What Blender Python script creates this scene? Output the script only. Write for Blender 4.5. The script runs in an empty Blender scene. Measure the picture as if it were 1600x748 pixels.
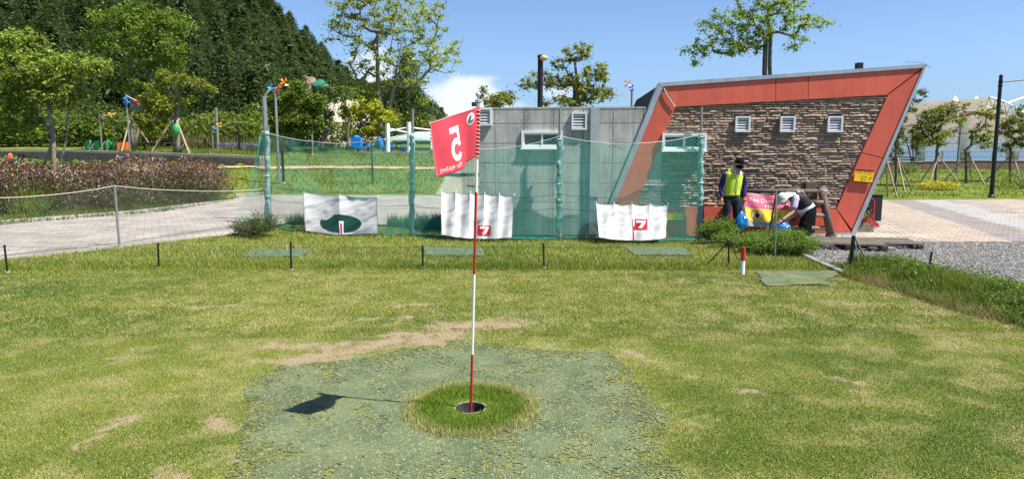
import bpy, bmesh, math, random
import numpy as np
from mathutils import Vector, Matrix
random.seed(7); np.random.seed(7)
R = math.radians
sc = bpy.context.scene
C = sc.collection

# ------------------------------------------------------------------ camera, sky, sun
FPX = 1060.0; CAMZ = 1.75; PITCH = math.atan(139/1060.0)
cd = bpy.data.cameras.new('camera'); cam = bpy.data.objects.new('camera', cd); C.objects.link(cam)
cd.sensor_width = 36; cd.lens = FPX/1600*36; cd.clip_end = 9000; cd.clip_start = 0.05
cam.location = (0, 0, CAMZ); cam.rotation_euler = (math.pi/2-PITCH, 0, 0)
sc.camera = cam
SUN_EL = R(58); SUN_H = Vector((0.92, -0.40, 0)).normalized()
sund = Vector((SUN_H.x*math.cos(SUN_EL), SUN_H.y*math.cos(SUN_EL), math.sin(SUN_EL)))
sl = bpy.data.lights.new('sun', 'SUN'); so = bpy.data.objects.new('sun', sl); C.objects.link(so)
sl.energy = 5.0; sl.angle = R(0.55); sl.color = (1.0, 0.95, 0.86)
so.rotation_euler = sund.to_track_quat('Z', 'Y').to_euler()
w = bpy.data.worlds.new('World'); sc.world = w; w.use_nodes = True
nt = w.node_tree; nt.nodes.clear()
def N(t, ty, **kw):
    n = t.nodes.new(ty)
    for k, v in kw.items(): setattr(n, k, v)
    return n
sky = N(nt, 'ShaderNodeTexSky', sky_type='NISHITA'); sky.sun_disc = False
sky.sun_elevation = SUN_EL; sky.sun_rotation = math.atan2(SUN_H.x, SUN_H.y)
sky.air_density = 1.0; sky.dust_density = 0.6; sky.ozone_density = 3.0
bgo = N(nt, 'ShaderNodeBackground'); bgo.inputs[1].default_value = 0.075
tc = N(nt, 'ShaderNodeTexCoord')
tint = N(nt, 'ShaderNodeMix', data_type='RGBA', blend_type='MULTIPLY'); tint.inputs[0].default_value = 1.0
nt.links.new(sky.outputs[0], tint.inputs[6])
sxyz = N(nt, 'ShaderNodeSeparateXYZ'); nt.links.new(tc.outputs['Generated'], sxyz.inputs[0])
hr_ = N(nt, 'ShaderNodeMapRange', interpolation_type='SMOOTHSTEP'); hr_.inputs[1].default_value = -.02; hr_.inputs[2].default_value = .16; nt.links.new(sxyz.outputs[2], hr_.inputs[0])
hm_ = N(nt, 'ShaderNodeMix', data_type='RGBA'); nt.links.new(hr_.outputs[0], hm_.inputs[0]); hm_.inputs[6].default_value = (0.52, 0.70, 1.05, 1); hm_.inputs[7].default_value = (0.84, 0.94, 1.12, 1); nt.links.new(hm_.outputs[2], tint.inputs[7])
# cumulus low over the horizon
noi = N(nt, 'ShaderNodeTexNoise'); noi.inputs['Scale'].default_value = 9; noi.inputs['Detail'].default_value = 9; noi.inputs['Roughness'].default_value = .58
mp = N(nt, 'ShaderNodeMapping'); mp.inputs['Scale'].default_value = (1, 1, 2.0)
nt.links.new(tc.outputs['Generated'], mp.inputs[0]); nt.links.new(mp.outputs[0], noi.inputs[0])
def ray(px, py):
    cx = (px-800)/FPX; cy = (374-py)/FPX
    return Vector((cx, math.cos(PITCH)+cy*math.sin(PITCH), -math.sin(PITCH)+cy*math.cos(PITCH)))
def cloud_mask(px, py, rdeg, sharp=1.0):
    v = ray(px, py).normalized()
    d = N(nt, 'ShaderNodeVectorMath', operation='DISTANCE'); nt.links.new(tc.outputs['Generated'], d.inputs[0]); d.inputs[1].default_value = v
    m = N(nt, 'ShaderNodeMapRange'); m.inputs[1].default_value = 0; m.inputs[2].default_value = R(rdeg); m.inputs[3].default_value = sharp; m.inputs[4].default_value = 0
    nt.links.new(d.outputs['Value'], m.inputs[0]); return m.outputs[0]
acc = None
for a in [(735, 158, 4.6, .62), (700, 178, 4.5, .55), (585, 118, 4.2, .6), (640, 165, 4.0, .5), (790, 190, 4.5, .45), (2300, 170, 9, .6), (-900, 120, 10, .6), (870, 190, 5, .35), (560, 160, 5, .5)]:
    o = cloud_mask(*a)
    if acc is None: acc = o
    else:
        mx = N(nt, 'ShaderNodeMath', operation='MAXIMUM'); nt.links.new(acc, mx.inputs[0]); nt.links.new(o, mx.inputs[1]); acc = mx.outputs[0]
ad = N(nt, 'ShaderNodeMath', operation='ADD'); nt.links.new(acc, ad.inputs[0]); nt.links.new(noi.outputs[0], ad.inputs[1])
cr = N(nt, 'ShaderNodeMapRange', interpolation_type='SMOOTHSTEP'); cr.inputs[1].default_value = .72; cr.inputs[2].default_value = .98
cr.inputs[3].default_value = 0; cr.inputs[4].default_value = .75; nt.links.new(ad.outputs[0], cr.inputs[0])
cm = N(nt, 'ShaderNodeMix', data_type='RGBA'); nt.links.new(cr.outputs[0], cm.inputs[0]); nt.links.new(tint.outputs[2], cm.inputs[6])
cm.inputs[7].default_value = (7.6, 7.7, 8.1, 1)
nt.links.new(cm.outputs[2], bgo.inputs[0])
wo = N(nt, 'ShaderNodeOutputWorld'); nt.links.new(bgo.outputs[0], wo.inputs[0])
sc.view_settings.view_transform = 'Standard'; sc.view_settings.look = 'None'
sc.view_settings.exposure = 1.0; sc.view_settings.gamma = 1

# ------------------------------------------------------------------ projection helpers (image point -> place)
CAM = Vector((0, 0, CAMZ))
def g(px, py, z=0.0):
    d = ray(px, py); return CAM + d*((z-CAMZ)/d.z)
def at(px, py, Y):
    d = ray(px, py); return CAM + d*(Y/d.y)
def onplane(px, py, P, n):
    d = ray(px, py); return CAM + d*((P-CAM).dot(n)/d.dot(n))

# ------------------------------------------------------------------ materials
MATS = {}
def mat(name, col, rough=.7, metal=0, noise=None, bump=None, col2=None, spec=.3, transl=None, alpha=None, vcol=None, rnd=0):
    if name in MATS: return MATS[name]
    m = bpy.data.materials.new(name); m.use_nodes = True; t = m.node_tree; b = t.nodes['Principled BSDF']
    b.inputs['Roughness'].default_value = rough; b.inputs['Metallic'].default_value = metal
    b.inputs['Specular IOR Level'].default_value = spec
    b.inputs['Base Color'].default_value = (*col, 1)
    src = None
    if vcol:
        a = N(t, 'ShaderNodeAttribute', attribute_name=vcol); src = a.outputs['Color']
    gp = N(t, 'ShaderNodeNewGeometry')
    if noise:
        n = N(t, 'ShaderNodeTexNoise'); n.inputs['Scale'].default_value = noise[0]; n.inputs['Detail'].default_value = 6; n.inputs['Roughness'].default_value = .65
        t.links.new(gp.outputs['Position'], n.inputs[0])
        r = N(t, 'ShaderNodeMapRange'); r.inputs[1].default_value = .32; r.inputs[2].default_value = .68
        t.links.new(n.outputs[0], r.inputs[0])
        mx = N(t, 'ShaderNodeMix', data_type='RGBA'); t.links.new(r.outputs[0], mx.inputs[0])
        c2 = col2 if col2 else tuple(c*(1-noise[1]) for c in col)
        if src:
            mm = N(t, 'ShaderNodeMix', data_type='RGBA', blend_type='MULTIPLY'); mm.inputs[0].default_value = 1
            mx.inputs[6].default_value = (1, 1, 1, 1); k = 1-noise[1]; mx.inputs[7].default_value = (k, k, k, 1)
            t.links.new(src, mm.inputs[6]); t.links.new(mx.outputs[2], mm.inputs[7]); src = mm.outputs[2]
        else:
            mx.inputs[6].default_value = (*col, 1); mx.inputs[7].default_value = (*c2, 1); src = mx.outputs[2]
    if rnd:
        oi = N(t, 'ShaderNodeObjectInfo'); h = N(t, 'ShaderNodeMath', operation='ADD'); t.links.new(oi.outputs['Random'], h.inputs[0]); t.links.new(gp.outputs['Random Per Island'], h.inputs[1])
        fr = N(t, 'ShaderNodeMath', operation='FRACT'); t.links.new(h.outputs[0], fr.inputs[0])
        r2 = N(t, 'ShaderNodeMapRange'); r2.inputs[3].default_value = 1-rnd; r2.inputs[4].default_value = 1+rnd; t.links.new(fr.outputs[0], r2.inputs[0])
        mm = N(t, 'ShaderNodeVectorMath', operation='SCALE')
        if src: t.links.new(src, mm.inputs[0])
        else: mm.inputs[0].default_value = col
        t.links.new(r2.outputs[0], mm.inputs['Scale']); src = mm.outputs[0]
    if src: t.links.new(src, b.inputs['Base Color'])
    if bump:
        n = N(t, 'ShaderNodeTexNoise'); n.inputs['Scale'].default_value = bump[0]; n.inputs['Detail'].default_value = 5
        t.links.new(gp.outputs['Position'], n.inputs[0])
        bm_ = N(t, 'ShaderNodeBump'); bm_.inputs['Strength'].default_value = bump[1]; bm_.inputs['Distance'].default_value = bump[2]
        t.links.new(n.outputs[0], bm_.inputs['Height']); t.links.new(bm_.outputs[0], b.inputs['Normal'])
    if transl:
        tb = N(t, 'ShaderNodeBsdfTranslucent'); ms = N(t, 'ShaderNodeMixShader'); ms.inputs[0].default_value = transl
        if src: t.links.new(src, tb.inputs[0])
        else: tb.inputs[0].default_value = (*col, 1)
        t.links.new(b.outputs[0], ms.inputs[1]); t.links.new(tb.outputs[0], ms.inputs[2]); t.links.new(ms.outputs[0], t.nodes['Material Output'].inputs[0])
    MATS[name] = m; return m

M_leaf = mat('leaf', (.1, .15, .03), .55, vcol='Col', transl=.46, spec=.25, rnd=.18)
M_blade = mat('grass_blade', (.1, .15, .03), .6, vcol='Col', transl=.34, spec=.2)
M_bark = mat('bark', (.16, .13, .10), .9, noise=(9, .5), bump=(30, .6, .02))
M_bark_pale = mat('pale_bark', (.27, .23, .18), .9, noise=(9, .5), bump=(30, .6, .02))
M_stake = mat('stake_wood', (.42, .33, .22), .85, noise=(6, .35))
M_pole = mat('weathered_steel', (.33, .33, .31), .5, .5, noise=(12, .35))
M_black = mat('black_paint', (.012, .013, .014), .4)
M_white = mat('white_paint', (.8, .8, .78), .45)
M_whitecloth = mat('white_cloth', (.58, .575, .56), .85, noise=(2.5, .12), transl=.12)
M_red = mat('red_paint', (.50, .03, .03), .45, noise=(8, .2))
M_flagred = mat('flag_fabric', (.78, .085, .125), .75, noise=(12, .12), transl=.35)
M_print = mat('white_print', (.78, .76, .74), .8, transl=.15)
M_printred = mat('red_print', (.42, .01, .025), .8)
M_printgreen = mat('green_print', (.004, .055, .04), .8, noise=(6, .3))
M_net = mat('green_net', (.07, .50, .38), .6, noise=(2, .3))
M_netwrap = mat('wrapped_net', (.30, .50, .47), .5, noise=(14, .45), bump=(60, .7, .02))
M_netgrey = mat('grey_net', (.30, .31, .29), .7)
M_netdark = mat('dark_net', (.05, .055, .05), .7)
M_rope = mat('rope', (.62, .60, .54), .8)
M_conc = mat('concrete', (.50, .485, .45), .85, noise=(2.2, .32), bump=(40, .25, .01), rnd=.07)
M_concdark = mat('joint_concrete', (.15, .15, .15), .9)
M_redpanel = mat('red_cladding', (.68, .130, .080), .42, noise=(1.3, .14), rnd=.04)
M_silver = mat('aluminium_trim', (.50, .52, .54), .35, .45, noise=(3, .15))
M_stone = mat('ledge_stone', (.41, .295, .22), .85, noise=(16, .4), bump=(45, .7, .02), rnd=.30)
M_mortar = mat('dark_mortar', (.035, .027, .022), .95)
M_glass = mat('window_glass', (.03, .05, .05), .08, spec=.8)
M_darkpanel = mat('dark_cladding', (.022, .023, .028), .85, noise=(3, .2))
M_wood = mat('old_pallet_wood', (.20, .165, .13), .9, noise=(7, .45))
M_log = mat('stained_log', (.14, .10, .082), .75, noise=(10, .4))
M_yellow = mat('sign_yellow', (.85, .55, .02), .5)
M_bluebag = mat('blue_plastic', (.01, .22, .62), .25, noise=(20, .4), spec=.6, transl=.2)
M_bluepl = mat('blue_play_plastic', (.01, .20, .62), .35)
M_greenpl = mat('green_plastic', (.03, .27, .08), .45)
M_orange = mat('orange_plastic', (.75, .16, .03), .5)
M_yelpl = mat('yellow_plastic', (.85, .50, .03), .4)
M_skin = mat('skin', (.42, .24, .16), .55)

def add_streaks(m, scale, lo):
    t = m.node_tree; b = t.nodes['Principled BSDF']; src = b.inputs['Base Color'].links[0].from_socket
    gp = N(t, 'ShaderNodeNewGeometry'); mp_ = N(t, 'ShaderNodeMapping'); mp_.inputs['Scale'].default_value = (scale, scale, scale*.09); t.links.new(gp.outputs['Position'], mp_.inputs[0])
    n = N(t, 'ShaderNodeTexNoise'); n.inputs['Scale'].default_value = 1; n.inputs['Detail'].default_value = 7; n.inputs['Roughness'].default_value = .7; t.links.new(mp_.outputs[0], n.inputs[0])
    r = N(t, 'ShaderNodeMapRange'); r.inputs[1].default_value = .42; r.inputs[2].default_value = .68; r.inputs[3].default_value = 1.0; r.inputs[4].default_value = lo; t.links.new(n.outputs[0], r.inputs[0])
    s = N(t, 'ShaderNodeVectorMath', operation='SCALE'); t.links.new(src, s.inputs[0]); t.links.new(r.outputs[0], s.inputs['Scale']); t.links.new(s.outputs[0], b.inputs['Base Color'])
add_streaks(M_conc, 7, .62); add_streaks(M_redpanel, 5, .86); add_streaks(M_silver, 6, .75)
def paving_material(name, base, bands):
    m = bpy.data.materials.new(name); m.use_nodes = True; t = m.node_tree; b = t.nodes['Principled BSDF']; b.inputs['Roughness'].default_value = .9
    b.inputs['Specular IOR Level'].default_value = .2
    gp = N(t, 'ShaderNodeNewGeometry'); oi = N(t, 'ShaderNodeObjectInfo')
    h = N(t, 'ShaderNodeMath', operation='ADD'); t.links.new(oi.outputs['Random'], h.inputs[0]); t.links.new(gp.outputs['Random Per Island'], h.inputs[1])
    fr = N(t, 'ShaderNodeMath', operation='FRACT'); t.links.new(h.outputs[0], fr.inputs[0])
    ramp = N(t, 'ShaderNodeValToRGB'); e = ramp.color_ramp.elements
    e[0].position = 0; e[0].color = (*[c*.72 for c in base], 1); e[1].position = 1; e[1].color = (*[c*1.12 for c in base], 1)
    k = ramp.color_ramp.elements.new(.25); k.color = (base[0]*1.0, base[1]*.94, base[2]*.90, 1)
    k = ramp.color_ramp.elements.new(.55); k.color = (*base, 1)
    t.links.new(fr.outputs[0], ramp.inputs[0])
    n = N(t, 'ShaderNodeTexNoise'); n.inputs['Scale'].default_value = .9; n.inputs['Detail'].default_value = 8; t.links.new(gp.outputs['Position'], n.inputs[0])
    r = N(t, 'ShaderNodeMapRange'); r.inputs[1].default_value = .3; r.inputs[2].default_value = .7; r.inputs[3].default_value = .74; r.inputs[4].default_value = 1.14; t.links.new(n.outputs[0], r.inputs[0])
    s = N(t, 'ShaderNodeVectorMath', operation='SCALE'); t.links.new(ramp.outputs[0], s.inputs[0]); t.links.new(r.outputs[0], s.inputs['Scale'])
    src = s.outputs[0]
    for (A, D, wid, col) in bands:      # coloured stripes of pavers laid across the plaza
        dt = N(t, 'ShaderNodeVectorMath', operation='DOT_PRODUCT'); t.links.new(gp.outputs['Position'], dt.inputs[0])
        nrm = Vector((-D.y, D.x, 0)).normalized(); dt.inputs[1].default_value = nrm
        sb = N(t, 'ShaderNodeMath', operation='SUBTRACT'); t.links.new(dt.outputs['Value'], sb.inputs[0]); sb.inputs[1].default_value = nrm.dot(A)
        ab = N(t, 'ShaderNodeMath', operation='ABSOLUTE'); t.links.new(sb.outputs[0], ab.inputs[0])
        lt = N(t, 'ShaderNodeMath', operation='LESS_THAN'); t.links.new(ab.outputs[0], lt.inputs[0]); lt.inputs[1].default_value = wid
        ml = N(t, 'ShaderNodeMath', operation='MULTIPLY'); t.links.new(lt.outputs[0], ml.inputs[0]); ml.inputs[1].default_value = .6
        mx = N(t, 'ShaderNodeMix', data_type='RGBA'); t.links.new(ml.outputs[0], mx.inputs[0]); t.links.new(src, mx.inputs[6]); mx.inputs[7].default_value = (*col, 1); src = mx.outputs[2]
    t.links.new(src, b.inputs['Base Color'])
    return m

# ------------------------------------------------------------------ object helpers
def tag(o, label=None, cat=None, group=None, kind=None):
    if label: o['label'] = label
    if cat: o['category'] = cat
    if group: o['group'] = group
    if kind: o['kind'] = kind
    return o
def thing(name, label, cat, loc=(0, 0, 0), group=None):
    o = bpy.data.objects.new(name, None); C.objects.link(o); o.location = loc; o.empty_display_size = .1
    return tag(o, label, cat, group)
def rootloc(o):
    while o.parent: o = o.parent
    return o.location.copy()
class MB:
    def __init__(s): s.v = []; s.f = []
    def add(s, vs, fs):
        k = len(s.v); s.v += [tuple(v) for v in vs]; s.f += [tuple(i+k for i in f) for f in fs]; return s
    def box(s, c, h, ax=None):
        c = Vector(c)
        X, Y, Z = ax if ax else (Vector((1, 0, 0)), Vector((0, 1, 0)), Vector((0, 0, 1)))
        vs = [c + X*h[0]*i + Y*h[1]*j + Z*h[2]*k for i in (-1, 1) for j in (-1, 1) for k in (-1, 1)]
        return s.add(vs, [(0, 1, 3, 2), (4, 6, 7, 5), (0, 4, 5, 1), (2, 3, 7, 6), (0, 2, 6, 4), (1, 5, 7, 3)])
    def bar(s, a, b, wx, wy, up=Vector((0, 0, 1))):
        a = Vector(a); b = Vector(b); d = (b-a); L = d.length; d.normalize()
        if abs(d.dot(up)) > .95: up = Vector((0, 1, 0))
        x = d.cross(up).normalized(); y = x.cross(d)
        return s.box((a+b)/2, (wx, L/2, wy), (x, d, y))
    def tube(s, pts, rad, n=6, caps=True):
        pts = [Vector(p) for p in pts]
        if not hasattr(rad, '__len__'): rad = [rad]*len(pts)
        vs = []; ref = None
        for i, p in enumerate(pts):
            d = (pts[min(i+1, len(pts)-1)]-pts[max(i-1, 0)])
            if d.length < 1e-9: d = Vector((0, 0, 1))
            d.normalize()
            if ref is None: ref = Vector((1, 0, 0)) if abs(d.x) < .8 else Vector((0, 1, 0))
            x = (ref - d*ref.dot(d)).normalized(); y = d.cross(x); ref = x
            for k in range(n):
                a = 2*math.pi*k/n; vs.append(p + (x*math.cos(a)+y*math.sin(a))*rad[i])
        fs = [(i*n+k, i*n+(k+1) % n, (i+1)*n+(k+1) % n, (i+1)*n+k) for i in range(len(pts)-1) for k in range(n)]
        if caps: fs += [tuple(range(n))[::-1], tuple((len(pts)-1)*n+k for k in range(n))]
        return s.add(vs, fs)
    def lathe(s, c, prof, n=12, ax=None):
        c = Vector(c); X, Y, Z = ax if ax else (Vector((1, 0, 0)), Vector((0, 1, 0)), Vector((0, 0, 1)))
        vs = [c + Z*z + (X*math.cos(2*math.pi*k/n)+Y*math.sin(2*math.pi*k/n))*r for r, z in prof for k in range(n)]
        fs = [(i*n+k, i*n+(k+1) % n, (i+1)*n+(k+1) % n, (i+1)*n+k) for i in range(len(prof)-1) for k in range(n)]
        fs += [tuple(range(n))[::-1], tuple((len(prof)-1)*n+k for k in range(n))]
        return s.add(vs, fs)
    def prism(s, poly, off):      # poly: list of 3D points, off: vector
        n = len(poly); off = Vector(off); vs = [Vector(p) for p in poly]+[Vector(p)+off for p in poly]
        return s.add(vs, [tuple(range(n)), tuple(range(2*n-1, n-1, -1))]+[(i, i+n, (i+1) % n+n, (i+1) % n) for i in range(n)])
    def ell(s, c, r, n=10, m=7, ax=None):
        prof = [(math.sin(math.pi*i/m), -math.cos(math.pi*i/m)) for i in range(m+1)]
        prof[0] = (.02, -1); prof[-1] = (.02, 1)
        c = Vector(c); X, Y, Z = ax if ax else (Vector((1, 0, 0)), Vector((0, 1, 0)), Vector((0, 0, 1)))
        vs = [c + Z*z*r[2] + X*math.cos(2*math.pi*k/n)*q*r[0]+Y*math.sin(2*math.pi*k/n)*q*r[1] for q, z in prof for k in range(n)]
        fs = [(i*n+k, i*n+(k+1) % n, (i+1)*n+(k+1) % n, (i+1)*n+k) for i in range(m) for k in range(n)]
        return s.add(vs, fs)
    def build(s, name, m, parent=None, loc=None, smooth=False, fixn=True):
        L = rootloc(parent) if parent else Vector(loc) if loc is not None else Vector((0, 0, 0))
        me = bpy.data.meshes.new(name)
        me.from_pydata([(v[0]-L.x, v[1]-L.y, v[2]-L.z) for v in s.v], [], s.f)
        if fixn:
            bm = bmesh.new(); bm.from_mesh(me); bmesh.ops.recalc_face_normals(bm, faces=bm.faces); bm.to_mesh(me); bm.free()
        if smooth: me.shade_smooth()
        me.materials.append(m); me.update()
        o = bpy.data.objects.new(name, me); C.objects.link(o)
        if parent: o.parent = parent
        else: o.location = L
        return o
def npmesh(name, V, F, m, parent=None, loc=None, cols=None, smooth=False):
    """V (n,3) array, F (m,k) array of equal sized faces; cols per vertex"""
    L = rootloc(parent) if parent else Vector(loc) if loc is not None else Vector((0, 0, 0))
    V = np.asarray(V, np.float32) - np.array(L, np.float32); F = np.asarray(F, np.int32)
    me = bpy.data.meshes.new(name); k = F.shape[1]
    me.vertices.add(len(V)); me.vertices.foreach_set('co', V.ravel())
    me.loops.add(F.size); me.loops.foreach_set('vertex_index', F.ravel())
    me.polygons.add(len(F)); me.polygons.foreach_set('loop_start', np.arange(len(F), dtype=np.int32)*k)
    if cols is not None:
        a = me.color_attributes.new('Col', 'FLOAT_COLOR', 'POINT')
        c4 = np.ones((len(V), 4), np.float32); c4[:, :3] = cols; a.data.foreach_set('color', c4.ravel())
    me.update(calc_edges=True); me.validate()
    if smooth: me.shade_smooth()
    me.materials.append(m)
    o = bpy.data.objects.new(name, me); C.objects.link(o)
    if parent: o.parent = parent
    else: o.location = L
    return o
def copy_tree(o, loc=None, rz=None, scale=None, label=None, parent=None):
    c = o.copy(); C.objects.link(c); c.parent = parent
    if loc is not None: c.location = loc
    if rz is not None: c.rotation_euler = (0, 0, rz)
    if scale is not None: c.scale = scale
    if label: c['label'] = label
    for ch in list(o.children): copy_tree(ch, parent=c)
    return c

def leafcloud(P, size, cA, cB, shade=None, flat=.5, asp=.5):
    """many small leaf quads round the points P; returns V, F, cols"""
    n = len(P); nrm = np.random.randn(n, 3); nrm[:, 2] = np.abs(nrm[:, 2])+flat; nrm /= np.linalg.norm(nrm, axis=1)[:, None]
    t = np.random.randn(n, 3); t -= nrm*(t*nrm).sum(1)[:, None]; t /= np.linalg.norm(t, axis=1)[:, None]; b = np.cross(nrm, t)
    s = size*(.6+.8*np.random.rand(n, 1)); V = np.stack([P-t*s, P-b*s*asp+nrm*s*.12, P+t*s, P+b*s*asp+nrm*s*.12], 1).reshape(-1, 3)
    F = np.arange(4*n).reshape(-1, 4); k = np.random.rand(n, 1)
    c = (np.array(cA)*(1-k)+np.array(cB)*k)*(.8+.4*np.random.rand(n, 1)); return V, F, np.repeat(c, 4, 0)
# noise in numpy
_P = np.random.RandomState(3).rand(256, 256)
def vnoise(x, y):
    xi = np.floor(x).astype(int); yi = np.floor(y).astype(int); fx = x-xi; fy = y-yi
    fx = fx*fx*(3-2*fx); fy = fy*fy*(3-2*fy); a = _P[xi % 256, yi % 256]; b = _P[(xi+1) % 256, yi % 256]; c = _P[xi % 256, (yi+1) % 256]; d = _P[(xi+1) % 256, (yi+1) % 256]
    return (a*(1-fx)+b*fx)*(1-fy)+(c*(1-fx)+d*fx)*fy
def fbm(x, y, o=4):
    x = np.asarray(x, float); y = np.asarray(y, float); s = 0; a = .5; t = 0
    for i in range(o): s = s + a*vnoise(x*2**i+17*i, y*2**i+31*i); t += a; a *= .5
    return s/t
def inpoly(x, y, poly):
    r = np.zeros(np.shape(x), bool); n = len(poly); j = n-1
    for i in range(n):
        xi, yi = poly[i][0], poly[i][1]; xj, yj = poly[j][0], poly[j][1]
        c = ((yi > y) != (yj > y)) & (x < (xj-xi)*(y-yi)/(yj-yi+1e-12)+xi); r ^= c; j = i
    return r
def sst(a, b, x):
    t = np.clip((x-a)/(b-a), 0, 1); return t*t*(3-2*t)

# ------------------------------------------------------------------ terrain
RWX = [-60, -25.4, -12.1]; RWY = [46, 38, 33]          # retaining wall line
def wall_y(X): return np.interp(X, RWX, RWY)
RX = np.array([-170, -96, -60, -42, -33, -27, -18, -14, -10, 400.]); RZ = np.array([60, 43, 29, 17.0, 8.5, 3.2, 3.0, .4, 0, 0])
def hz(X, Y):
    X = np.asarray(X, float); Y = np.asarray(Y, float)
    left = 1-sst(1.0, 5.0, X)
    z = np.interp(Y, [26.5, 33, 38, 45, 58], [0, .95, 1.5, 1.85, 2.3])
    yw = wall_y(X); step = (1-sst(-12.6, -11.6, X))
    z2 = np.where(Y < yw+.1, np.interp(Y-yw, [-9, 0], [0, 1]) * np.interp(X, [-25.4, -12.1], [1.25, 1.0]),
                  np.interp(X, [-25.4, -12.1], [1.68, 1.36]) + np.clip(Y-yw, 0, 14)*.045)
    z = z*(1-step)+z2*step
    z = z*left + (1-left)*np.interp(Y, [24, 40, 60], [0, .35, .4])
    shore = sst(64, 68, Y)*sst(-16, -4, X-(Y-64)*0.02)
    R0 = np.interp(X, RX, RZ)*np.clip((Y-60)/60, 0, 1.15)*(1-sst(130, 175, Y))
    z = z + R0*(1-.0*shore)
    z = z*(1-shore) + shore*(-6)
    und = (fbm(X*.12+5, Y*.12)-.5)
    z = z + und*np.clip((Y-28)/20, 0, 1)*.35
    return z
def hzs(x, y): return float(hz(np.array([x]), np.array([y]))[0])
def axis(*segs):
    o = []
    for a, b, s in segs: o += list(np.arange(a, b, s))
    return np.array(o+[segs[-1][1]])
xs = axis((-220, -60, 8), (-60, -30, 1.5), (-30, 14, .5), (14, 60, 1.5), (60, 500, 20))
ys = axis((-30, 0, 3), (0, 48, .5), (48, 130, 2), (130, 300, 10))
gx, gy = np.meshgrid(xs, ys); gz = hz(gx, gy)-.03
near = (gy < 27) & (gy > -1); gz = np.where(near, gz-.02, gz); gz = np.where((gy < 15.6) & (gy > -1) & (np.abs(gx) < 7), gz-.2, gz)
V = np.stack([gx, gy, gz], -1).reshape(-1, 3); nx = len(xs); ny = len(ys)
ii, jj = np.meshgrid(np.arange(nx-1), np.arange(ny-1)); k = (jj*nx+ii).ravel()
F = np.stack([k, k+1, k+1+nx, k+nx], -1)
cxm = V[F].mean(1); HOLE = g(735, 637)
keep = ~((abs(cxm[:, 0]-HOLE.x) < .8) & (abs(cxm[:, 1]-HOLE.y) < .8)); F = F[keep]
def ground_mat():
    m = bpy.data.materials.new('park_grass'); m.use_nodes = True; t = m.node_tree; b = t.nodes['Principled BSDF']; b.inputs['Roughness'].default_value = .95; b.inputs['Specular IOR Level'].default_value = .1
    gp = N(t, 'ShaderNodeNewGeometry')
    def nz(s, d=6):
        n = N(t, 'ShaderNodeTexNoise'); n.inputs['Scale'].default_value = s; n.inputs['Detail'].default_value = d; n.inputs['Roughness'].default_value = .7; t.links.new(gp.outputs['Position'], n.inputs[0]); return n.outputs[0]
    r = N(t, 'ShaderNodeValToRGB'); t.links.new(nz(.8, 10), r.inputs[0]); e = r.color_ramp.elements
    e[0].position = .3; e[0].color = (.06, .105, .014, 1); e[1].position = .74; e[1].color = (.36, .27, .15, 1)
    q = e.new(.46); q.color = (.11, .155, .02, 1); q = e.new(.6); q.color = (.17, .19, .035, 1)
    r2 = N(t, 'ShaderNodeMapRange'); r2.inputs[1].default_value = .3; r2.inputs[2].default_value = .7; r2.inputs[3].default_value = .35; r2.inputs[4].default_value = 1.5; t.links.new(nz(10), r2.inputs[0])
    s = N(t, 'ShaderNodeVectorMath', operation='SCALE'); t.links.new(r.outputs[0], s.inputs[0]); t.links.new(r2.outputs[0], s.inputs['Scale']); t.links.new(s.outputs[0], b.inputs['Base Color'])
    bp = N(t, 'ShaderNodeBump'); bp.inputs['Strength'].default_value = .8; bp.inputs['Distance'].default_value = .06; t.links.new(nz(9), bp.inputs['Height']); t.links.new(bp.outputs[0], b.inputs['Normal'])
    return m
M_ground = ground_mat()
M_litter = mat('forest_floor', (.035, .045, .016), .95, noise=(.6, .5), bump=(1.5, 1, .3))
tag(npmesh('ground', V, F, M_ground, smooth=True), kind='structure')

def sheet(name, poly, step, m, off=.004, kind='structure', fn=None, amp=0, noisy=0, cols=None, smooth=True, zf=None):
    """ground-following sheet inside a polygon"""
    P = np.array([(p[0], p[1]) for p in poly]); x0, y0 = P.min(0); x1, y1 = P.max(0)
    X = np.arange(x0, x1+step, step); Y = np.arange(y0, y1+step, step); gx, gy = np.meshgrid(X, Y)
    z = (zf or hz)(gx, gy)+off + amp*(fbm(gx*2.3, gy*2.3)-.5)
    V = np.stack([gx, gy, z], -1).reshape(-1, 3); n = len(X); m_ = len(Y)
    ii, jj = np.meshgrid(np.arange(n-1), np.arange(m_-1)); k = (jj*n+ii).ravel(); F = np.stack([k, k+1, k+1+n, k+n], -1)
    c = V[F].mean(1); wob = noisy*(fbm(c[:, 0]*3, c[:, 1]*3, 4)-.5); wob2 = noisy*(fbm(c[:, 0]*3+50, c[:, 1]*3+9, 4)-.5)
    ok = inpoly(c[:, 0]+wob, c[:, 1]+wob2, P)
    if fn is not None: ok &= fn(c[:, 0], c[:, 1])
    F = F[ok]; used = np.unique(F); mp_ = -np.ones(len(V), int); mp_[used] = np.arange(len(used)); V = V[used]; F = mp_[F]
    cc = cols(V[:, 0], V[:, 1]) if cols is not None else None
    o = npmesh(name, V, F, m, cols=cc, smooth=smooth); tag(o, kind=kind); return o

sheet('hill', [(-200, 62), (-9, 62), (-9, 200), (-200, 200)], 2.5, M_litter, off=0, zf=lambda x, y: hz(x, y)-.10+.75*sst(61, 72, y)*(1-sst(-14, -9.5, x)))
# sea
m_sea = mat('sea_water', (.05, .10, .14), .22, noise=(.05, .2), bump=(.35, .5, .5), spec=.5)
MB().add([(-3000, 66, -2.2), (7000, 66, -2.2), (9000, 8500, -2.2), (-9000, 8500, -2.2)], [(0, 1, 2, 3)]).build('sea', m_sea)['kind'] = 'structure'

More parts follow.
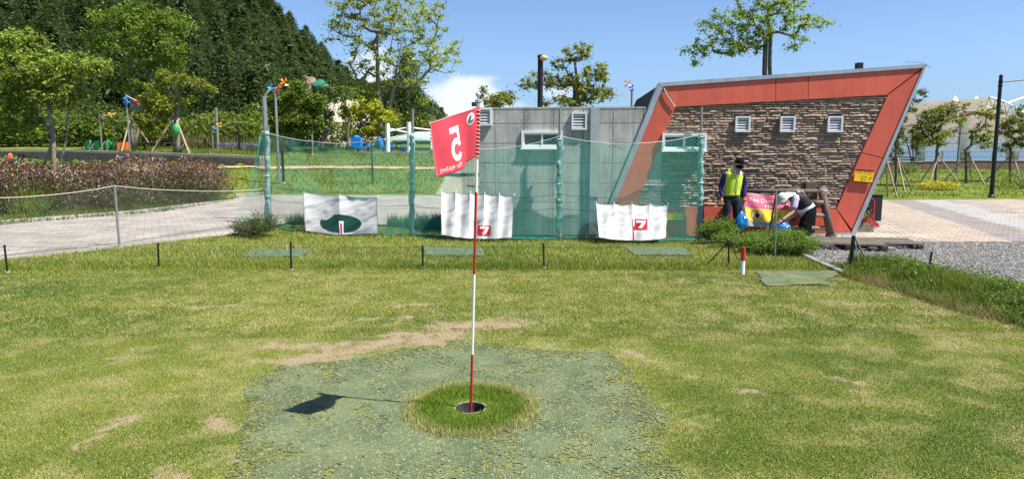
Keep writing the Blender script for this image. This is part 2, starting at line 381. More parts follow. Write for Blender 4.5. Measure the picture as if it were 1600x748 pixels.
# ------------------------------------------------------------------ near lawn
pL = [g(0, 407), g(190, 387), g(382, 363), g(420, 351), g(645, 352), g(900, 352), g(1105, 354), g(1250, 388), g(1262, 402), g(1300, 424), g(1325, 432), g(1460, 445), g(1600, 500)]
lawn_poly = [(-14, -1.5), (-14, 5), (pL[0].x*1.25, pL[0].y*.93)] + [(p.x, p.y) for p in pL] + [(pL[-1].x+6, pL[-1].y-3), (14, -1.5)]
def blob(px, py, rx, ry): p = g(px, py); return (p.x, p.y, rx, ry)
def ip(*a): p = g(*a); return (p.x, p.y)
mat_poly = [ip(*a) for a in [(330, 800), (372, 700), (385, 640), (380, 600), (430, 572), (540, 562), (640, 545), (715, 528), (830, 545), (950, 550), (985, 575), (1000, 600), (1045, 645), (1030, 700), (1075, 745), (1060, 830), (700, 990)]]
bare_segs = [((405, 564), (520, 558), .07), ((432, 540), (560, 540), .10), ((555, 542), (700, 522), .22), ((690, 512), (800, 507), .17), ((520, 552), (590, 545), .08), ((400, 566), (470, 566), .05), ((620, 536), (680, 534), .16), ((325, 658), (360, 672), .055), ((338, 700), (356, 716), .05),
             ((560, 500), (640, 497), .05), ((970, 545), (1080, 588), .035), ((480, 556), (560, 556), .04), ((130, 690), (200, 655), .035), ((1150, 608), (1190, 615), .03), ((600, 525), (640, 522), .1), ((255, 738), (285, 745), .03), ((620, 478), (680, 475), .05), ((300, 480), (380, 476), .03), ((1290, 590), (1350, 600), .03), ((180, 560), (230, 556), .03)]
def segdist(x, y, a, b):
    ax, ay = a; bx, by = b; dx, dy = bx-ax, by-ay; t = np.clip(((x-ax)*dx+(y-ay)*dy)/(dx*dx+dy*dy+1e-9), 0, 1); return np.hypot(x-ax-t*dx, y-ay-t*dy)
def bareness(x, y):
    r = np.zeros(np.shape(x)); n = (fbm(x*4, y*5, 5)-.5)*.8 + (fbm(x*26, y*26, 3)-.5)*.75
    for a, b, wd in bare_segs:
        d = segdist(x, y, ip(*a), ip(*b)); r = np.maximum(r, 1-sst(wd*.85, wd*1.3, d+n*max(wd, .09)*2.6))
    return r*(.55+.45*sst(.35, .55, fbm(x*11, y*11, 3)))
def matness(x, y):
    n1 = (fbm(x*4, y*4, 5)-.5)*.9+(np.random.rand(*np.shape(x))-.5)*.62; n2 = (fbm(x*4+40, y*4+7, 5)-.5)*.9+(np.random.rand(*np.shape(x))-.5)*.62
    return inpoly(x+n1, y+n2, mat_poly)
def lushness(x, y):
    return 1-sst(.36, .47, np.hypot((x-HOLE.x-.02), (y-HOLE.y)*.92)+(fbm(x*9, y*9)-.5)*.12)
def tallness(x, y):     # unmown strips under the nets and low fence
    yl = np.interp(x, [-10, -5.5, 4, 6.5], [9.6, 9.95, 10.3, 10.2])
    t1 = 1-sst(.12, .5, abs(y-yl)+(fbm(x*2, y*2)-.5)*.5)
    yn = np.interp(x, [-7.5, -5.8, -2.3, 4.3, 5.6], [12, 16.1, 15.2, 14.2, 13.6]); t2 = 1-sst(.25, 1.0, abs(y-yn+.1))
    back = sst(10.0, 11, y)*.42
    return np.clip(np.maximum(np.maximum(t1*.8, t2), back), 0, 1)
def lawn_color(x, y):
    x = np.asarray(x, float); y = np.asarray(y, float)
    n = fbm(x*1.1+3, y*1.3+8, 5); n2 = fbm(x*4.3, y*4.6, 5); n3 = fbm(x*.35+20, y*.35+3, 3)
    gA = np.array([.130, .205, .032]); gB = np.array([.275, .315, .050]); dry = np.array([.50, .44, .20]); bare = np.array([.48, .37, .235]); tall = np.array([.23, .285, .020]); lush = np.array([.165, .25, .030])
    k = sst(.30, .68, n*.40+n2*.20+n3*.40)[..., None]; c = gA*(1-k)+gB*k
    n4 = fbm(x*9, y*9, 3); d = (sst(.44, .72, n2*.5+n4*.3+n3*.2)*.55)[..., None]
    R_ = sst(.5, 4.5, x)*sst(3.0, 5.5, y)*(1-sst(8.8, 9.6, y))          # drier, paler turf to the right of the green
    d = np.clip(d + (R_*.30*sst(.3, .7, n2))[..., None], 0, .85)
    ring = (1-sst(.0, .35, np.abs(y-8.6)))*0
    c = c*(1-d)+dry*d
    t = tallness(x, y)[..., None]; c = c*(1-t*.85)+tall*t*.85
    l = lushness(x, y)[..., None]; c = c*(1-l)+lush*l
    hr = np.hypot(x-HOLE.x, (y-HOLE.y)*.92); rg = ((1-sst(.03, .13, np.abs(hr-.46)))*.6)[..., None]; c = c*(1-rg)+dry*rg
    mm = (matness(x, y)*.7*(1-lushness(x, y)))[..., None]; c = c*(1-mm)+(dry*.55+gB*.45)*mm
    b = bareness(x, y)[..., None]; c = c*(1-b)+bare*b
    return c
def lz(x, y): return np.zeros(np.shape(x)) - .12*sst(12.0, 13.3, y)*sst(-6.3, -5.2, x)*(1-sst(3.6, 4.8, x)) + (fbm(x*.7, y*.7)-.5)*.03*sst(5.5, 8, y) + (fbm(x*6, y*6, 3)-.5)*.012
M_lawn = mat('lawn_soil', (.1, .15, .03), .95, vcol='Col', noise=(55, .55), bump=(70, 1.0, .02), spec=.1)
fine = lambda x, y: (np.hypot(x-HOLE.x, y-HOLE.y) > .17)
sheet('lawn', lawn_poly, .06, M_lawn, off=.0, fn=fine, cols=lambda x, y: lawn_color(x, y)*.8, zf=lz)

# cup
cup = thing('golf_hole', 'round hole cut in the tuft of lush grass, with dark liner and pale rim', 'golf hole', (HOLE.x, HOLE.y, 0))
th = np.linspace(0, 2*math.pi, 49)[:-1]; rr = [.105, .125, .16, .22, .27]
V = []; 
for i, r_ in enumerate(rr):
    X = HOLE.x+np.cos(th)*r_; Y = HOLE.y+np.sin(th)*r_; z = np.full(48, [.0, .010, .012, .006, -.012][i]); V.append(np.stack([X, Y, z], -1))
V = np.concatenate(V); F = [(i*48+k, i*48+(k+1) % 48, (i+1)*48+(k+1) % 48, (i+1)*48+k) for i in range(4) for k in range(48)]
npmesh('turf_edge', V, F, M_lawn, cup, cols=lawn_color(V[:, 0], V[:, 1])*.8)
b = MB(); prof = [(.104, .002), (.104, -.14), (.0995, -.14), (.0995, .002)]
n = 40
vs = [(HOLE.x+math.cos(2*math.pi*k/n)*r, HOLE.y+math.sin(2*math.pi*k/n)*r, z) for r, z in prof for k in range(n)]
b.add(vs, [(i*n+k, i*n+(k+1) % n, ((i+1) % 4)*n+(k+1) % n, ((i+1) % 4)*n+k) for i in range(4) for k in range(n)])
b.build('liner', mat('cup_liner', (.07, .07, .065), .5, noise=(20, .6)), cup)
MB().lathe((HOLE.x, HOLE.y, 0), [(.1, -.15), (.1, -.135)], 30).build('floor', M_mortar, cup)
b = MB()
for k in range(26):
    a = k/26*2*math.pi; 
    if random.random() < .35: continue
    b.box((HOLE.x+math.cos(a)*.107, HOLE.y+math.sin(a)*.107, .004), (.010+random.random()*.006, .004+random.random()*.004, .003), (Vector((-math.sin(a), math.cos(a), 0)), Vector((math.cos(a), math.sin(a), 0)), Vector((0, 0, 1))))
b.build('rim', mat('pale_rim', (.33, .30, .25), .8, noise=(60, .5)), cup)

# green mesh mat laid round the hole
def matfn(x, y):
    e = fbm(x*7+2, y*7, 4)
    return matness(x, y) & (np.hypot(x-HOLE.x, (y-HOLE.y)*.92) > .40+.06*(fbm(x*8, y*8)-.5)) & (e+(np.random.rand(*np.shape(x))-.5)*.42 < .76) & (bareness(x, y) < .5)
def mat_material():
    m = bpy.data.materials.new('mesh_mat'); m.use_nodes = True; t = m.node_tree; b = t.nodes['Principled BSDF']; b.inputs['Roughness'].default_value = .8; b.inputs['Specular IOR Level'].default_value = .25
    gp = N(t, 'ShaderNodeNewGeometry'); vo = N(t, 'ShaderNodeTexVoronoi'); vo.inputs['Scale'].default_value = 80; vo.inputs['Randomness'].default_value = .35; t.links.new(gp.outputs['Position'], vo.inputs[0])
    n = N(t, 'ShaderNodeTexNoise'); n.inputs['Scale'].default_value = 3; n.inputs['Detail'].default_value = 7; t.links.new(gp.outputs['Position'], n.inputs[0])
    r = N(t, 'ShaderNodeValToRGB'); t.links.new(n.outputs[0], r.inputs[0]); e = r.color_ramp.elements
    e[0].position = .3; e[0].color = (.098, .142, .070, 1); e[1].position = .8; e[1].color = (.19, .215, .095, 1)
    r2 = N(t, 'ShaderNodeMapRange'); r2.inputs[1].default_value = .05; r2.inputs[2].default_value = .6; r2.inputs[3].default_value = 1.3; r2.inputs[4].default_value = .5; t.links.new(vo.outputs['Distance'], r2.inputs[0])
    s = N(t, 'ShaderNodeVectorMath', operation='SCALE'); t.links.new(r.outputs[0], s.inputs[0]); t.links.new(r2.outputs[0], s.inputs['Scale'])
    v2 = N(t, 'ShaderNodeTexVoronoi'); v2.inputs['Scale'].default_value = 105; t.links.new(gp.outputs['Position'], v2.inputs[0])
    sp = N(t, 'ShaderNodeSeparateColor'); t.links.new(v2.outputs['Color'], sp.inputs[0]); gt = N(t, 'ShaderNodeMath', operation='GREATER_THAN'); t.links.new(sp.outputs[0], gt.inputs[0]); gt.inputs[1].default_value = .93
    fl = N(t, 'ShaderNodeMix', data_type='RGBA'); t.links.new(gt.outputs[0], fl.inputs[0]); t.links.new(s.outputs[0], fl.inputs[6]); fl.inputs[7].default_value = (.24, .25, .14, 1); t.links.new(fl.outputs[2], b.inputs['Base Color'])
    bp = N(t, 'ShaderNodeBump', invert=True); bp.inputs['Strength'].default_value = .7; bp.inputs['Distance'].default_value = .007; t.links.new(vo.outputs['Distance'], bp.inputs['Height']); t.links.new(bp.outputs[0], b.inputs['Normal'])
    return m
M_mat = mat_material()
o = sheet('turf_mat', mat_poly, .016, M_mat, off=.0045, kind=None, fn=matfn, zf=lambda x, y: lz(x, y)+.002*np.sin(x*330)*np.sin(y*330))
tag(o, 'worn green mesh turf mat laid around the hole, fraying into the grass', 'turf mat')

# grass blades -----------------------------------------------------------
def blades(name, X, Y, Z, H, cols, wid=.0035, lean=.6, parent=None, label=None, cat=None, kind='stuff', two=False):
    n = len(X); a = np.random.rand(n)*2*np.pi; la = np.random.rand(n)*2*np.pi; ln = np.random.rand(n)*lean*H
    dx = np.cos(a)*wid; dy = np.sin(a)*wid; P0 = np.stack([X-dx, Y-dy, Z], -1); P1 = np.stack([X+dx, Y+dy, Z], -1)
    P2 = np.stack([X+np.cos(la)*ln, Y+np.sin(la)*ln, Z+H*np.sqrt(np.clip(1-(ln/np.maximum(H, 1e-4))**2*.7, .1, 1))], -1)
    V = np.stack([P0, P1, P2], 1).reshape(-1, 3); F = np.arange(3*n).reshape(-1, 3)
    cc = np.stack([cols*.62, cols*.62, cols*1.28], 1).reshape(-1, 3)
    o = npmesh(name, V, F, M_blade, parent=parent, cols=cc)
    if kind: o['kind'] = kind
    return o
def scatter(n, y0, y1, kx=.96, pw=1.0):
    Y = y0+(y1-y0)*np.random.rand(n)**pw; X = (np.random.rand(n)*2-1)*(Y*kx+.4); return X, Y
parts = []
for n, y0, y1, hh, wd, pw in [(450000, 2.7, 6.6, .0155, .0024, 1.0), (390000, 6.2, 11, .022, .0042, .8), (175000, 10, 17, .045, .006, .8)]:
    X, Y = scatter(n, y0, y1, pw=pw); ok = inpoly(X, Y, lawn_poly) & (np.hypot(X-HOLE.x, Y-HOLE.y) > .112); X = X[ok]; Y = Y[ok]
    m_ = matness(X, Y); bb = bareness(X, Y); lu = lushness(X, Y); tl = tallness(X, Y); edge = fbm(X*7+2, Y*7, 4)
    den = np.where(m_, np.where(edge > .6, .5, .13)+lu, 1)*(1-bb*.93); ok = np.random.rand(len(X)) < den
    X = X[ok]; Y = Y[ok]; lu = lu[ok]; tl = tl[ok]; m_ = m_[ok]
    H = (hh*(.55+.8*np.random.rand(len(X))))*(1+lu*.7+tl*1.1); H = np.where(m_ & (lu < .3), H*.6, H)
    c = lawn_color(X, Y)*(.66+.75*np.random.rand(len(X), 1)); dryb = (np.random.rand(len(X)) < .20*(1-lu)) | (m_ & (lu < .2) & (np.random.rand(len(X)) < .7)); c[dryb] = np.array([.52, .46, .21])*(.7+.5*np.random.rand(dryb.sum(), 1))
    parts.append((X, Y, lz(X, Y), H, c, np.full(len(X), wd)))
# lush tuft round the hole
n = 26000; a = np.random.rand(n)*2*np.pi; r_ = .11+.37*np.sqrt(np.random.rand(n)); X = HOLE.x+np.cos(a)*r_; Y = HOLE.y+np.sin(a)*r_/.92
lu = lushness(X, Y); ok = (np.random.rand(n) < lu+.15) & (np.hypot(X-HOLE.x, Y-HOLE.y) > .115); X = X[ok]; Y = Y[ok]
parts.append((X, Y, lz(X, Y), .018+.028*np.random.rand(len(X)), lawn_color(X, Y)*(.7+.7*np.random.rand(len(X), 1)), np.full(len(X), .0028)))
cat_ = [np.concatenate([p[i] for p in parts]) for i in range(6)]
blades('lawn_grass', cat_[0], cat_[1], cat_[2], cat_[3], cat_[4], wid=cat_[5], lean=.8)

# tall unmown grass: net foot strip, low-fence strip, weedy bank
def tallgrass(name, poly, n, h, cA, cB, wid=.006, zf=None, lean=.8, clump=3.0):
    P = np.array(poly); x0, y0 = P.min(0); x1, y1 = P.max(0)
    X = x0+(x1-x0)*np.random.rand(n); Y = y0+(y1-y0)*np.random.rand(n); ok = inpoly(X, Y, P); X = X[ok]; Y = Y[ok]
    q = fbm(X*clump, Y*clump, 3); ok = np.random.rand(len(X)) < sst(.25, .6, q)+.2; X = X[ok]; Y = Y[ok]; q = q[ok]
    H = h*(.4+.9*np.random.rand(len(X)))*(.5+q); k = np.clip(fbm(X*1.4+9, Y*1.4, 3)*1.6-.3+.3*(np.random.rand(len(X))-.5), 0, 1)[:, None]
    c = (np.array(cA)*(1-k)+np.array(cB)*k)*(.7+.6*np.random.rand(len(X), 1)); z = (zf or lz)(X, Y)
    return blades(name, X, Y, z, H, c, wid=wid, lean=lean)
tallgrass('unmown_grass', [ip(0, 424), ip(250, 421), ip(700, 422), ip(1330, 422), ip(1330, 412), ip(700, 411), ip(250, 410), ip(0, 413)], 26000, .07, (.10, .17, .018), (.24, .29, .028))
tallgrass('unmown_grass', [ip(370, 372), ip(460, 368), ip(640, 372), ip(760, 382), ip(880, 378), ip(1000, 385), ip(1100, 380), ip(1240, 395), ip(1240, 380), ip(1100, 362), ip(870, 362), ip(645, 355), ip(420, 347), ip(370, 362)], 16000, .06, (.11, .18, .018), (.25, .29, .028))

# weedy bank at the right
bank_front = [(1318, 432), (1380, 448), (1450, 472), (1530, 494), (1600, 512), (1680, 535), (1800, 570)]
bank_back = [(1332, 408), (1380, 406), (1450, 421), (1530, 437), (1600, 452), (1680, 470), (1800, 495)]
bk = [g(*p) for p in bank_front]; bb_ = [g(*p) for p in bank_back]
bank_poly = [(p.x, p.y) for p in bk]+[(p.x, p.y) for p in bb_[::-1]]
mid = [((a.x+b.x)/2, (a.y+b.y)/2) for a, b in zip(bk, bb_)]
def bankz(x, y):
    d = np.full(np.shape(x), 9.)
    for i in range(len(mid)-1): d = np.minimum(d, segdist(x, y, mid[i], mid[i+1]))
    return .13*(1-sst(.0, .75, d))*(.6+.8*fbm(np.asarray(x)*1.6, np.asarray(y)*1.6))
o = sheet('grass_bank', [(p[0]*1.0, p[1]) for p in bank_poly], .08, M_lawn, off=.012, zf=bankz, cols=lambda x, y: np.tile(np.array([.05, .075, .015]), (len(x), 1)), noisy=.1)
tallgrass('bank_weeds', bank_poly, 46000, .115, (.05, .11, .014), (.24, .27, .035), wid=.005, zf=bankz, lean=1.25, clump=4.5)
n = 26000; P = np.array(bank_poly); X = P[:, 0].min()+np.ptp(P[:, 0])*np.random.rand(n); Y = P[:, 1].min()+np.ptp(P[:, 1])*np.random.rand(n); q = fbm(X*3.2+7, Y*3.2, 3); ok = inpoly(X, Y, P) & (np.random.rand(n) < sst(.42, .6, q)); X, Y, q = X[ok], Y[ok], q[ok]
Z = bankz(X, Y)+np.random.rand(len(X))*.20*(q-.2)*2; Vv, Ff, cc = leafcloud(np.stack([X, Y, Z], -1), .016, (.05, .12, .016), (.16, .24, .03)); yl = np.repeat((np.random.rand(len(X)) < .05) & (fbm(X*1.2, Y*1.2, 2) > .5), 4); cc[yl] = (.62, .52, .05)
npmesh('bank_leafy_weeds', Vv, Ff, M_leaf, cols=cc)['kind'] = 'stuff'
fr = [(p.x-.05, p.y-.12) for p in bk]+[(p.x*1+.1, p.y+.25) for p in bk[::-1]]
tallgrass('bank_dry_grass', fr, 15000, .13, (.42, .34, .15), (.13, .15, .03), wid=.004, zf=bankz, lean=1.4, clump=5)
# ------------------------------------------------------------------ paving, road, gravel
def pavers(name, poly, origin, ang, lw, lh, m, mbed, near_n, zf=hz, gap=.006):
    """running bond pavers clipped to a polygon; nearest ones are separate pieces"""
    bed = sheet(name, poly, .4, mbed, off=-.004, zf=zf)
    P = np.array([(p[0], p[1]) for p in poly]); o = np.array(origin); ux = np.array([math.cos(ang), math.sin(ang)]); uy = np.array([-ux[1], ux[0]])
    loc = (P-o)@np.stack([ux, uy], 1); a0, b0 = np.floor(loc.min(0)/[lw, lh]).astype(int)-1; a1, b1 = np.ceil(loc.max(0)/[lw, lh]).astype(int)+1
    I, J = np.meshgrid(np.arange(a0, a1), np.arange(b0, b1)); I = I.ravel(); J = J.ravel()
    cx_ = (I+.5+.5*(J % 2))*lw; cy_ = (J+.5)*lh; W = o+cx_[:, None]*ux+cy_[:, None]*uy
    ok = inpoly(W[:, 0], W[:, 1], P) & (W[:, 1] < 30) & (abs(W[:, 0]) < W[:, 1]*.95); W = W[ok]
    # in view first
    view = np.abs(W[:, 0]) < W[:, 1]*.76; d = np.where(view, np.hypot(W[:, 0], W[:, 1]), 1e6); order = np.argsort(d)
    ia = order[:near_n]; ib = order[near_n:]
    hx, hy, hh = lw/2-gap, lh/2-gap, .012
    b = MB(); c = .008
    b.add([(-hx, -hy, -hh), (hx, -hy, -hh), (hx, hy, -hh), (-hx, hy, -hh), (-hx, -hy, 0), (hx, -hy, 0), (hx, hy, 0), (-hx, hy, 0), (-hx+c, -hy+c, .004), (hx-c, -hy+c, .004), (hx-c, hy-c, .004), (-hx+c, hy-c, .004)],
          [(0, 1, 5, 4), (1, 2, 6, 5), (2, 3, 7, 6), (3, 0, 4, 7), (4, 5, 9, 8), (5, 6, 10, 9), (6, 7, 11, 10), (7, 4, 8, 11), (8, 9, 10, 11)])
    pr = b.build('paver', m); me = pr.data; bpy.data.objects.remove(pr)
    zz = zf(W[:, 0], W[:, 1])
    for i in ia:
        p = bpy.data.objects.new('paver', me); C.objects.link(p); p.parent = bed; p.location = (W[i, 0], W[i, 1], zz[i]+.004+random.uniform(-.002, .002)); p.rotation_euler = (random.uniform(-.004, .004), random.uniform(-.004, .004), ang)
    v0 = np.array([tuple(v) for v in b.v]); f0 = np.array(b.f); k = len(v0)
    rot = np.array([[ux[0], ux[1], 0], [uy[0], uy[1], 0], [0, 0, 1]]); vv = v0@rot
    base = np.stack([W[ib, 0], W[ib, 1], zz[ib]+.004+np.random.uniform(-.002, .002, len(ib))], -1)
    V = (base[:, None, :]+vv[None]).reshape(-1, 3); F = (np.arange(len(ib))[:, None, None]*k+f0[None]).reshape(-1, 4)
    q = npmesh('far_pavers', V, F, m, parent=bed); q['kind'] = 'stuff'
    return bed
M_bed = mat('paving_joint', (.17, .145, .115), .95, noise=(8, .5))
pA = g(1455, 328); pB = g(1600, 372); D = (pB-pA).normalized(); D.z = 0
pA2 = g(1530, 329); 
nb = Vector((-D.y, D.x, 0)).normalized()
M_plaza = paving_material('plaza_paver', (.325, .288, .245), [(pA, D, .45, (.17, .155, .16)), (pA+nb*1.0, D, .42, (.31, .32, .33)), (pA-nb*1.15, D, .65, (.34, .27, .21)), (pA+nb*4.4, D, .4, (.17, .155, .16)), (pA+nb*3.3, D, .5, (.34, .27, .21)), (pA+nb*5.3, D, .4, (.32, .33, .33))])
plaza_poly = [ip(1215, 381), ip(1330, 383), ip(1450, 378), ip(1600, 378), (17.5, 12.4), (30, 12.0), (34, 24.3), (20, 24.6), ip(1365, 313), (7.5, 25.5), (7.4, 16.5), (5.4, 16.2), (5.3, 13.2)]
pavers('plaza', plaza_poly, (7, 13), math.atan2(D.y, D.x)+math.pi/2, .30, .15, M_plaza, M_bed, 300, zf=lambda x, y: np.zeros(np.shape(x)))
M_road = paving_material('road_paver', (.285, .26, .232), [])
road_poly = [(-17, 8.6), ip(0, 407), ip(190, 387), ip(382, 363), (-5.6, 16.6), (-1.2, 15.75), (-1.0, 19.5), (6.5, 19.5), (6.5, 26.3), ip(690, 303.5), ip(440, 303.5), ip(380, 306), ip(366, 312), ip(210, 330), ip(0, 346), (-24, 14.6)]
pavers('road', road_poly, (-8, 14), math.atan2(D.y, D.x)*0+R(28), .30, .15, M_road, M_bed, 300, zf=lambda x, y: np.zeros(np.shape(x))-.004)
# kerb along the far road edge
b = MB(); ks = [g(0, 347), g(210, 331), g(366, 312.5)]
for a, c in zip(ks[:-1], ks[1:]): b.bar(a+Vector((0, 0, .01)), c+Vector((0, 0, .01)), .05, .03)
b.build('road_kerb', M_conc)['kind'] = 'structure'
b = MB(); ks = [g(366, 306), g(440, 303), g(700, 303)]
for a, c in zip(ks[:-1], ks[1:]): b.bar(a+Vector((0, 0.1, .03)), c+Vector((0, .1, .03)), .07, .06)
b.build('road_kerb', M_conc)['kind'] = 'structure'
# gravel
M_gravel = mat('gravel_bed', (.12, .118, .115), .95, noise=(30, .5), bump=(60, 1, .03))
grav_poly = [ip(1258, 392), ip(1262, 402), ip(1300, 424), ip(1322, 430), ip(1450, 450), ip(1600, 480), (16, 6), (20, 9), (17.5, 12.4), ip(1600, 379), ip(1450, 379), ip(1330, 384), ip(1240, 385)]
sheet('gravel', grav_poly, .1, M_gravel, off=.0, zf=lambda x, y: np.zeros(np.shape(x))+.002, noisy=.1)
n = 80000; X = 5+15*np.random.rand(n); Y = 7+6*np.random.rand(n); ok = inpoly(X, Y, grav_poly) & (X < Y*1.4) ; X = X[ok]; Y = Y[ok]; n = len(X)
s_ = (.008+.014*np.random.rand(n)**2)[:, None]
oc = np.array([(1, 0, 0), (0, 1, 0), (-1, 0, 0), (0, -1, 0), (0, 0, .7)]); jit = 1+.5*(np.random.rand(n, 5, 1)-.5); a = np.random.rand(n)*6.28
ca = np.cos(a)[:, None]; sa = np.sin(a)[:, None]; ox = oc[None, :, 0]*ca-oc[None, :, 1]*sa*.7; oy = oc[None, :, 0]*sa+oc[None, :, 1]*ca*.7
V = np.stack([ox, oy, np.tile(oc[None, :, 2], (n, 1))], -1)*jit*s_[:, None]+np.stack([X, Y, np.full(n, .003)], -1)[:, None]
F = (np.arange(n)[:, None, None]*5+np.array([(0, 1, 4), (1, 2, 4), (2, 3, 4), (3, 0, 4)])[None]).reshape(-1, 3)
gc = np.where(np.random.rand(n, 1) < .35, np.array([[.075, .08, .088]]), np.array([[.20, .20, .195]]))*(.6+.7*np.random.rand(n, 1))
wm = np.random.rand(n) < .1; gc[wm] = (.33, .27, .20)
npmesh('gravel_stones', V.reshape(-1, 3), F, mat('gravel_stone', (.3, .3, .3), .85, vcol='Col'), cols=np.repeat(gc, 5, 0))['kind'] = 'stuff'
# concrete edging curve between lawn and gravel
b = MB(); cv = [g(1254, 390), g(1258, 401), g(1280, 412), g(1306, 423), g(1322, 430)]
for a, c in zip(cv[:-1], cv[1:]): b.bar(a+Vector((0, 0, .015)), c+Vector((0, 0, .015)), .05, .03)
b.build('edging_kerb', mat('old_kerb', (.26, .25, .22), .9, noise=(9, .4)))['kind'] = 'structure'
# small mats in the lawn
def flatmat(pts, label):
    P = [g(*p) for p in pts]; z = .03; n1, n2 = 14, 7; V = []
    for j in range(n2+1):
        for i in range(n1+1):
            u, v = i/n1, j/n2; p = (P[0]*(1-u)+P[1]*u)*(1-v)+(P[3]*(1-u)+P[2]*u)*v; V.append((p.x, p.y, z+.006*math.sin(i*1.3+j)))
    F = [(j*(n1+1)+i, j*(n1+1)+i+1, (j+1)*(n1+1)+i+1, (j+1)*(n1+1)+i) for j in range(n2) for i in range(n1)]
    k = len(V); V2 = V+[(v[0], v[1], z-.03) for v in V]
    brd = [i for i in range(n1)]; F2 = [(i, i+1, i+1+k, i+k) for i in range(n1)]+[(n2*(n1+1)+i, n2*(n1+1)+i+1, n2*(n1+1)+i+1+k, n2*(n1+1)+i+k) for i in range(n1)]
    F2 += [(j*(n1+1), (j+1)*(n1+1), (j+1)*(n1+1)+k, j*(n1+1)+k) for j in range(n2)]+[(j*(n1+1)+n1, (j+1)*(n1+1)+n1, (j+1)*(n1+1)+n1+k, j*(n1+1)+n1+k) for j in range(n2)]
    o = MB().add(V2, F+F2).build('tee_mat', mat('tee_mat_turf', (.10, .155, .10), .85, noise=(7, .4), bump=(90, .8, .01)), loc=(P[0].x, P[0].y, 0))
    return tag(o, label, 'tee mat', 'green tee mats set in the grass')
flatmat([(378, 403), (468, 403), (487, 391), (400, 391)], 'green tee mat in the grass below the banner with the green disc')
flatmat([(664, 401), (758, 401), (752, 388), (662, 388)], 'green tee mat in the grass just left of the red flag pole')
flatmat([(992, 400), (1080, 400), (1066, 388), (976, 388)], 'green tee mat in the grass below the right-hand banner with a 7')
fm_poly = [ip(1195, 448), (ip(1290, 447)), ip(1312, 426), ip(1180, 425)]
tag(sheet('turf_mat', fm_poly, .03, M_mat, off=.02, kind=None, zf=lambda x, y: lz(x, y)+.004*np.sin(x*200), noisy=.25), 'faded green mesh mat at the kerb to the right of the red and white stake', 'turf mat')

# ------------------------------------------------------------------ red-framed building
FA = R(4); FW = Vector((math.cos(FA), -math.sin(FA), 0)); FN = Vector((-math.sin(FA), -math.cos(FA), 0)); FP0 = g(1333, 367.5)
def fp(px, py, off=0.0): return onplane(px, py, FP0+FN*off, FN)
toilet = thing('red_framed_building', 'slanted stone-clad building in a thick red frame with silver edging', 'building', (FP0.x, FP0.y, 0))
def fpoly(pts, off, thick, m, name='panel', label=None):
    P = [fp(x, y, off) for x, y in pts]; o = MB().prism(P, -FN*thick).build(name, m, toilet)
    if label: o['label'] = label
    return o
OUT = [(926, 380), (1030, 130), (1448, 100.5), (1331, 370)]
# body behind the frame
body_px = [(930, 378), (1030, 133), (1445, 104), (1329, 369)]
Pb = [fp(x, y, -.16) for x, y in body_px]
for p in Pb:
    if p.z < .2: p.z = -.1
MB().prism(Pb, -FN*4.3).build('side_wall', M_darkpanel, toilet)
Pm = [fp(x, y, -.10) for x, y in [(935, 372), (1036, 140), (1438, 110), (1330, 366)]]
MB().prism(Pm, -FN*.05).build('backing_wall', M_mortar, toilet)
# silver trim
TO = .040
fpoly([(1030, 129.5), (1448, 100), (1443, 106), (1033, 135.5)], TO, .30, M_silver, 'roof_trim')
fpoly([(1030, 129.8), (1036.5, 135.5), (934, 383), (926, 380)], TO-.003, .30, M_silver, 'edge_trim')
fpoly([(1442.8, 106.2), (1449, 100.2), (1336, 369), (1329, 367)], TO-.003, .30, M_silver, 'edge_trim')
fpoly([(932, 378), (934, 372.5), (1329, 362.5), (1331, 368)], TO-.006, .30, M_silver, 'base_trim')
# red cladding panels
SI = .016
top = lambda x: 136.3 + (x-1037)*(106.5-136.3)/(1441-1037)
bot = lambda x: 167 + (x-1055)*(148-167)/(1387-1055)
def band(xa, xb, xa2=None, xb2=None):
    xa2 = xa if xa2 is None else xa2; xb2 = xb if xb2 is None else xb2
    fpoly([(xa, top(xa)), (xb, top(xb)), (xb2, bot(xb2)), (xa2, bot(xa2))], SI, .10, M_redpanel, 'red_panel')
band(1038, 1211.6, 1056.3, 1211.6); band(1212.6, 1262.4); band(1263.4, 1440.5, 1263.4, 1386)
lo = lambda y: 1036.6-(y-135.8)*(1036.6-934)/(383-135.8)
li = lambda y: 1055-(y-167)*(1055-993)/(322-167)
fpoly([(1036.8, 137), (1055, 168.2), (li(240), 240), (lo(240), 240)], SI, .10, M_redpanel, 'red_panel')
fpoly([(lo(241), 241), (li(241), 241), (li(321), 321), (lo(352), 352)], SI, .10, M_redpanel, 'red_panel')
ro = lambda y: 1442-(y-107)*(1442-1331)/(364-107); ri = lambda y: 1387-(y-149)*(1387-1307)/(326-149)
fpoly([(1441.8, 108), (1387.2, 149.5), (ri(238), 238), (ro(247), 247)], SI, .10, M_redpanel, 'red_panel')
fpoly([(ri(239), 239), (ro(248), 248), (ro(360), 360), (1307.5, 326)], SI, .10, M_redpanel, 'red_panel')
by = lambda x: 322+(x-993)*(326-322)/(1307-993)
be = lambda x: 371+(x-935)*(362-371)/(1330-935)
fpoly([(lo(353), 353), (993, 322), (1130, by(1130)), (1130, be(1130)), (937, 372)], SI, .10, M_redpanel, 'red_panel')
fpoly([(1131, by(1131)), (1306.5, 326.5), (1329.5, 361.5), (1131, be(1131))], SI, .10, M_redpanel, 'red_panel')
# sealant bead at the upper left mitre
MB().tube([fp(1037, 138, .045), fp(1044, 151, .05), fp(1055, 167.5, .045)], .012, 5).build('sealant_bead', M_rope, toilet)
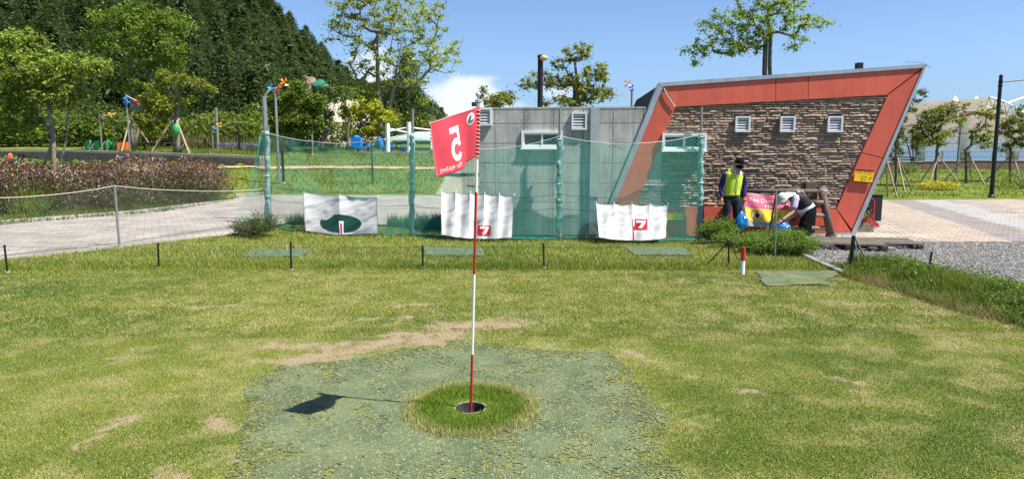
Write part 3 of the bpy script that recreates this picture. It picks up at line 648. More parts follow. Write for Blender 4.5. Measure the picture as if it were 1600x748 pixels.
# ledge stones: real pieces, courses of uneven stones
stone_variants = []
for k in range(8):
    bm = bmesh.new(); nx_, nz_ = 7, 3; vs = []
    for j in range(nz_+1):
        for i in range(nx_+1):
            x = i/nx_-.5; z = j/nz_-.5; e = (i in (0, nx_)) or (j in (0, nz_))
            y = -(.55+.45*random.random()) if not e else -(.30+.3*random.random())
            vs.append(bm.verts.new((x, y, z)))
    for j in range(nz_):
        for i in range(nx_): q = j*(nx_+1)+i; bm.faces.new((vs[q], vs[q+1], vs[q+nx_+2], vs[q+nx_+1]))
    ring = [vs[i] for i in range(nx_+1)]+[vs[(nx_+1)*j+nx_] for j in range(1, nz_+1)]+[vs[(nx_+1)*nz_+i] for i in range(nx_-1, -1, -1)]+[vs[(nx_+1)*j] for j in range(nz_-1, 0, -1)]
    rb = [bm.verts.new((v.co.x, .4, v.co.z)) for v in ring]
    for i in range(len(ring)): j = (i+1) % len(ring); bm.faces.new((ring[j], ring[i], rb[i], rb[j]))
    me = bpy.data.meshes.new('stone'); bm.to_mesh(me); bm.free(); me.materials.append(M_stone); stone_variants.append(me)
region = [fp(*p) for p in [(990, 325), (1053, 165), (1390, 146), (1304, 329)]]
def sl(p): return ((p-FP0).dot(FW), p.z)
reg = [sl(p) for p in region]; smin = min(p[0] for p in reg); smax = max(p[0] for p in reg); zmin = min(p[1] for p in reg); zmax = max(p[1] for p in reg)
holes = []
for (x0, y0, x1, y1) in [(1035, 209, 1103, 236), (1148.5, 182, 1171.5, 206.5), (1218.5, 182, 1241.5, 206.5), (1292.5, 182, 1315.5, 206.5)]:
    a = sl(fp(x0, y1)); b_ = sl(fp(x1, y0)); holes.append((a[0], a[1], b_[0], b_[1]))
stones = []
z = zmin-.02
while z < zmax:
    ch = random.choice([.042, .05, .055, .062]); s_ = smin-random.random()*.4
    while s_ < smax:
        L_ = random.uniform(.14, .46); c = (s_+L_/2, z+ch/2); s0 = s_; s_ += L_
        pts = [(s0+.02, z+ch/2), (s0+L_/2, z+ch/2), (s0+L_-.02, z+ch/2)]
        if not any(inpoly(np.array([p[0]]), np.array([p[1]]), reg)[0] for p in pts): continue
        segs = [(s0, s0+L_)]
        for (a0, b0, a1, b1) in holes:
            if z+ch > b0+.01 and z < b1-.01:
                ns = []
                for q0, q1 in segs:
                    if q1 <= a0 or q0 >= a1: ns.append((q0, q1)); continue
                    if q0 < a0: ns.append((q0, a0))
                    if q1 > a1: ns.append((a1, q1))
                segs = ns
        for q0, q1 in segs:
            if q1-q0 > .03: stones.append((q0, q1, z, ch))
    z += ch
# some courses are split into two thin tiers, as ledgestone panels are
stones2 = []
for q0, q1, z, ch in stones:
    if ch > .060 and random.random() < .12: stones2 += [(q0, q1, z, ch/2), (q0, q1, z+ch/2, ch/2)]
    else: stones2.append((q0, q1, z, ch))
stones2.sort(key=lambda t: -(t[1]-t[0])*t[3])
basis = Matrix((FW, -FN, Vector((0, 0, 1)))).transposed()
restV = []; restF = []
for i, (q0, q1, z, ch) in enumerate(stones2):
    me = random.choice(stone_variants); p = FP0+FW*((q0+q1)/2); p = Vector((p.x, p.y, z+ch/2)) - FN*.040
    depth = random.uniform(.025, .055); S = Matrix.Diagonal((q1-q0-.008, depth, ch-.009))
    if i < 300:
        o = bpy.data.objects.new('stone', me); C.objects.link(o); o.parent = toilet
        o.location = p-toilet.location; o.rotation_euler = (0, 0, -FA); o.scale = (q1-q0-.008, depth, ch-.009)
    else:
        k = len(restV); Mx = basis@S
        restV += [tuple(Mx@v.co+p) for v in me.vertices]; restF += [tuple(a+k for a in pl.vertices) for pl in me.polygons]
o = MB().add(restV, restF).build('small_stones', M_stone, toilet, fixn=False); o['kind'] = 'stuff'
print('stones', len(stones2))

def vent(P, U, Nn, root, wd=.31, ht=.34, off=0.02):
    """louvred vent centred at P on a wall with right vector U and outward Nn"""
    Zv = Vector((0, 0, 1)); ax = (U, -Nn, Zv); b = MB(); fr = .035
    for sx in (-1, 1): b.box(P+U*sx*(wd/2-fr/2)+Nn*off, (fr/2, .05, ht/2), ax)
    for sz in (-1, 1): b.box(P+Zv*sz*(ht/2-fr/2)+Nn*(off-.001), (wd/2-fr, .05, fr/2), ax)
    v = b.build('vent', M_silver if root is None else mat('vent_white', (.66, .67, .68), .5), root)
    for k in range(5):
        zz = -ht/2+fr+(ht-2*fr)*(k+.5)/5; X = (U, (-Nn*.75+Zv*.66).normalized(), (Zv*.75+Nn*.66).normalized())
        MB().box(P+Zv*zz+Nn*(off+.012), (wd/2-fr, .024, .005), X).build('slat', mat('vent_white', (.66, .67, .68), .5), v)
    MB().box(P+Nn*(off-.03), (wd/2-fr, .004, ht/2-fr), ax).build('backing', M_mortar, v)
for px in (1160, 1230, 1304): vent(fp(px, 194.3, .0), FW, FN, toilet, .30, .325, .0)
def window(P, U, Nn, root, wd, ht, off=.03):
    Zv = Vector((0, 0, 1)); ax = (U, -Nn, Zv); f = .045; mw = mat('window_frame_white', (.74, .76, .75), .4)
    b = MB()
    for sx in (-1, 1): b.box(P+U*sx*(wd/2-f/2)+Nn*off, (f/2, .05, ht/2), ax)
    for sz in (-1, 1): b.box(P+Zv*sz*(ht/2-f/2)+Nn*(off-.002), (wd/2-f, .05, f/2), ax)
    W_ = b.build('window', mw, root)
    for sx in (-1, 1):
        c = P+U*sx*(wd/4-f/2)+Nn*(off-.015+.02*(sx > 0)); hw = (wd/2-f)/2+.012; hh = ht/2-f; b = MB(); q = .035
        for s2 in (-1, 1): b.box(c+U*s2*(hw-q/2), (q/2, .018, hh), ax)
        for s2 in (-1, 1): b.box(c+Zv*s2*(hh-q/2), (hw-q, .017, q/2), ax)
        b.build('frame', mw, W_)
        MB().box(c-Nn*.006, (hw-q, .003, hh-q), ax).build('pane', M_glass, W_)
    MB().box(P+Nn*(off+.02)-Zv*(ht/2+.012), (wd/2+.02, .06, .012), ax).build('sill', mw, W_)
pw = fp(1068.5, 222); wwid = (fp(1103, 222)-fp(1034, 222)).length; window(pw, FW, FN, toilet, wwid, .36, .035)
MB().box(fp(1342, 107, -.5)+Vector((0, 0, .05)), (.06, .06, .06)).build('roof_fixture', M_black, toilet)
MB().tube([fp(1416, 101, 0), fp(1416, 97, 0), fp(1440, 98, 0), fp(1455, 107, .05)], .006, 4).build('aerial_wire', M_pole, toilet)

# yellow notices, fixed flat on the red cladding
def text_mesh(txt, size=1.0):
    cu = bpy.data.curves.new('t', 'FONT'); cu.body = txt; cu.size = size; cu.align_x = 'CENTER'; cu.align_y = 'CENTER'
    o = bpy.data.objects.new('t', cu); C.objects.link(o); bpy.context.view_layer.update()
    me = o.to_mesh().copy() if False else bpy.data.meshes.new_from_object(o)
    bpy.data.objects.remove(o); return me
def notice(c, U, Vv, Nn, wd, ht, label):
    t = thing('notice_sign', label, 'sign', c)
    ax = (U, -Nn, Vv)
    MB().box(c, (wd/2, .006, ht/2), ax).build('board', M_yellow, t)
    b = MB()
    for s_ in (-1, 1): b.box(c+Vv*s_*(ht/2-.010)+Nn*.007, (wd/2, .003, .011), ax)
    b.build('black_border', M_black, t)['kind'] = 'stuff'
    for txt, yy, sz, m in [('\uc4f0\ub808\uae30 \ud22c\uae30\uae08\uc9c0', .25, .075, mat('sign_red', (.55, .04, .02), .6)), ('CCTV', -.05, .055, M_black), ('\uacbd\uace0', -.28, .06, M_black)]:
        me = text_mesh(txt, sz*1.0); b = MB(); wmax = max([abs(v.co.x) for v in me.vertices]+[.01]); sx = min(1, wd*.42/wmax)
        b.add([c+U*v.co.x*sx+Vv*(v.co.y+yy*ht)+Nn*.0085 for v in me.vertices], [tuple(p.vertices) for p in me.polygons]); o = b.build('lettering', m, t, fixn=False)
    b = MB(); b.add([c+U*(wd*x)+Vv*(ht*y)+Nn*.0088 for x, y in [(.28, -.2), (.40, .02), (.43, -.05), (.33, -.24)]], [(0, 1, 2, 3)]); b.build('arrow_mark', M_black, t)
UU = (fp(1368, 270)-fp(1336, 266)).normalized(); U2 = (FW*.995+Vector((0, 0, -.075))).normalized(); V2 = FN.cross(U2); V2 = V2 if V2.z > 0 else -V2
notice(fp(1349.5, 275.5, .05), U2, V2, FN, .37, .265, 'yellow notice with black edges screwed to the slanted right side of the red frame')
notice(fp(1054, 337.5, .05), FW, Vector((0, 0, 1)), FN, .34, .22, 'yellow notice low on the red base, half behind the green net')

# ------------------------------------------------------------------ concrete building
CW = FW.copy(); CN = FN.copy(); CP0 = onplane(748, 235, FP0-FN*.03, FN); CP0.z = 0
def cp(px, py, off=0): return onplane(px, py, CP0+CN*off, CN)
conc = thing('concrete_building', 'low grey panelled concrete building joined to the left of the red frame', 'building', (CP0.x, CP0.y, 0))
CH = cp(750, 168.3).z; CL = (cp(1035, 200)-CP0).dot(CW)
MB().prism([CP0+Vector((0, 0, -.1)), CP0+CW*CL+Vector((0, 0, -.1)), CP0+CW*CL+Vector((0, 0, CH-.03)), CP0+Vector((0, 0, CH-.03))], -CN*3.2).build('wall_core', M_concdark, conc)
CL2 = (cp(1009, 172)-CP0).dot(CW); MB().box(CP0+CW*CL2/2-CN*1.60+Vector((0, 0, CH-.015)), (CL2/2, 1.63, .018), (CW, -CN, Vector((0, 0, 1)))).build('roof_cap', M_conc, conc)
jx = [(cp(x, 230)-CP0).dot(CW) for x in (748, 773.5, 815.5, 858, 900.5)]; pw_ = .62
s_edges = [0]; x = (cp(773.5, 230)-CP0).dot(CW)
while x < CL: s_edges.append(x); x += pw_
s_edges.append(CL)
z_edges = [-.05]; 
zz = CH-.03-cp(800, 193).z
zl = [CH-.03, cp(800, 193).z]
while zl[-1]-.42 > 0: zl.append(zl[-1]-.415)
zl.append(-.05)
tie = MB()
win_c = (cp(815, 232).z, cp(815, 204.5).z, (cp(815, 215)-CP0).dot(CW), (cp(879, 215)-CP0).dot(CW))
for i in range(len(s_edges)-1):
    for j in range(len(zl)-1):
        a, b2 = s_edges[i]+.006, s_edges[i+1]-.006; t1, t0 = zl[j]-.006, zl[j+1]+.006
        if b2-a < .03 or t1-t0 < .03: continue
        rects = [(a, b2, t0, t1)]
        w0, w1, wa, wb = win_c
        nr = []
        for (ra, rb, r0, r1) in rects:
            if rb <= wa or ra >= wb or r1 <= w0 or r0 >= w1: nr.append((ra, rb, r0, r1)); continue
            if ra < wa: nr.append((ra, wa, r0, r1)); ra = wa
            if rb > wb: nr.append((wb, rb, r0, r1)); rb = wb
            if r0 < w0: nr.append((ra, rb, r0, w0))
            if r1 > w1: nr.append((ra, rb, w1, r1))
        for k, (ra, rb, r0, r1) in enumerate(nr):
            c = CP0+CW*(ra+rb)/2+Vector((0, 0, (r0+r1)/2))+CN*.012
            MB().box(c, ((rb-ra)/2, .012, (r1-r0)/2), (CW, -CN, Vector((0, 0, 1)))).build('concrete_panel', M_conc, conc)
        for sx in (a+.055, b2-.055):
            if b2-a > .4:
                for sz in (t0+.06, t1-.06):
                    q = CP0+CW*sx+Vector((0, 0, sz))+CN*.0255
                    if wa-.03 < sx < wb+.03 and w0-.03 < sz < w1+.03: continue
                    n = 6; vs = [q+CW*math.cos(2*math.pi*k/n)*.013+Vector((0, 0, math.sin(2*math.pi*k/n)*.013)) for k in range(n)]; tie.add(vs, [tuple(range(n))])
o = tie.build('tie_holes', M_concdark, conc, fixn=False); o['kind'] = 'stuff'
window(CP0+CW*(win_c[2]+win_c[3])/2+Vector((0, 0, (win_c[0]+win_c[1])/2)), CW, CN, conc, win_c[3]-win_c[2], win_c[1]-win_c[0], .015)
vent(cp(757, 183), CW, CN, conc, .32, .36, .045); vent(cp(905, 189.5), CW, CN, conc, .32, .36, .045)
pa = (cp(922, 230)-CP0).dot(CW); pb = (cp(935, 230)-CP0).dot(CW)
MB().box(CP0+CW*(pa+pb)/2+Vector((0, 0, CH/2-.02))+CN*.04, ((pb-pa)/2, .06, CH/2), (CW, -CN, Vector((0, 0, 1)))).build('pilaster', mat('pale_concrete', (.36, .38, .39), .8, noise=(3, .15)), conc)
cctv = thing('security_camera', 'small dark camera on the corner of the concrete wall behind the flag', 'camera', (CP0.x+.05, CP0.y+.2, CH))
p = Vector((CP0.x-.02, CP0.y+.2, CH)); MB().tube([p, p+Vector((0, 0, .1))], .015, 5).build('bracket', M_pole, cctv); MB().box(p+Vector((-.07, -.02, .08)), (.06, .09, .04)).build('camera_body', M_black, cctv); MB().lathe(p+Vector((-.07, -.11, .08)), [(.025, 0), (.022, .02)], 8, (Vector((1, 0, 0)), Vector((0, 0, 1)), Vector((0, -1, 0)))).build('lens', M_glass, cctv)
# ------------------------------------------------------------------ green practice net
posts = []
post_defs = [((417, 349), 196, 205, 'leftmost wrapped net post, where the green net skirt flares out'), ((643, 361), 170, 209, 'net post wrapped in pale green netting between the first two white banners'), ((873, 366), 170, 213, 'net post in front of the window of the grey concrete wall'), ((1094, 367), 168, 209, 'net post in front of the stone wall, left of the man in the yellow vest')]
for (bx, by_), ty, ny_, lab in post_defs:
    B = g(bx, by_); T = at(bx+2, ty, B.y); Nn_ = at(bx+1, ny_, B.y)
    posts.append((B, T, Nn_)); t = thing('net_post', lab, 'post', (B.x, B.y, 0), 'posts holding up the green net')
    MB().tube([B-Vector((0, 0, .2)), T], .027, 8).build('steel_pole', M_pole, t)
    b = MB(); pts = []; rad = []; n = 46
    for k in range(n+1):
        f = k/n; q = (B-Vector((0, 0, .12))).lerp(Nn_, f); pts.append(q+Vector((.01*math.sin(f*31), .01*math.cos(f*23), 0))); r_ = .054+.008*math.sin(f*70+bx)+.012*random.random()
        if k % 9 == 4: r_ = .048
        if f > .93: r_ = .05
        if f < .45 and k % 8 == 2: r_ += .022
        rad.append(r_)
    b.tube(pts, rad, 10).build('net_wrapping', M_netwrap, t, smooth=True)
    for f in (.30, .52, .72, .97):
        q = B.lerp(Nn_, f); MB().lathe(q, [(.066, -.012), (.073, 0), (.066, .012)], 10).build('tie_rope', M_rope, t)

def netting(name, S, U, Vv, pitch, r, m, parent=None, loc=None, step=.12, n3=3):
    """diamond netting of real strands on the sheet S(u,v), u along, v up (metres)"""
    polys = []
    L = min(Vv, 99)
    c = -Vv
    while c < U+Vv:
        for sgn in (1, -1):
            # u = c0 + sgn*v
            c0 = c if sgn > 0 else c+0
            v0, v1 = 0, Vv
            if sgn > 0: v0 = max(0, -c0); v1 = min(Vv, U-c0)
            else: v0 = max(0, c0-U); v1 = min(Vv, c0)
            if v1-v0 > .01:
                k = max(2, int((v1-v0)/step)+1); v = np.linspace(v0, v1, k); polys.append((c0+sgn*v, v))
        c += pitch*math.sqrt(2)
    VV = []; FF = []; base = 0
    for u, v in polys:
        P = S(u, v); k = len(P); d = np.gradient(P, axis=0); d /= np.linalg.norm(d, axis=1)[:, None]+1e-9
        nrm = np.array([0, -1., .0]); wv = np.cross(d, nrm); wv /= np.linalg.norm(wv, axis=1)[:, None]+1e-9
        ring = [P+r*(math.cos(a)*wv+math.sin(a)*nrm) for a in [2*math.pi*i/n3+.5 for i in range(n3)]]
        VV.append(np.stack(ring, 1).reshape(-1, 3)); i = np.arange(k-1)[:, None]; j = np.arange(n3)[None]; jn = (j+1) % n3
        FF.append(np.stack([i*n3+j+0*i, i*n3+jn+0*i, (i+1)*n3+jn, (i+1)*n3+j], -1).reshape(-1, 4)+base); base += k*n3
    o = npmesh(name, np.concatenate(VV), np.concatenate(FF), m, parent=parent, loc=loc)
    return o
# polyline of the net foot and top rope
Bs = [p[0] for p in posts]; Ts = [p[2] for p in posts]
lens = [(Bs[i+1]-Bs[i]).length for i in range(3)]; cum = [0]+list(np.cumsum(lens))
def net_sheet(u, v, Vv, zoff=0):
    seg = np.clip(np.searchsorted(cum, u, side='right')-1, 0, 2); f = (u-np.array(cum)[seg])/np.array(lens)[seg]
    B0 = np.array([tuple(b) for b in Bs])[seg]; B1 = np.array([tuple(b) for b in Bs])[seg+1]; zt0 = np.array([t.z for t in Ts])[seg]; zt1 = np.array([t.z for t in Ts])[seg+1]
    sag = np.array([.30, .36, .22])[seg]; P = B0*(1-f)[:, None]+B1*f[:, None]
    zt = zt0*(1-f)+zt1*f - sag*4*f*(1-f)*.8
    vf = v/Vv; z = -.085+(zt+.085)*vf + (fbm(u*1.3, v*1.3)-.5)*.04
    bil = (np.sin(u*2.1+v)*.05+np.sin(u*5.3+v*2.1)*.02+(fbm(u*2, v*1.5)-.5)*.12)*np.minimum(1, 4*f*(1-f)+.15)
    low = (1-vf)**1.6*.36*4*f*(1-f)     # foot drags forward onto the grass
    P = P.copy(); P[:, 1] -= .07+bil+low; P[:, 2] = z+zoff
    return P
gn = thing('green_net', 'large sagging green practice net strung across the posts in front of the grey wall', 'net', (Bs[0].x, Bs[0].y, 0))
netting('netting', lambda u, v: net_sheet(u, v, 2.0), cum[-1], 2.0, .046, .0031, M_net, gn)
tr = [Vector(net_sheet(np.array([u]), np.array([2.0]), 2.0)[0]) for u in np.linspace(0, cum[-1]-.001, 60)]
MB().tube(tr, .007, 5).build('top_rope', M_rope, gn)
for frac in (.44, .30):
    tr = [Vector(net_sheet(np.array([u]), np.array([2.0*frac]), 2.0)[0]) for u in np.linspace(0, cum[-1]-.001, 60)]
    MB().tube(tr, .0045, 4).build('cross_rope', M_netdark, gn)
# bunched foot of the net lying on the grass
for (ua, ub) in [(.3, cum[1]-.2), (cum[1]+.1, cum[2]-.1), (cum[2]+.1, cum[3]-.1)]:
    us = np.linspace(ua, ub, 30); pts = [Vector(net_sheet(np.array([u]), np.array([.0]), 2.0)[0])+Vector((0, -.05-.05*math.sin(u*3)+.02*random.random(), .015+.02*random.random())) for u in us]
    MB().tube(pts, [.012+.022*random.random() for _ in pts], 7).build('bunched_foot', mat('bunched_net', (.02, .27, .20), .8, noise=(25, .6), bump=(60, 1, .03)), gn)
# skirt flaring left of the first post
def skirt(u, v):
    f = u/1.3; vf = v/2.0; x = Bs[0].x-.06-(1-vf)**1.5*f*.75*1.0-vf*.02*f; y = Bs[0].y+.1-f*.1+(fbm(u*4, v*3)-.5)*.15; z = .03+(Ts[0].z-.05)*vf*(1-.02*f)
    return np.stack([x, y+0*u, z], -1)
netting('netting', skirt, 1.3, 2.0, .05, .002, M_net, gn)
def bunch(u, v):   # gathered curtain of net at the end of the concrete wall
    p = at(722, 300, 15.2); f = u/.9; return np.stack([p.x+f*.30+.02*np.sin(v*3), p.y+.10*np.sin(f*19), .05+v*.78], -1)
netting('netting', bunch, .9, 2.0, .035, .0022, M_net, gn)

# ------------------------------------------------------------------ cloth: banners and prints
def cloth_obj(name, S, nu, nv, m, thick, parent=None, loc=None):
    u, v = np.meshgrid(np.linspace(0, 1, nu+1), np.linspace(0, 1, nv+1)); P = S(u.ravel(), v.ravel()); k = len(P)
    e = 1e-3; Nn_ = np.cross(S(np.clip(u.ravel()+e, 0, 1), v.ravel())-S(np.clip(u.ravel()-e, 0, 1), v.ravel()), S(u.ravel(), np.clip(v.ravel()+e, 0, 1))-S(u.ravel(), np.clip(v.ravel()-e, 0, 1)))
    Nn_ /= np.linalg.norm(Nn_, axis=1)[:, None]
    V = np.concatenate([P, P+Nn_*thick]); i, j = np.meshgrid(np.arange(nu), np.arange(nv)); q = (j*(nu+1)+i).ravel(); f = np.stack([q, q+1, q+nu+2, q+nu+1], -1)
    rim = []
    for a in range(nu): rim += [(a, a+1, a+1+k, a+k), (nv*(nu+1)+a, nv*(nu+1)+a+1, nv*(nu+1)+a+1+k, nv*(nu+1)+a+k)]
    for a in range(nv): rim += [(a*(nu+1), (a+1)*(nu+1), (a+1)*(nu+1)+k, a*(nu+1)+k), (a*(nu+1)+nu, (a+1)*(nu+1)+nu, (a+1)*(nu+1)+nu+k, a*(nu+1)+nu+k)]
    return npmesh(name, V, np.concatenate([f, f[:, ::-1]+k, np.array(rim)]), m, parent=parent, loc=loc, smooth=True)
def gridded(S, nu, nv):
    u, v = np.meshgrid(np.linspace(0, 1, nu+1), np.linspace(0, 1, nv+1)); G = S(u.ravel(), v.ravel()).reshape(nv+1, nu+1, 3)
    def T(a, b):
        a = np.asarray(a, float)*nu; b = np.asarray(b, float)*nv; i = np.clip(np.floor(a).astype(int), 0, nu-1); j = np.clip(np.floor(b).astype(int), 0, nv-1); fa = (a-i)[..., None]; fb = (b-j)[..., None]
        return (G[j, i]*(1-fa)+G[j, i+1]*fa)*(1-fb)+(G[j+1, i]*(1-fa)+G[j+1, i+1]*fa)*fb
    return T
def poly_mesh2d(polys):
    bm = bmesh.new()
    for poly in polys: bm.faces.new([bm.verts.new((x, y, 0)) for x, y in poly])
    me = bpy.data.meshes.new('p'); bm.to_mesh(me); bm.free(); return me
def print_on(name, me, S, mapf, offv, m, parent, maxlen=.06, loc=None):
    """lay a flat printed shape (2D mesh) onto cloth: mapf(x,y)->(u,v)"""
    bm = bmesh.new(); bm.from_mesh(me); bm.normal_update(); bmesh.ops.triangulate(bm, faces=bm.faces)
    T = [[tuple(mapf(v.co.x, v.co.y)) for v in f.verts] for f in bm.faces]; bm.free(); out = []
    while T:
        a, b_, c = T.pop(); e = [(math.dist(a, b_), a, b_, c), (math.dist(b_, c), b_, c, a), (math.dist(c, a), c, a, b_)]; L_, p, q, r = max(e, key=lambda t: t[0])
        if L_ > maxlen: m_ = ((p[0]+q[0])/2, (p[1]+q[1])/2); T += [[p, m_, r], [m_, q, r]]
        else: out.append((a, b_, c))
    uv = np.array(out).reshape(-1, 2); F = np.arange(len(uv)).reshape(-1, 3)
    U = uv[:, 0]; W_ = uv[:, 1]; P = S(U, W_); e = 2e-3; nn = np.cross(S(U+e, W_)-S(U-e, W_), S(U, W_+e)-S(U, W_-e)); nn /= np.linalg.norm(nn, axis=1)[:, None]+1e-12
    if nn[:, 1].mean() > 0: nn = -nn
    P = P+nn*offv
    return npmesh(name, P, np.array(F), m, parent=parent, loc=loc)
def disc2d(cx, cy, rx, ry, n=24): return poly_mesh2d([[(cx+rx*math.cos(2*math.pi*i/n), cy+ry*math.sin(2*math.pi*i/n)) for i in range(n)]])
def banner(corners, nfold, seed, lab, lift=.12, flip=1):
    """corners in the image TL TR BR BL; hangs in front of the net"""
    def netY(px):
        Xs = [(b.x/b.y) for b in Bs]; return np.interp((px-800)/FPX, Xs, [b.y for b in Bs])-.24
    TL, TR = [np.array(at(x, y, netY(x)-.02)) for x, y in corners[:2]]; BR, BL = [np.array(at(x, y, netY(x)-.42)) for x, y in corners[2:]]
    rs = np.random.RandomState(seed); tie_u = np.linspace(0, 1, nfold+1)
    def S(u, v):
        u = np.asarray(u, float); v = np.asarray(v, float); T = TL*(1-u)[..., None]+TR*u[..., None]; Bm = BL*(1-u)[..., None]+BR*u[..., None]
        P = T*(1-v)[..., None]+Bm*v[..., None]
        ph = u*nfold; fr = ph-np.floor(ph); sag = -4*fr*(1-fr)
        P[..., 2] += sag*.035*(1-v)**1.2
        d = np.abs(fr-.5)*2      # ridges run down from each tie, fading, swinging sideways
        fold = (d**3)*np.exp(-v*1.1)*.06 + np.sin((u*nfold*2+.5*v*rs_a)*math.pi*1.0+seed)*.040*(v*(1.25-v))*1.9 + np.sin((u*9.3-v*2.4)+seed)*.022*v
        diag = (fbm(u*6+v*4+seed*3, v*1.6-u*2.0, 3)-.5)*.17*np.sqrt(v*(1.02-v)+.02)
        P[..., 1] -= fold+diag
        P[..., 2] -= .05*v*np.sin(np.pi*u)*1.2
        return P
    rs_a = rs.uniform(.5, 1.5)
    root = thing('banner', lab, 'banner', tuple(TL), 'white banners tied to the green net')
    S = gridded(S, 90, 50)
    cloth_obj('cloth', S, 90, 50, M_whitecloth, .002, root)
    for u in tie_u:
        p = Vector(S(np.array([u]), np.array([0.0]))[0]); MB().tube([p, p+Vector((.01, .08, .03))], .006, 4).build('tie', M_rope, root)
    w_ = np.linalg.norm(TR-TL); h_ = np.linalg.norm(TL-BL)
    return root, S, w_, h_
t1, S1, w1, h1 = banner([(475, 300), (590, 308), (591, 364), (477, 361)], 2, 1, 'left white banner printed with a dark green disc and a small red-striped peg')
t2, S2, w2, h2 = banner([(690, 298.5), (803, 305), (800, 371), (690, 367)], 5, 2, 'middle white banner with a red square 7, behind the flag pole')
t3, S3, w3, h3 = banner([(931, 317), (1043, 319), (1041, 372), (936, 371)], 4, 3, 'right white banner with a red 7 flag print in front of the red wall')
OFF = .008
idm = lambda x, y: (x, y)
def curve_poly():
    pts = []
    for i in range(40):
        a = 2*math.pi*i/40; x = .50+.285*math.cos(a); y = .72-.225*math.sin(a)
        if .62 < a/math.pi < .86: y += .05+.03*math.sin(a*6); x += .02
        pts.append((min(x, .99), y))
    return poly_mesh2d([pts])
print_on('green_disc', curve_poly(), S1, idm, OFF, M_printgreen, t1)
print_on('peg_print', poly_mesh2d([[(.485, .66), (.545, .66), (.54, .98), (.495, .98)]]), S1, idm, .012, M_print, t1)
print_on('peg_print', poly_mesh2d([[(.503, .72), (.528, .72), (.525, .98), (.506, .98)]]), S1, idm, .016, M_printred, t1)
def seven(S, t, x0, y0, x1, y1):
    print_on('red_square', poly_mesh2d([[(x0, y0), (x1, y0+.01), (x1, y1), (x0, y1)]]), S, idm, OFF, M_printred, t)
    W_ = x1-x0; H_ = y1-y0
    me = poly_mesh2d([[(x0+a*W_, y0+c*H_) for a, c in q] for q in ([(.18, .14), (.86, .14), (.85, .36), (.16, .36)], [(.60, .36), (.85, .36), (.58, .88), (.32, .88)])])
    print_on('number_seven', me, S, idm, .013, M_print, t)
seven(S3, t3, .53, .40, .715, .70); seven(S2, t2, .52, .69, .70, .92)
print_on('pole_print', poly_mesh2d([[(.503, .40), (.522, .40), (.532, 1.0), (.512, 1.0)]]), S3, idm, .016, M_printred, t3)
print_on('pole_print', poly_mesh2d([[(.509, .40), (.527, .40), (.530, .62), (.512, .62)]]), S3, idm, .020, M_print, t3)

# ------------------------------------------------------------------ flagstick and flag
PB = Vector((HOLE.x, HOLE.y, -.13)); LEAN = .26; PT = at(747, 165, HOLE.y-LEAN); TT = at(747.4, 152, HOLE.y-LEAN)
fs = thing('flagstick', 'tall thin red and white banded flag pole standing in the hole', 'flag pole', (HOLE.x, HOLE.y, 0))
def pol(f): return PB.lerp(TT, f)
def fz(py): 
    lo_, hi_ = 0, 1
    for _ in range(30):
        m_ = (lo_+hi_)/2; q = PB.lerp(TT, m_)-CAM; cz_ = q.y*math.cos(PITCH)-q.z*math.sin(PITCH); cy_ = q.y*math.sin(PITCH)+q.z*math.cos(PITCH)
        if 374-FPX*cy_/cz_ > py: lo_ = m_
        else: hi_ = m_
    return lo_
segs = [(PB, None)]
bands = [(640, 553, M_red), (553, 428, M_white), (428, 300, M_red), (300, 246, M_white), (246, 168, M_white)]
f0 = 0
for y1, y2, m in bands:
    a = pol(f0); b2 = pol(fz(y2)); MB().tube([a, b2], .0085, 10).build('pole_band', m, fs, smooth=False); f0 = fz(y2)
MB().lathe(pol(f0), [(.013, 0), (.013, .03), (.018, .032), (.018, .045), (.006, .05), (.006, .062), (.013, .07), (.014, .082), (.008, .092), (.003, .097)], 12).build('finial', M_silver, fs)
flag = thing('flag', 'bright red flag with a reversed white 5, seen from behind', 'flag', (PT.x, PT.y, PT.z))
q1 = pol(fz(168)); q2 = pol(fz(245)); top_in = np.array(q1)+np.array([-.010, -.012, 0]); bot_in = np.array(q2)+np.array([-.010, -.012, 0]); YF = HOLE.y-LEAN-.27
top_out = np.array(at(672, 192.5, YF)); bot_out = np.array(at(683.5, 277.5, YF))
def SF(u, v):
    u = np.asarray(u, float); v = np.asarray(v, float)
    P = (top_in*(1-u)[..., None]+top_out*u[..., None])*(1-v)[..., None]+(bot_in*(1-u)[..., None]+bot_out*u[..., None])*v[..., None]
    side = np.array([.8, -.6, 0])
    bulge = .030*np.sin(np.pi*np.clip(u*1.05, 0, 1))*(.35+.65*v) - .026*np.exp(-((u-.20)/.12)**2)*v**1.3 + .007*np.sin(u*9+v*3)
    P = P+side*bulge[..., None]
    P[..., 2] -= .05*np.sin(np.pi*np.clip(u, 0, 1))*v*.3
    return P
SF = gridded(SF, 60, 40)
cloth_obj('cloth', SF, 60, 40, M_flagred, .0012, flag)
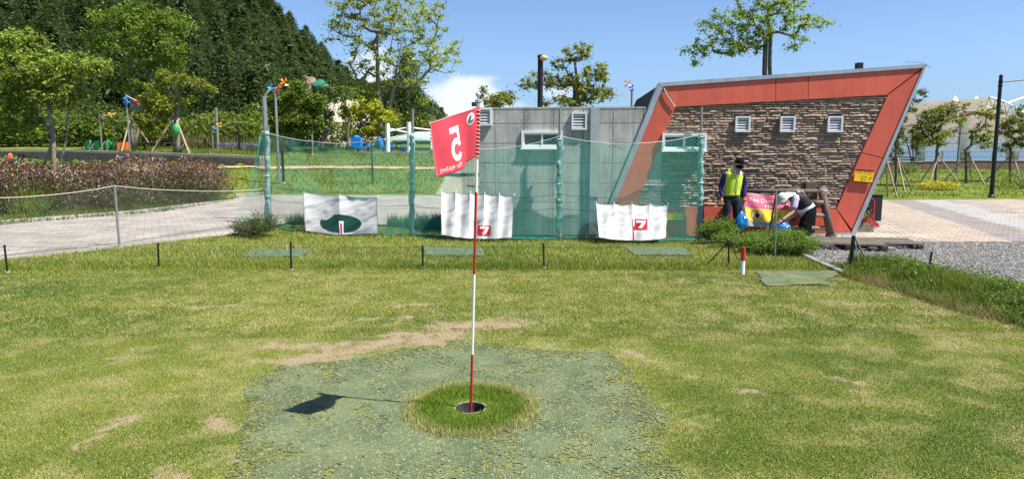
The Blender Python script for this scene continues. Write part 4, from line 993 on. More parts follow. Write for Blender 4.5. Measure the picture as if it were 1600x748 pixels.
# sleeve wound round the pole with white cord
a = q1.copy(); c = q2.copy(); MB().tube([a+(c-a)*k/8 for k in range(9)], [.0135+.001*math.sin(k*2) for k in range(9)], 10).build('sleeve', M_flagred, flag, smooth=True)
pts = []
for k in range(161):
    f = k/160; q = a.lerp(c, f); an = f*13*2*math.pi; pts.append(q+Vector((math.cos(an)*.0155, math.sin(an)*.0155, 0)))
MB().tube(pts, .0022, 5).build('lacing_cord', M_rope, flag)
MB().tube([Vector(SF(np.array([u]), np.array([0.0]))[0]) for u in np.linspace(0, 1, 20)], .004, 5).build('hem', mat('flag_hem', (.66, .22, .26), .8), flag)
MB().tube([Vector(SF(np.array([1.0]), np.array([v]))[0]) for v in np.linspace(0, 1, 20)], .0025, 5).build('hem', mat('flag_hem', (.66, .22, .26), .8), flag)
MB().tube([Vector(tuple(top_out))+Vector((-.004, 0, -.006)), Vector(tuple(top_out))+Vector((.002, 0, .008))], .006, 6).build('corner_loop', M_rope, flag)
five = text_mesh('5', 1.0); xs_ = [v.co.x for v in five.vertices]; ys_ = [v.co.y for v in five.vertices]; fx0, fx1, fy0, fy1 = min(xs_), max(xs_), min(ys_), max(ys_)
# the digit's outline, thickened strokes
me5 = poly_mesh2d([])
def thick5():
    cl = [(.85, .04), (.16, .04), (.16, .10)]
    outer = []
    # strokes as polygons in unit box (x right, y down)
    P = [[(.06, 0), (.96, 0), (.96, .17), (.28, .17), (.06, .17)], [(.06, .17), (.28, .17), (.26, .36), (.05, .47)]]
    arc_o = []; arc_i = []
    n = 22
    for k in range(n+1):
        t_ = R(-160+ (160+150)*k/n); arc_o.append((.48+.52*math.cos(t_), .665+.335*math.sin(t_))); arc_i.append((.48+.28*math.cos(t_), .665+.165*math.sin(t_)))
    for k in range(n): P.append([arc_o[k], arc_o[k+1], arc_i[k+1], arc_i[k]])
    P.append([(.05, .47), (.26, .36), (.30, .48), (.2, .52)])
    return poly_mesh2d(P)
me5 = thick5()
mir = lambda x, y: (.66-(x-.0)*.25+.0, .20+y*.60)       # reversed: seen through from the back
# in the picture the digit's left end is at the flag's outer side
mir = lambda x, y: (.43+x*.25, .20+y*.62)
offc = np.array([.0, -.0035, 0]); offb = np.array([.0, .0045, 0])
print_on('number_five', me5, SF, mir, .0025, M_print, flag, .03)
print_on('number_five', me5, SF, mir, -.0025, M_print, flag, .03)
par = text_mesh('Par 4(65m)', .1)
pm = lambda x, y: (.70+x*.95, .90-y*1.15)
print_on('par_lettering', par, SF, pm, .0025, M_print, flag, .03)
def emb(cx, cy, r, m, dy, nm):
    print_on(nm, disc2d(cx, cy, r*.80, r), SF, idm, .0025+dy, m, flag, .03)
emb(.17, .17, .115, M_print, .001, 'emblem_rim'); emb(.17, .17, .088, mat('emblem_sky', (.45, .50, .62), .8), .002, 'emblem_field')
print_on('emblem_hill', poly_mesh2d([[(.10, .18), (.15, .20), (.24, .17), (.225, .23), (.17, .25), (.115, .23)]]), SF, idm, .0065, mat('emblem_green', (.05, .16, .04), .8), flag, .03)
print_on('emblem_peak', poly_mesh2d([[(.165, .10), (.205, .12), (.225, .165), (.19, .19), (.175, .145)]]), SF, idm, .0065, mat('emblem_purple', (.03, .015, .09), .8), flag, .03)

# ------------------------------------------------------------------ trees
def grow(root, base, clumps, r0, m, name='trunk', trunk_top=None, bend=.12, stems=None):
    """branch skeleton reaching every clump centre; each clump hooks on to the nearest suitable earlier node"""
    base = Vector(base); nodes = [base]; par = [-1]; stems = stems or [trunk_top]
    for tt in stems:
        tt = Vector(tt); prev = 0; n = 5
        for k in range(1, n+1):
            q = base.lerp(tt, k/n)+Vector((random.gauss(0, .03), random.gauss(0, .03), 0))*(tt-base).length*.3; nodes.append(q); par.append(prev); prev = len(nodes)-1
    order = sorted(range(len(clumps)), key=lambda i: (Vector(clumps[i])-Vector(stems[0])).length)
    for i in order:
        c = Vector(clumps[i]); best = None; bd = 1e9
        for j, q in enumerate(nodes):
            if j == 0: continue
            d = (c-q).length + max(0, q.z-c.z)*1.2 + .25*(Vector(stems[0])-q).length*0
            if d < bd: bd = d; best = j
        a = nodes[best]; L = (c-a).length; k = 2 if L > .5 else 1; prev = best
        for s_ in range(1, k+1):
            f = s_/k; q = a.lerp(c, f)+Vector((random.gauss(0, 1), random.gauss(0, 1), random.gauss(0, .6)))*L*bend*(1 if s_ < k else 0); q.z -= L*.10*math.sin(math.pi*f); nodes.append(q); par.append(prev); prev = len(nodes)-1
    ch = [[] for _ in nodes]
    for i, p in enumerate(par):
        if p >= 0: ch[p].append(i)
    wt = [0]*len(nodes)
    for i in range(len(nodes)-1, -1, -1): wt[i] = 1 if not ch[i] else sum(wt[j] for j in ch[i])
    W0 = wt[0]; rad = [max(r0*(q/W0)**.5, r0*.045) for q in wt]; b = MB()
    for i in range(len(nodes)-1, 0, -1):
        if ch[i]: rad[i] = min(rad[i], 1.4*max(rad[j] for j in ch[i]))
        else: rad[i] = r0*.045
    stack = [(0, ch[0])]; done = set()
    def chain(i0, i1):
        pts = [nodes[i0], nodes[i1]]; rs = [min(rad[i0], rad[i1]*1.25), rad[i1]]; cur = i1
        while ch[cur]:
            nx_ = max(ch[cur], key=lambda j: wt[j])
            for j in ch[cur]:
                if j != nx_: todo.append((cur, j))
            pts.append(nodes[nx_]); rs.append(rad[nx_]); cur = nx_
        return pts, rs
    todo = [(0, j) for j in ch[0]]
    while todo:
        a, c = todo.pop(); pts, rs = chain(a, c)
        if a == 0: rs[0] = r0*1.35
        b.tube(pts, rs, 7 if rs[0] > r0*.4 else 5)
    return b.build(name, m, root, smooth=True, fixn=False)
def tree(name, label, base, ells, nclump, r0, stems, leaf, cA, cB, per=90, cr=.45, group=None, cat='tree', bark=None, flatc=.55, depth=None, spread=.9, asp=.5):
    """ells: crown lobes (centre, radii); clumps of leaves at the sampled points"""
    nclump = int(nclump*1.75); cr *= .70; per = int(per*1.0); leaf *= .82
    root = thing(name, label, cat, tuple(base), group); cl = []; tot = sum(e[1][0]*e[1][2] for e in ells)
    for c, r in ells:
        k = max(2, int(nclump*r[0]*r[2]/tot)); got = 0; tries = 0
        while got < k and tries < k*30:
            tries += 1; v = Vector((random.uniform(-1, 1), random.uniform(-1, 1), random.uniform(-1, 1)))
            if v.length > 1 or v.length < .25: continue
            p = Vector(c)+Vector((v.x*r[0], v.y*r[1], v.z*r[2]))
            if any((p-q).length < cr*spread for q in cl): continue
            cl.append(p); got += 1
    grow(root, base, cl, r0, bark or M_bark, stems=stems)
    Ps = []
    for p in cl:
        n = int(per*random.uniform(.5, 1.4)); v = np.random.randn(n, 3); v /= np.linalg.norm(v, axis=1)[:, None]; v *= np.abs(.35+.42*np.random.randn(n, 1))*cr*random.uniform(.85, 1.5); v = v*np.array([random.uniform(.7, 1.35), random.uniform(.7, 1.35), min(.95, flatc*1.35)]); Ps.append(np.array(p)+v)
    Vv, Ff, cc = leafcloud(np.concatenate(Ps), leaf, cA, cB, asp=asp)
    hue = np.repeat(np.concatenate([np.full(len(q), random.uniform(.78, 1.22)) for q in Ps]), 4)[:, None]
    npmesh('crown', Vv, Ff, M_leaf, parent=root, cols=cc*hue)
    return root
def px(Y, *lobes):
    """crown lobes measured in the picture at distance Y: (x, y, rx, ry) -> centre and radii in metres"""
    o = []
    for (x, y, rx, ry) in lobes:
        c = at(x, y, Y); k = Y/FPX; o.append((c, (rx*k, max(rx, ry)*k*.8, ry*k)))
    return o
def gp_(x, Y): X = (x-800)/FPX*Y; return Vector((X, Y, hzs(X, Y)-.03))
YG = ((.22, .30, .028), (.42, .46, .05)); MG = ((.085, .15, .022), (.20, .26, .035)); DG = ((.045, .085, .018), (.12, .165, .03)); BY = ((.30, .33, .02), (.50, .52, .04))
b0 = gp_(597, 46)
tree('shade_tree', 'tall spreading tree with airy yellow-green crown against the sky left of centre', b0, px(46, (610, 20, 85, 40), (560, 50, 50, 35), (665, 75, 50, 40), (620, 95, 60, 22), (540, 15, 35, 25), (690, 100, 28, 18), (560, 105, 22, 22), (640, 130, 34, 12), (650, 30, 50, 35), (600, -25, 80, 30), (585, 135, 18, 25), (650, 160, 18, 8)), 150, .21, [at(598, 128, 46), at(626, 70, 46.5), at(588, 60, 45.6)], .105, *YG, per=72, cr=.78, flatc=.42, bark=M_bark_pale)
tree('golden_tree', 'small bright yellow-green tree behind the blue play seats', gp_(563, 45), px(45, (565, 165, 30, 14), (600, 185, 22, 12), (550, 180, 20, 18), (580, 205, 28, 10), (610, 178, 12, 10)), 46, .11, [at(565, 180, 45)], .10, *BY, per=110, cr=.42, flatc=.6)
tree('leafy_tree', 'dense mid green tree behind the net, near the orange pinwheel', gp_(455, 40), px(40, (455, 150, 30, 22), (440, 185, 25, 25), (470, 190, 30, 22), (490, 160, 18, 15), (430, 160, 12, 12)), 70, .12, [at(456, 180, 40)], .11, *MG, per=110, cr=.5)
tree('leafy_tree', 'loose dark tree standing in front of the left edge of the bare sandy slope', gp_(505, 41), px(41, (510, 150, 28, 15), (500, 180, 22, 18), (490, 205, 10, 10)), 24, .12, [at(508, 180, 41), at(522, 165, 41)], .10, *DG, per=90, cr=.5)
tree('leafy_tree', 'thin tree of small dark leaves in front of the middle of the bare sandy slope', gp_(545, 43), px(43, (545, 148, 22, 10), (538, 175, 8, 12)), 14, .10, [at(545, 180, 43)], .09, *MG, per=80, cr=.45)
tree('park_tree', 'tall green tree with a thick trunk behind the red pinwheel on the left lawn', gp_(213, 40), px(40, (230, 50, 60, 35), (190, 35, 40, 25), (215, 90, 55, 30), (160, 60, 22, 20), (262, 85, 30, 30), (200, 130, 40, 22), (270, 40, 30, 18), (215, 15, 30, 12)), 92, .17, [at(214, 120, 40), at(240, 80, 40.5), at(195, 75, 39.6)], .10, *((.10, .19, .022), (.24, .33, .04)), per=115, cr=.65, bark=M_bark_pale)
tree('park_tree', 'gnarled propped tree with half-bare branches and a green bag hanging on its trunk', gp_(281, 36), px(36, (240, 150, 22, 20), (235, 185, 25, 22), (262, 165, 20, 14), (300, 128, 25, 8), (328, 138, 12, 8), (260, 120, 18, 10), (250, 205, 18, 8), (290, 155, 14, 8)), 66, .16, [at(278, 150, 36), at(262, 118, 36), at(320, 160, 36)], .085, *((.16, .21, .02), (.30, .33, .04)), per=85, cr=.38, bark=M_bark_pale)
tree('sapling', 'young light green tree with a forked pale trunk, rising out of the hedge', gp_(88, 21), px(21, (75, 110, 60, 28), (40, 70, 30, 22), (120, 100, 42, 14), (30, 130, 35, 30), (90, 148, 44, 16), (150, 105, 24, 8), (30, 185, 34, 26), (5, 100, 16, 40), (18, 55, 16, 10)), 112, .075, [at(88, 175, 21), at(112, 140, 21.1), at(72, 130, 20.8)], .070, *((.16, .24, .03), (.34, .42, .07)), per=105, cr=.34, bark=M_bark_pale)
tree('sapling', 'dense green tree at the very left edge behind the hedge', gp_(-40, 24), px(24, (-40, 110, 50, 40), (-10, 160, 45, 40), (20, 200, 38, 20), (-60, 160, 50, 40), (-30, 70, 35, 25)), 110, .10, [at(-35, 170, 24)], .085, *MG, per=100, cr=.45)
tree('background_tree', 'rounded clumpy tree behind the concrete building next to the black street lamp', gp_(902, 30), px(30, (900, 85, 24, 12), (935, 110, 22, 12), (905, 130, 45, 18), (850, 125, 25, 14), (930, 145, 30, 14), (825, 132, 14, 8), (875, 100, 16, 8), (885, 158, 40, 10), (915, 75, 10, 8)), 96, .15, [at(897, 120, 30), at(900, 90, 30)], .075, (.11, .15, .025), (.34, .35, .05), per=56, cr=.33, bark=M_bark)
tree('background_tree', 'small yellowish tree top peeking over the concrete wall just right of the flag pole', gp_(780, 30), px(30, (785, 155, 22, 9), (770, 162, 16, 8), (755, 148, 5, 12), (795, 150, 10, 6)), 24, .08, [at(780, 165, 30)], .07, *((.15, .19, .02), (.33, .34, .04)), per=70, cr=.3)
tree('background_tree', 'large green tree spreading above the red-framed roof', gp_(1203, 33), px(33, (1130, 40, 42, 25), (1100, 74, 30, 12), (1190, 30, 50, 28), (1150, 76, 46, 14), (1260, 35, 30, 12), (1245, 65, 22, 14), (1225, 5, 40, 20), (1175, -25, 60, 20), (1085, 78, 18, 8), (1095, 98, 18, 5), (1292, 35, 12, 7), (1170, 60, 30, 20)), 125, .15, [at(1206, 55, 33), at(1196, 70, 33.1)], .08, *((.16, .26, .028), (.36, .46, .055)), per=62, cr=.48, flatc=.5)
# staked young trees on the right lawn
def stakes(base, h, sp, n=3, a0=.4, root=None, r=.035):
    for k in range(n):
        a = a0+k*2*math.pi/n; foot = Vector((base.x+math.cos(a)*sp, base.y+math.sin(a)*sp, base.z)); top_ = Vector((base.x-math.cos(a)*.06, base.y-math.sin(a)*.06, base.z+h))
        MB().tube([foot, top_], r, 6).build('stake', M_stake, root)
RT = [(1398, 28, 'staked tree half hidden behind the slanted red frame', px(28, (1400, 170, 16, 20), (1395, 205, 14, 16)), 20, DG),
      (1426, 44, 'multi-stemmed dark green tree just right of the red frame on the far lawn', px(44, (1425, 160, 20, 20), (1400, 190, 20, 25), (1440, 150, 12, 10), (1420, 220, 35, 16), (1395, 235, 25, 12), (1450, 190, 16, 20), (1440, 230, 20, 12)), 80, ((.05, .09, .018), (.15, .19, .03))),
      (1461, 31, 'staked green and yellow tree in front of the tent canopy', px(31, (1462, 185, 22, 18), (1455, 215, 28, 18), (1480, 170, 14, 10), (1440, 205, 16, 16), (1448, 182, 8, 8)), 52, ((.10, .15, .02), (.30, .30, .04))),
      (1508, 33, 'sparse Y-shaped staked tree with yellowing leaves', px(33, (1545, 175, 18, 12), (1530, 205, 16, 14), (1495, 190, 10, 16), (1540, 222, 14, 10), (1510, 165, 10, 6)), 30, ((.17, .22, .03), (.34, .35, .04))),
      (1576, 34, 'staked tree behind the tall black lamp post at the right edge', px(34, (1580, 195, 28, 16), (1600, 215, 22, 14), (1570, 230, 12, 8), (1610, 180, 25, 16)), 50, ((.09, .14, .02), (.26, .28, .04)))]
for x, Y, lab, lob, nc, col in RT:
    bb = gp_(x, Y); t = tree('staked_tree', lab, bb, lob, nc, .06, [at(x+(3 if x != 1508 else 0), 235, Y)] if x != 1426 else [at(1426, 215, Y), at(1415, 215, Y), at(1437, 210, Y)], .07, *col, per=62, cr=.34, group='young trees on the right lawn')
    if x != 1426: stakes(bb, 1.5, 1.0, 3, random.random()*2, t)
tstk = thing('tree_support', 'set of pale wooden stakes standing at the edge of the red frame on the lawn', 'tree stakes', tuple(gp_(1380, 25)))
stakes(gp_(1382, 25.5), 1.5, .55, 3, .9, tstk)

# ------------------------------------------------------------------ forested hill
def pine_variant(k):
    rs = np.random.RandomState(40+k); h = 1.0; P = []; n = 0
    L_ = 38+4*k
    for i in range(L_):
        f = (i/L_); z = .18+.82*f; rad = (.30+.04*k)*(1-f)**.75+.03; m = int(7+20*(1-f))
        for a in rs.rand(m)*2*np.pi:
            q = rad*(.65+.45*rs.rand()); t = rs.rand(9)**.6; P.append(np.stack([np.cos(a)*q*t, np.sin(a)*q*t, z-.10*t*t*q*2+.02*rs.randn(9)], -1)+rs.randn(9, 3)*.018)
    P = np.concatenate(P); Vv, Ff, cc = leafcloud(P, .019, (.030, .060, .018), (.095, .135, .035), flat=.5, asp=.35); return Vv, Ff, cc
pines = []
for k in range(4):
    Vv, Ff, cc = pine_variant(k); o = npmesh('crown', Vv, Ff, M_leaf, cols=cc); me = o.data; bpy.data.objects.remove(o)
    b = MB(); b.tube([(0, 0, -.05), (.01, 0, .4), (0, .01, .95)], [.022, .016, .004], 6); o = b.build('trunk', M_bark); mt = o.data; bpy.data.objects.remove(o); pines.append((me, mt))
rc = npmesh('crown', *pine_variant(1)[:2], M_leaf, cols=np.tile((.16, .06, .035), (len(pines[1][0].vertices), 1))*(.5+np.random.rand(len(pines[1][0].vertices), 1))); rust = rc.data; bpy.data.objects.remove(rc)
slope_poly = [(p.x, p.y) for p in (at(x, 200, Y) for x, Y in [(488, 64), (515, 100), (585, 100), (612, 64)])]
cand = []
rs = np.random.RandomState(5)
Yr = 58
while Yr < 128:
    sp = 3.5 if Yr < 80 else 4.5; X = -Yr*.85
    while X < -4:
        x = X+rs.uniform(-1.4, 1.4); y = Yr+rs.uniform(-1.4, 1.4); X += sp
        z = hzs(x, y)
        u = x/y; pxx = 800+1060*u
        if x > -9: continue
        if inpoly(np.array([x]), np.array([y]), slope_poly)[0]: continue
        if 470 < pxx < 628 and y < 100: continue
        if z < .9 and y < 100: continue
        cand.append((x, y, z))
    Yr += sp*.95
for _ in range(420):
    y = rs.uniform(84, 132); x = (rs.uniform(380, 690)-800)/1060*y
    pxx = 800+1060*x/y
    if (y < 100 and 480 < pxx < 625) or x > -9: continue
    cand.append((x, y, hzs(x, y)))
# keep those that can be seen: in the field and not deep behind nearer, higher ones
def seen(c):
    x, y, z = c; 
    if not (-.80 < x/y < -.085): return False
    topy = 374-FPX*math.tan(math.atan2(z-1.75, y)-0+PITCH) if False else 235-(z-1.75)/y*FPX
    return topy > -30
cand = [c for c in cand if seen(c)]
cand.sort(key=lambda c: c[1]); print('pines', len(cand))
if len(cand) > 300:
    # nearest 300 as things, thin out evenly behind
    idx = sorted(rs.choice(len(cand), 300, replace=False)); rest_ = [c for i, c in enumerate(cand) if i not in set(idx)]; cand = [cand[i] for i in idx]
else: rest_ = []
def put_pine(c, i, me=None, lab=None):
    x, y, z = c; k = rs.randint(4); H = rs.uniform(5.8, 8.5)*(1 if y < 100 else .95); s_ = H*rs.uniform(.9, 1.25)
    e = thing('pine_tree', lab or 'dark evergreen tree in the dense wood covering the hill', 'tree', (x, y, z-.2), 'evergreens covering the hill'); e.rotation_euler = (0, 0, rs.uniform(0, 6.28))
    for nm, dat in (('crown', me or pines[k][0]), ('trunk', pines[k][1])):
        o = bpy.data.objects.new(nm, dat); C.objects.link(o); o.parent = e; o.scale = (s_, s_, H)
    return e
for i, c in enumerate(cand): put_pine(c, i)
if rest_:
    VV = []; FF = []; CC = []; base_ = 0
    keepn = rest_[:520]
    src = []
    for me, _ in pines:
        v = np.empty(len(me.vertices)*3, np.float32); me.vertices.foreach_get('co', v); v = v.reshape(-1, 4, 3); q = v[rs.rand(len(v)) < .25]; src.append(q)
    for c in keepn:
        q = src[rs.randint(4)]; H = rs.uniform(5.8, 8.5); a = rs.uniform(0, 6.28); m3 = np.array([[math.cos(a), math.sin(a), 0], [-math.sin(a), math.cos(a), 0], [0, 0, 1]])
        cen = q.mean(1, keepdims=True); v = (cen+(q-cen)*2.0)@m3*np.array([H*1.1, H*1.1, H])+np.array(c)-np.array([0, 0, .2])
        VV.append(v.reshape(-1, 3)); n = len(q); FF.append(np.arange(4*n).reshape(-1, 4)+base_); base_ += 4*n; k = rs.rand(n, 1); CC.append(np.repeat(np.array((.030, .060, .018))*(1-k)+np.array((.095, .135, .035))*k, 4, 0))
    o = npmesh('far_wood', np.concatenate(VV), np.concatenate(FF), M_leaf, cols=np.concatenate(CC)); o['kind'] = 'stuff'
for (xx, yy, Y) in [(352, 118, 84), (155, 95, 70)]:
    p = at(xx, yy, Y); q = put_pine((p.x, p.y, p.z-5.5), 0, rust, 'rust-brown dead evergreen on the hill'); q['group'] = 'dead rusty evergreens on the hill'
# low scrub at the foot of the wood (left), behind the lawn
def bush(label, X, Y, r, h, cA, cB, n=2600, leaf=.09, group=None, name='bush', cat='bush', z=None):
    z = hzs(X, Y) if z is None else z; v = np.random.randn(n, 3); v /= np.linalg.norm(v, axis=1)[:, None]; v *= (.55+.5*np.random.rand(n, 1)); P = v*np.array([r, r*.8, h*.55])
    P *= (.75+.5*fbm(P[:, 0]*2/r+X, P[:, 2]*2/h+Y, 2))[:, None]; P += np.array([X, Y, z+h*.48]); P[:, 2] = np.maximum(P[:, 2], z+.02)
    root = thing(name, label, cat, (X, Y, z), group); Vv, Ff, cc = leafcloud(P, leaf, cA, cB); npmesh('foliage', Vv, Ff, M_leaf, parent=root, cols=cc)
    b = MB()
    for k in range(6):
        a = k*1.05; b.tube([(X, Y, z-.03), (X+math.cos(a)*r*.3, Y+math.sin(a)*r*.3, z+h*.4), (X+math.cos(a)*r*.6, Y+math.sin(a)*r*.5, z+h*.75)], [.02, .015, .006], 5)
    b.build('stems', M_bark, root)['kind'] = 'stuff'
    return root
proto = []
x = -52
k = 0
for pxp, Y, rr_, hh_, col in [(20, 47, 2.6, 2.6, DG), (70, 48, 2.8, 2.8, MG), (120, 47, 2.4, 2.3, MG), (165, 48, 2.6, 2.8, DG), (205, 47, 2.3, 2.2, MG), (250, 48, 2.5, 2.0, ((.10, .15, .02), (.20, .24, .03))), (300, 47, 2.2, 1.9, MG), (345, 46, 2.4, 2.3, ((.10, .15, .02), (.20, .24, .03))), (385, 45, 1.8, 1.8, MG), (425, 47, 2.4, 2.8, MG), (475, 48, 2.4, 2.4, DG), (520, 52, 2.2, 2.0, MG), (590, 50, 2.2, 2.2, DG), (640, 60, 3.2, 2.6, ((.10, .14, .02), (.24, .26, .03))), (690, 62, 3.4, 2.2, MG)]:
    X = (pxp-800)/FPX*Y; bush('green shrub in the row along the foot of the wooded hill', X, Y, rr_, hh_, *col, n=2300, leaf=.12, group='shrubs along the foot of the hill')
tall_flowers = tallgrass('meadow_flowers', [(-21, 43), (-14.5, 43), (-14.5, 45), (-21, 45)], 2500, .8, (.10, .13, .03), (.22, .22, .06), wid=.03, zf=hz)
P = np.stack([np.random.uniform(-18.5, -15.6, 900), np.random.uniform(42.4, 43.2, 900), np.zeros(900)], -1); P[:, 2] = hz(P[:, 0], P[:, 1])+np.random.rand(900)*.38
Vv, Ff, cc = leafcloud(P, .05, (.12, .12, .25), (.30, .30, .42)); npmesh('lavender', Vv, Ff, M_leaf, cols=cc)['kind'] = 'stuff'
# bare sandy slope, netting and slip scar
M_sand = mat('bare_soil', (.52, .44, .33), .95, noise=(.35, .22), bump=(1.2, .8, .2))
def slope_z(x, y): return hz(x, y)
sp_ = [at(x, y, Y) for x, y, Y in [(492, 224, 66), (500, 175, 80), (528, 152, 88), (556, 158, 86), (585, 190, 78), (612, 224, 66)]]
b = MB(); n1, n2 = 24, 12; VV = []
TP = [at(x, y, Y) for x, y, Y in [(480, 200, 78), (505, 168, 82), (530, 150, 86), (556, 156, 84), (580, 180, 80), (618, 218, 74)]]
for i in range(n1+1):
    f = i/n1*5; k = min(int(f), 4); t_ = TP[k].lerp(TP[k+1], f-k); bt = Vector((t_.x*.86, 62, 1.9))
    for j in range(n2+1):
        g_ = j/n2; p = t_.lerp(bt, g_); p.z += (fbm(np.array([p.x*.5]), np.array([p.y*.5]))[0]-.5)*.8*math.sin(math.pi*g_); VV.append(p)
b.add(VV, [(i*(n2+1)+j, (i+1)*(n2+1)+j, (i+1)*(n2+1)+j+1, i*(n2+1)+j+1) for i in range(n1) for j in range(n2)])
# give it a back so that it is a bank, not a card
back = [Vector((v[0]*1.12, v[1]+9, v[2]-.2)) for v in VV[::n2+1]]; kk = len(b.v); b.add(back, []); b.f += [(i*(n2+1), (i+1)*(n2+1), kk+i+1, kk+i) for i in range(n1)]
b.build('sandy_slope', M_sand, smooth=True)['kind'] = 'structure'
def patch(name, cx, cy, Y, rx, ry, m, lab, cat, tilt=.0):
    c = at(cx, cy, Y); b = MB(); n = 20; k = Y/FPX; top_ = [c]
    pts = []
    for r_ in (.5, 1.0):
        for i in range(n):
            a = 2*math.pi*i/n; q = r_*(1+.25*math.sin(a*3+cx)); pts.append(c+Vector((math.cos(a)*rx*k*q+math.sin(a)*ry*k*q*tilt, math.sin(a)*ry*k*q*.9, math.sin(a)*ry*k*q+.25*(1-r_)*math.cos(a*5))))
    b.add([c]+pts, [(0, 1+i, 1+(i+1) % n) for i in range(n)]+[(1+i, 1+(i+1) % n, 1+n+(i+1) % n, 1+n+i) for i in range(n)])
    lo_ = [Vector(p)+Vector((0, .5, -.5)) for p in pts[n:]]; kk = len(b.v); b.add(lo_, []); b.f += [(1+n+i, 1+n+(i+1) % n, kk+(i+1) % n, kk+i) for i in range(n)]
    o = b.build(name, m, loc=tuple(c), smooth=True); return tag(o, lab, cat)
patch('slope_netting', 500, 131, 84, 12, 6, mat('slope_net', (.03, .20, .13), .8, noise=(1.5, .4)), 'green netting draped over the slip near the top of the hill', 'netting', tilt=-.6)
o = patch('slip_scar', 478, 130, 85, 12, 14, mat('slip_soil', (.24, .17, .12), .95, noise=(1, .5), bump=(2, 1, .2)), None, None); o['kind'] = 'structure'

# ------------------------------------------------------------------ hedge of red-leaved shrubs with pale flowers
def hedge_mesh(k, n=5200):
    rs = np.random.RandomState(90+k); v = rs.randn(n, 3); v /= np.linalg.norm(v, axis=1)[:, None]; v *= (.62+.42*rs.rand(n, 1)); v = v*np.array([1.35, 1.15, .88]); v *= (.72+.5*fbm(v[:, 0]*1.6+k*7, v[:, 2]*1.8+v[:, 1], 3))[:, None]; v[:, 2] = np.abs(v[:, 2]+.72)
    Vv, Ff, cc = leafcloud(v, .034, (.075, .028, .018), (.17, .075, .045), flat=.4); m = len(v); z = v[:, 2]; r = rs.rand(m)
    col = cc.reshape(m, 4, 3); gr = (r < np.clip(.85-.52*z, .12, .85)); col[gr] = np.array([.055, .10, .025])*(.7+.6*rs.rand(gr.sum(), 1, 1)); fl = (rs.rand(m) < np.clip(.03+.17*z, 0, .24)*(.2+1.5*sst(.4, .65, fbm(v[:, 0]*2.5, v[:, 2]*3+k, 2)))); col[fl] = np.array([.58, .42, .38])*(.7+.5*rs.rand(fl.sum(), 1, 1))
    return Vv, Ff, col.reshape(-1, 3)
hm = []
for k in range(3):
    o = npmesh('foliage', *hedge_mesh(k)[:2], M_leaf, cols=hedge_mesh(k)[2]); hm.append(o.data); bpy.data.objects.remove(o)
b = MB()
for k in range(7):
    a = k*.9; b.tube([(0, 0, -.05), (math.cos(a)*.3, math.sin(a)*.3, .6), (math.cos(a)*.8, math.sin(a)*.6, 1.25)], [.022, .015, .006], 5)
o = b.build('stems', M_bark); hs = o.data; bpy.data.objects.remove(o)
front = [(-14.9, 16.4), (-13.4, 18.0), (-11.1, 19.9), (-9.75, 23.5)]
def fpnt(t):
    t *= 3; k = min(int(t), 2); f = t-k; return front[k][0]*(1-f)+front[k+1][0]*f, front[k][1]*(1-f)+front[k+1][1]*f
def put_shrub(x, y, i, s, lab):
    e = thing('red_shrub', lab, 'shrub', (x, y, 0), 'red-leaved flowering shrubs along the road'); e.rotation_euler = (0, 0, i*1.7)
    for nm, dat in (('foliage', hm[i % 3]), ('stems', hs)):
        o = bpy.data.objects.new(nm, dat); C.objects.link(o); o.parent = e; o.scale = s
        if nm == 'stems': o['kind'] = 'stuff'
i = 0
for row, (dx, dy) in enumerate([(-.75, 1.0), (-2.4, 2.6)]):
    for k in range(9):
        x, y = fpnt(k/8); x += dx; y += dy
        if row == 0 and k == 8: x -= .2; y -= .9
        sz = .93+.12*math.sin(k*2.3+row); put_shrub(x, y, i, (sz, sz, sz*(1.02 if row else .98)), ('red-leaved shrub with small pale flowers in the front row of the hedge, facing the road' if row == 0 else 'red-leaved shrub in the back row of the hedge, towards the retaining wall') if not (row == 0 and k == 8) else 'last rounded red-leaved shrub at the right end of the hedge, thick with pale flowers'); i += 1
tallgrass('verge_grass', [ip(0, 352), ip(120, 342), ip(250, 332), ip(366, 313), ip(366, 309), ip(250, 322), ip(0, 336)], 11000, .09, (.07, .12, .015), (.17, .20, .03), wid=.011, zf=lambda x, y: np.zeros(np.shape(x)))
M_verge = M_lawn
tallgrass('verge_weeds', [ip(18, 338), ip(75, 336), ip(75, 329), ip(18, 331)], 1500, .7, (.12, .20, .02), (.24, .30, .03), wid=.012, zf=lambda x, y: np.zeros(np.shape(x)))

# rough grass on the banks beyond the road
def rough(n, x0, x1, y0, y1, h, wid, cA, cB, ok_fn=None):
    Y = y0+(y1-y0)*np.random.rand(n); X = x0+(x1-x0)*np.random.rand(n); ok = (np.abs(X) < Y*.8)
    if ok_fn is not None: ok &= ok_fn(X, Y)
    X = X[ok]; Y = Y[ok]; q = fbm(X*.9, Y*.9, 4); k = np.clip((q-.35)*3, 0, 1)[:, None]; ok = np.random.rand(len(X)) < np.clip(1.5-q*1.6, .15, 1); X, Y, k, q = X[ok], Y[ok], k[ok], q[ok]
    return X, Y, hz(X, Y), h*(.4+.9*np.random.rand(len(X)))*(.5+q), (np.array(cA)*(1-k)+np.array(cB)*k)*(.6+.7*np.random.rand(len(X), 1)), np.full(len(X), wid)
A_ = rough(42000, -26, -.5, 26.8, 45, .13, .018, (.09, .15, .018), (.22, .23, .04), lambda x, y: (np.abs(y-32.6-(fbm(x*.6, x*0+3)-.5)*.8) > .3) & ~((x > -2.9) & (x < -1.2) & (y < 40)))
B_ = rough(26000, 9, 36, 24.8, 49, .12, .016, (.12, .20, .018), (.24, .29, .035), lambda x, y: ~inpoly(x, y, np.array([(p[0], p[1]) for p in plaza_poly])))
cat_ = [np.concatenate([A_[i], B_[i]]) for i in range(6)]
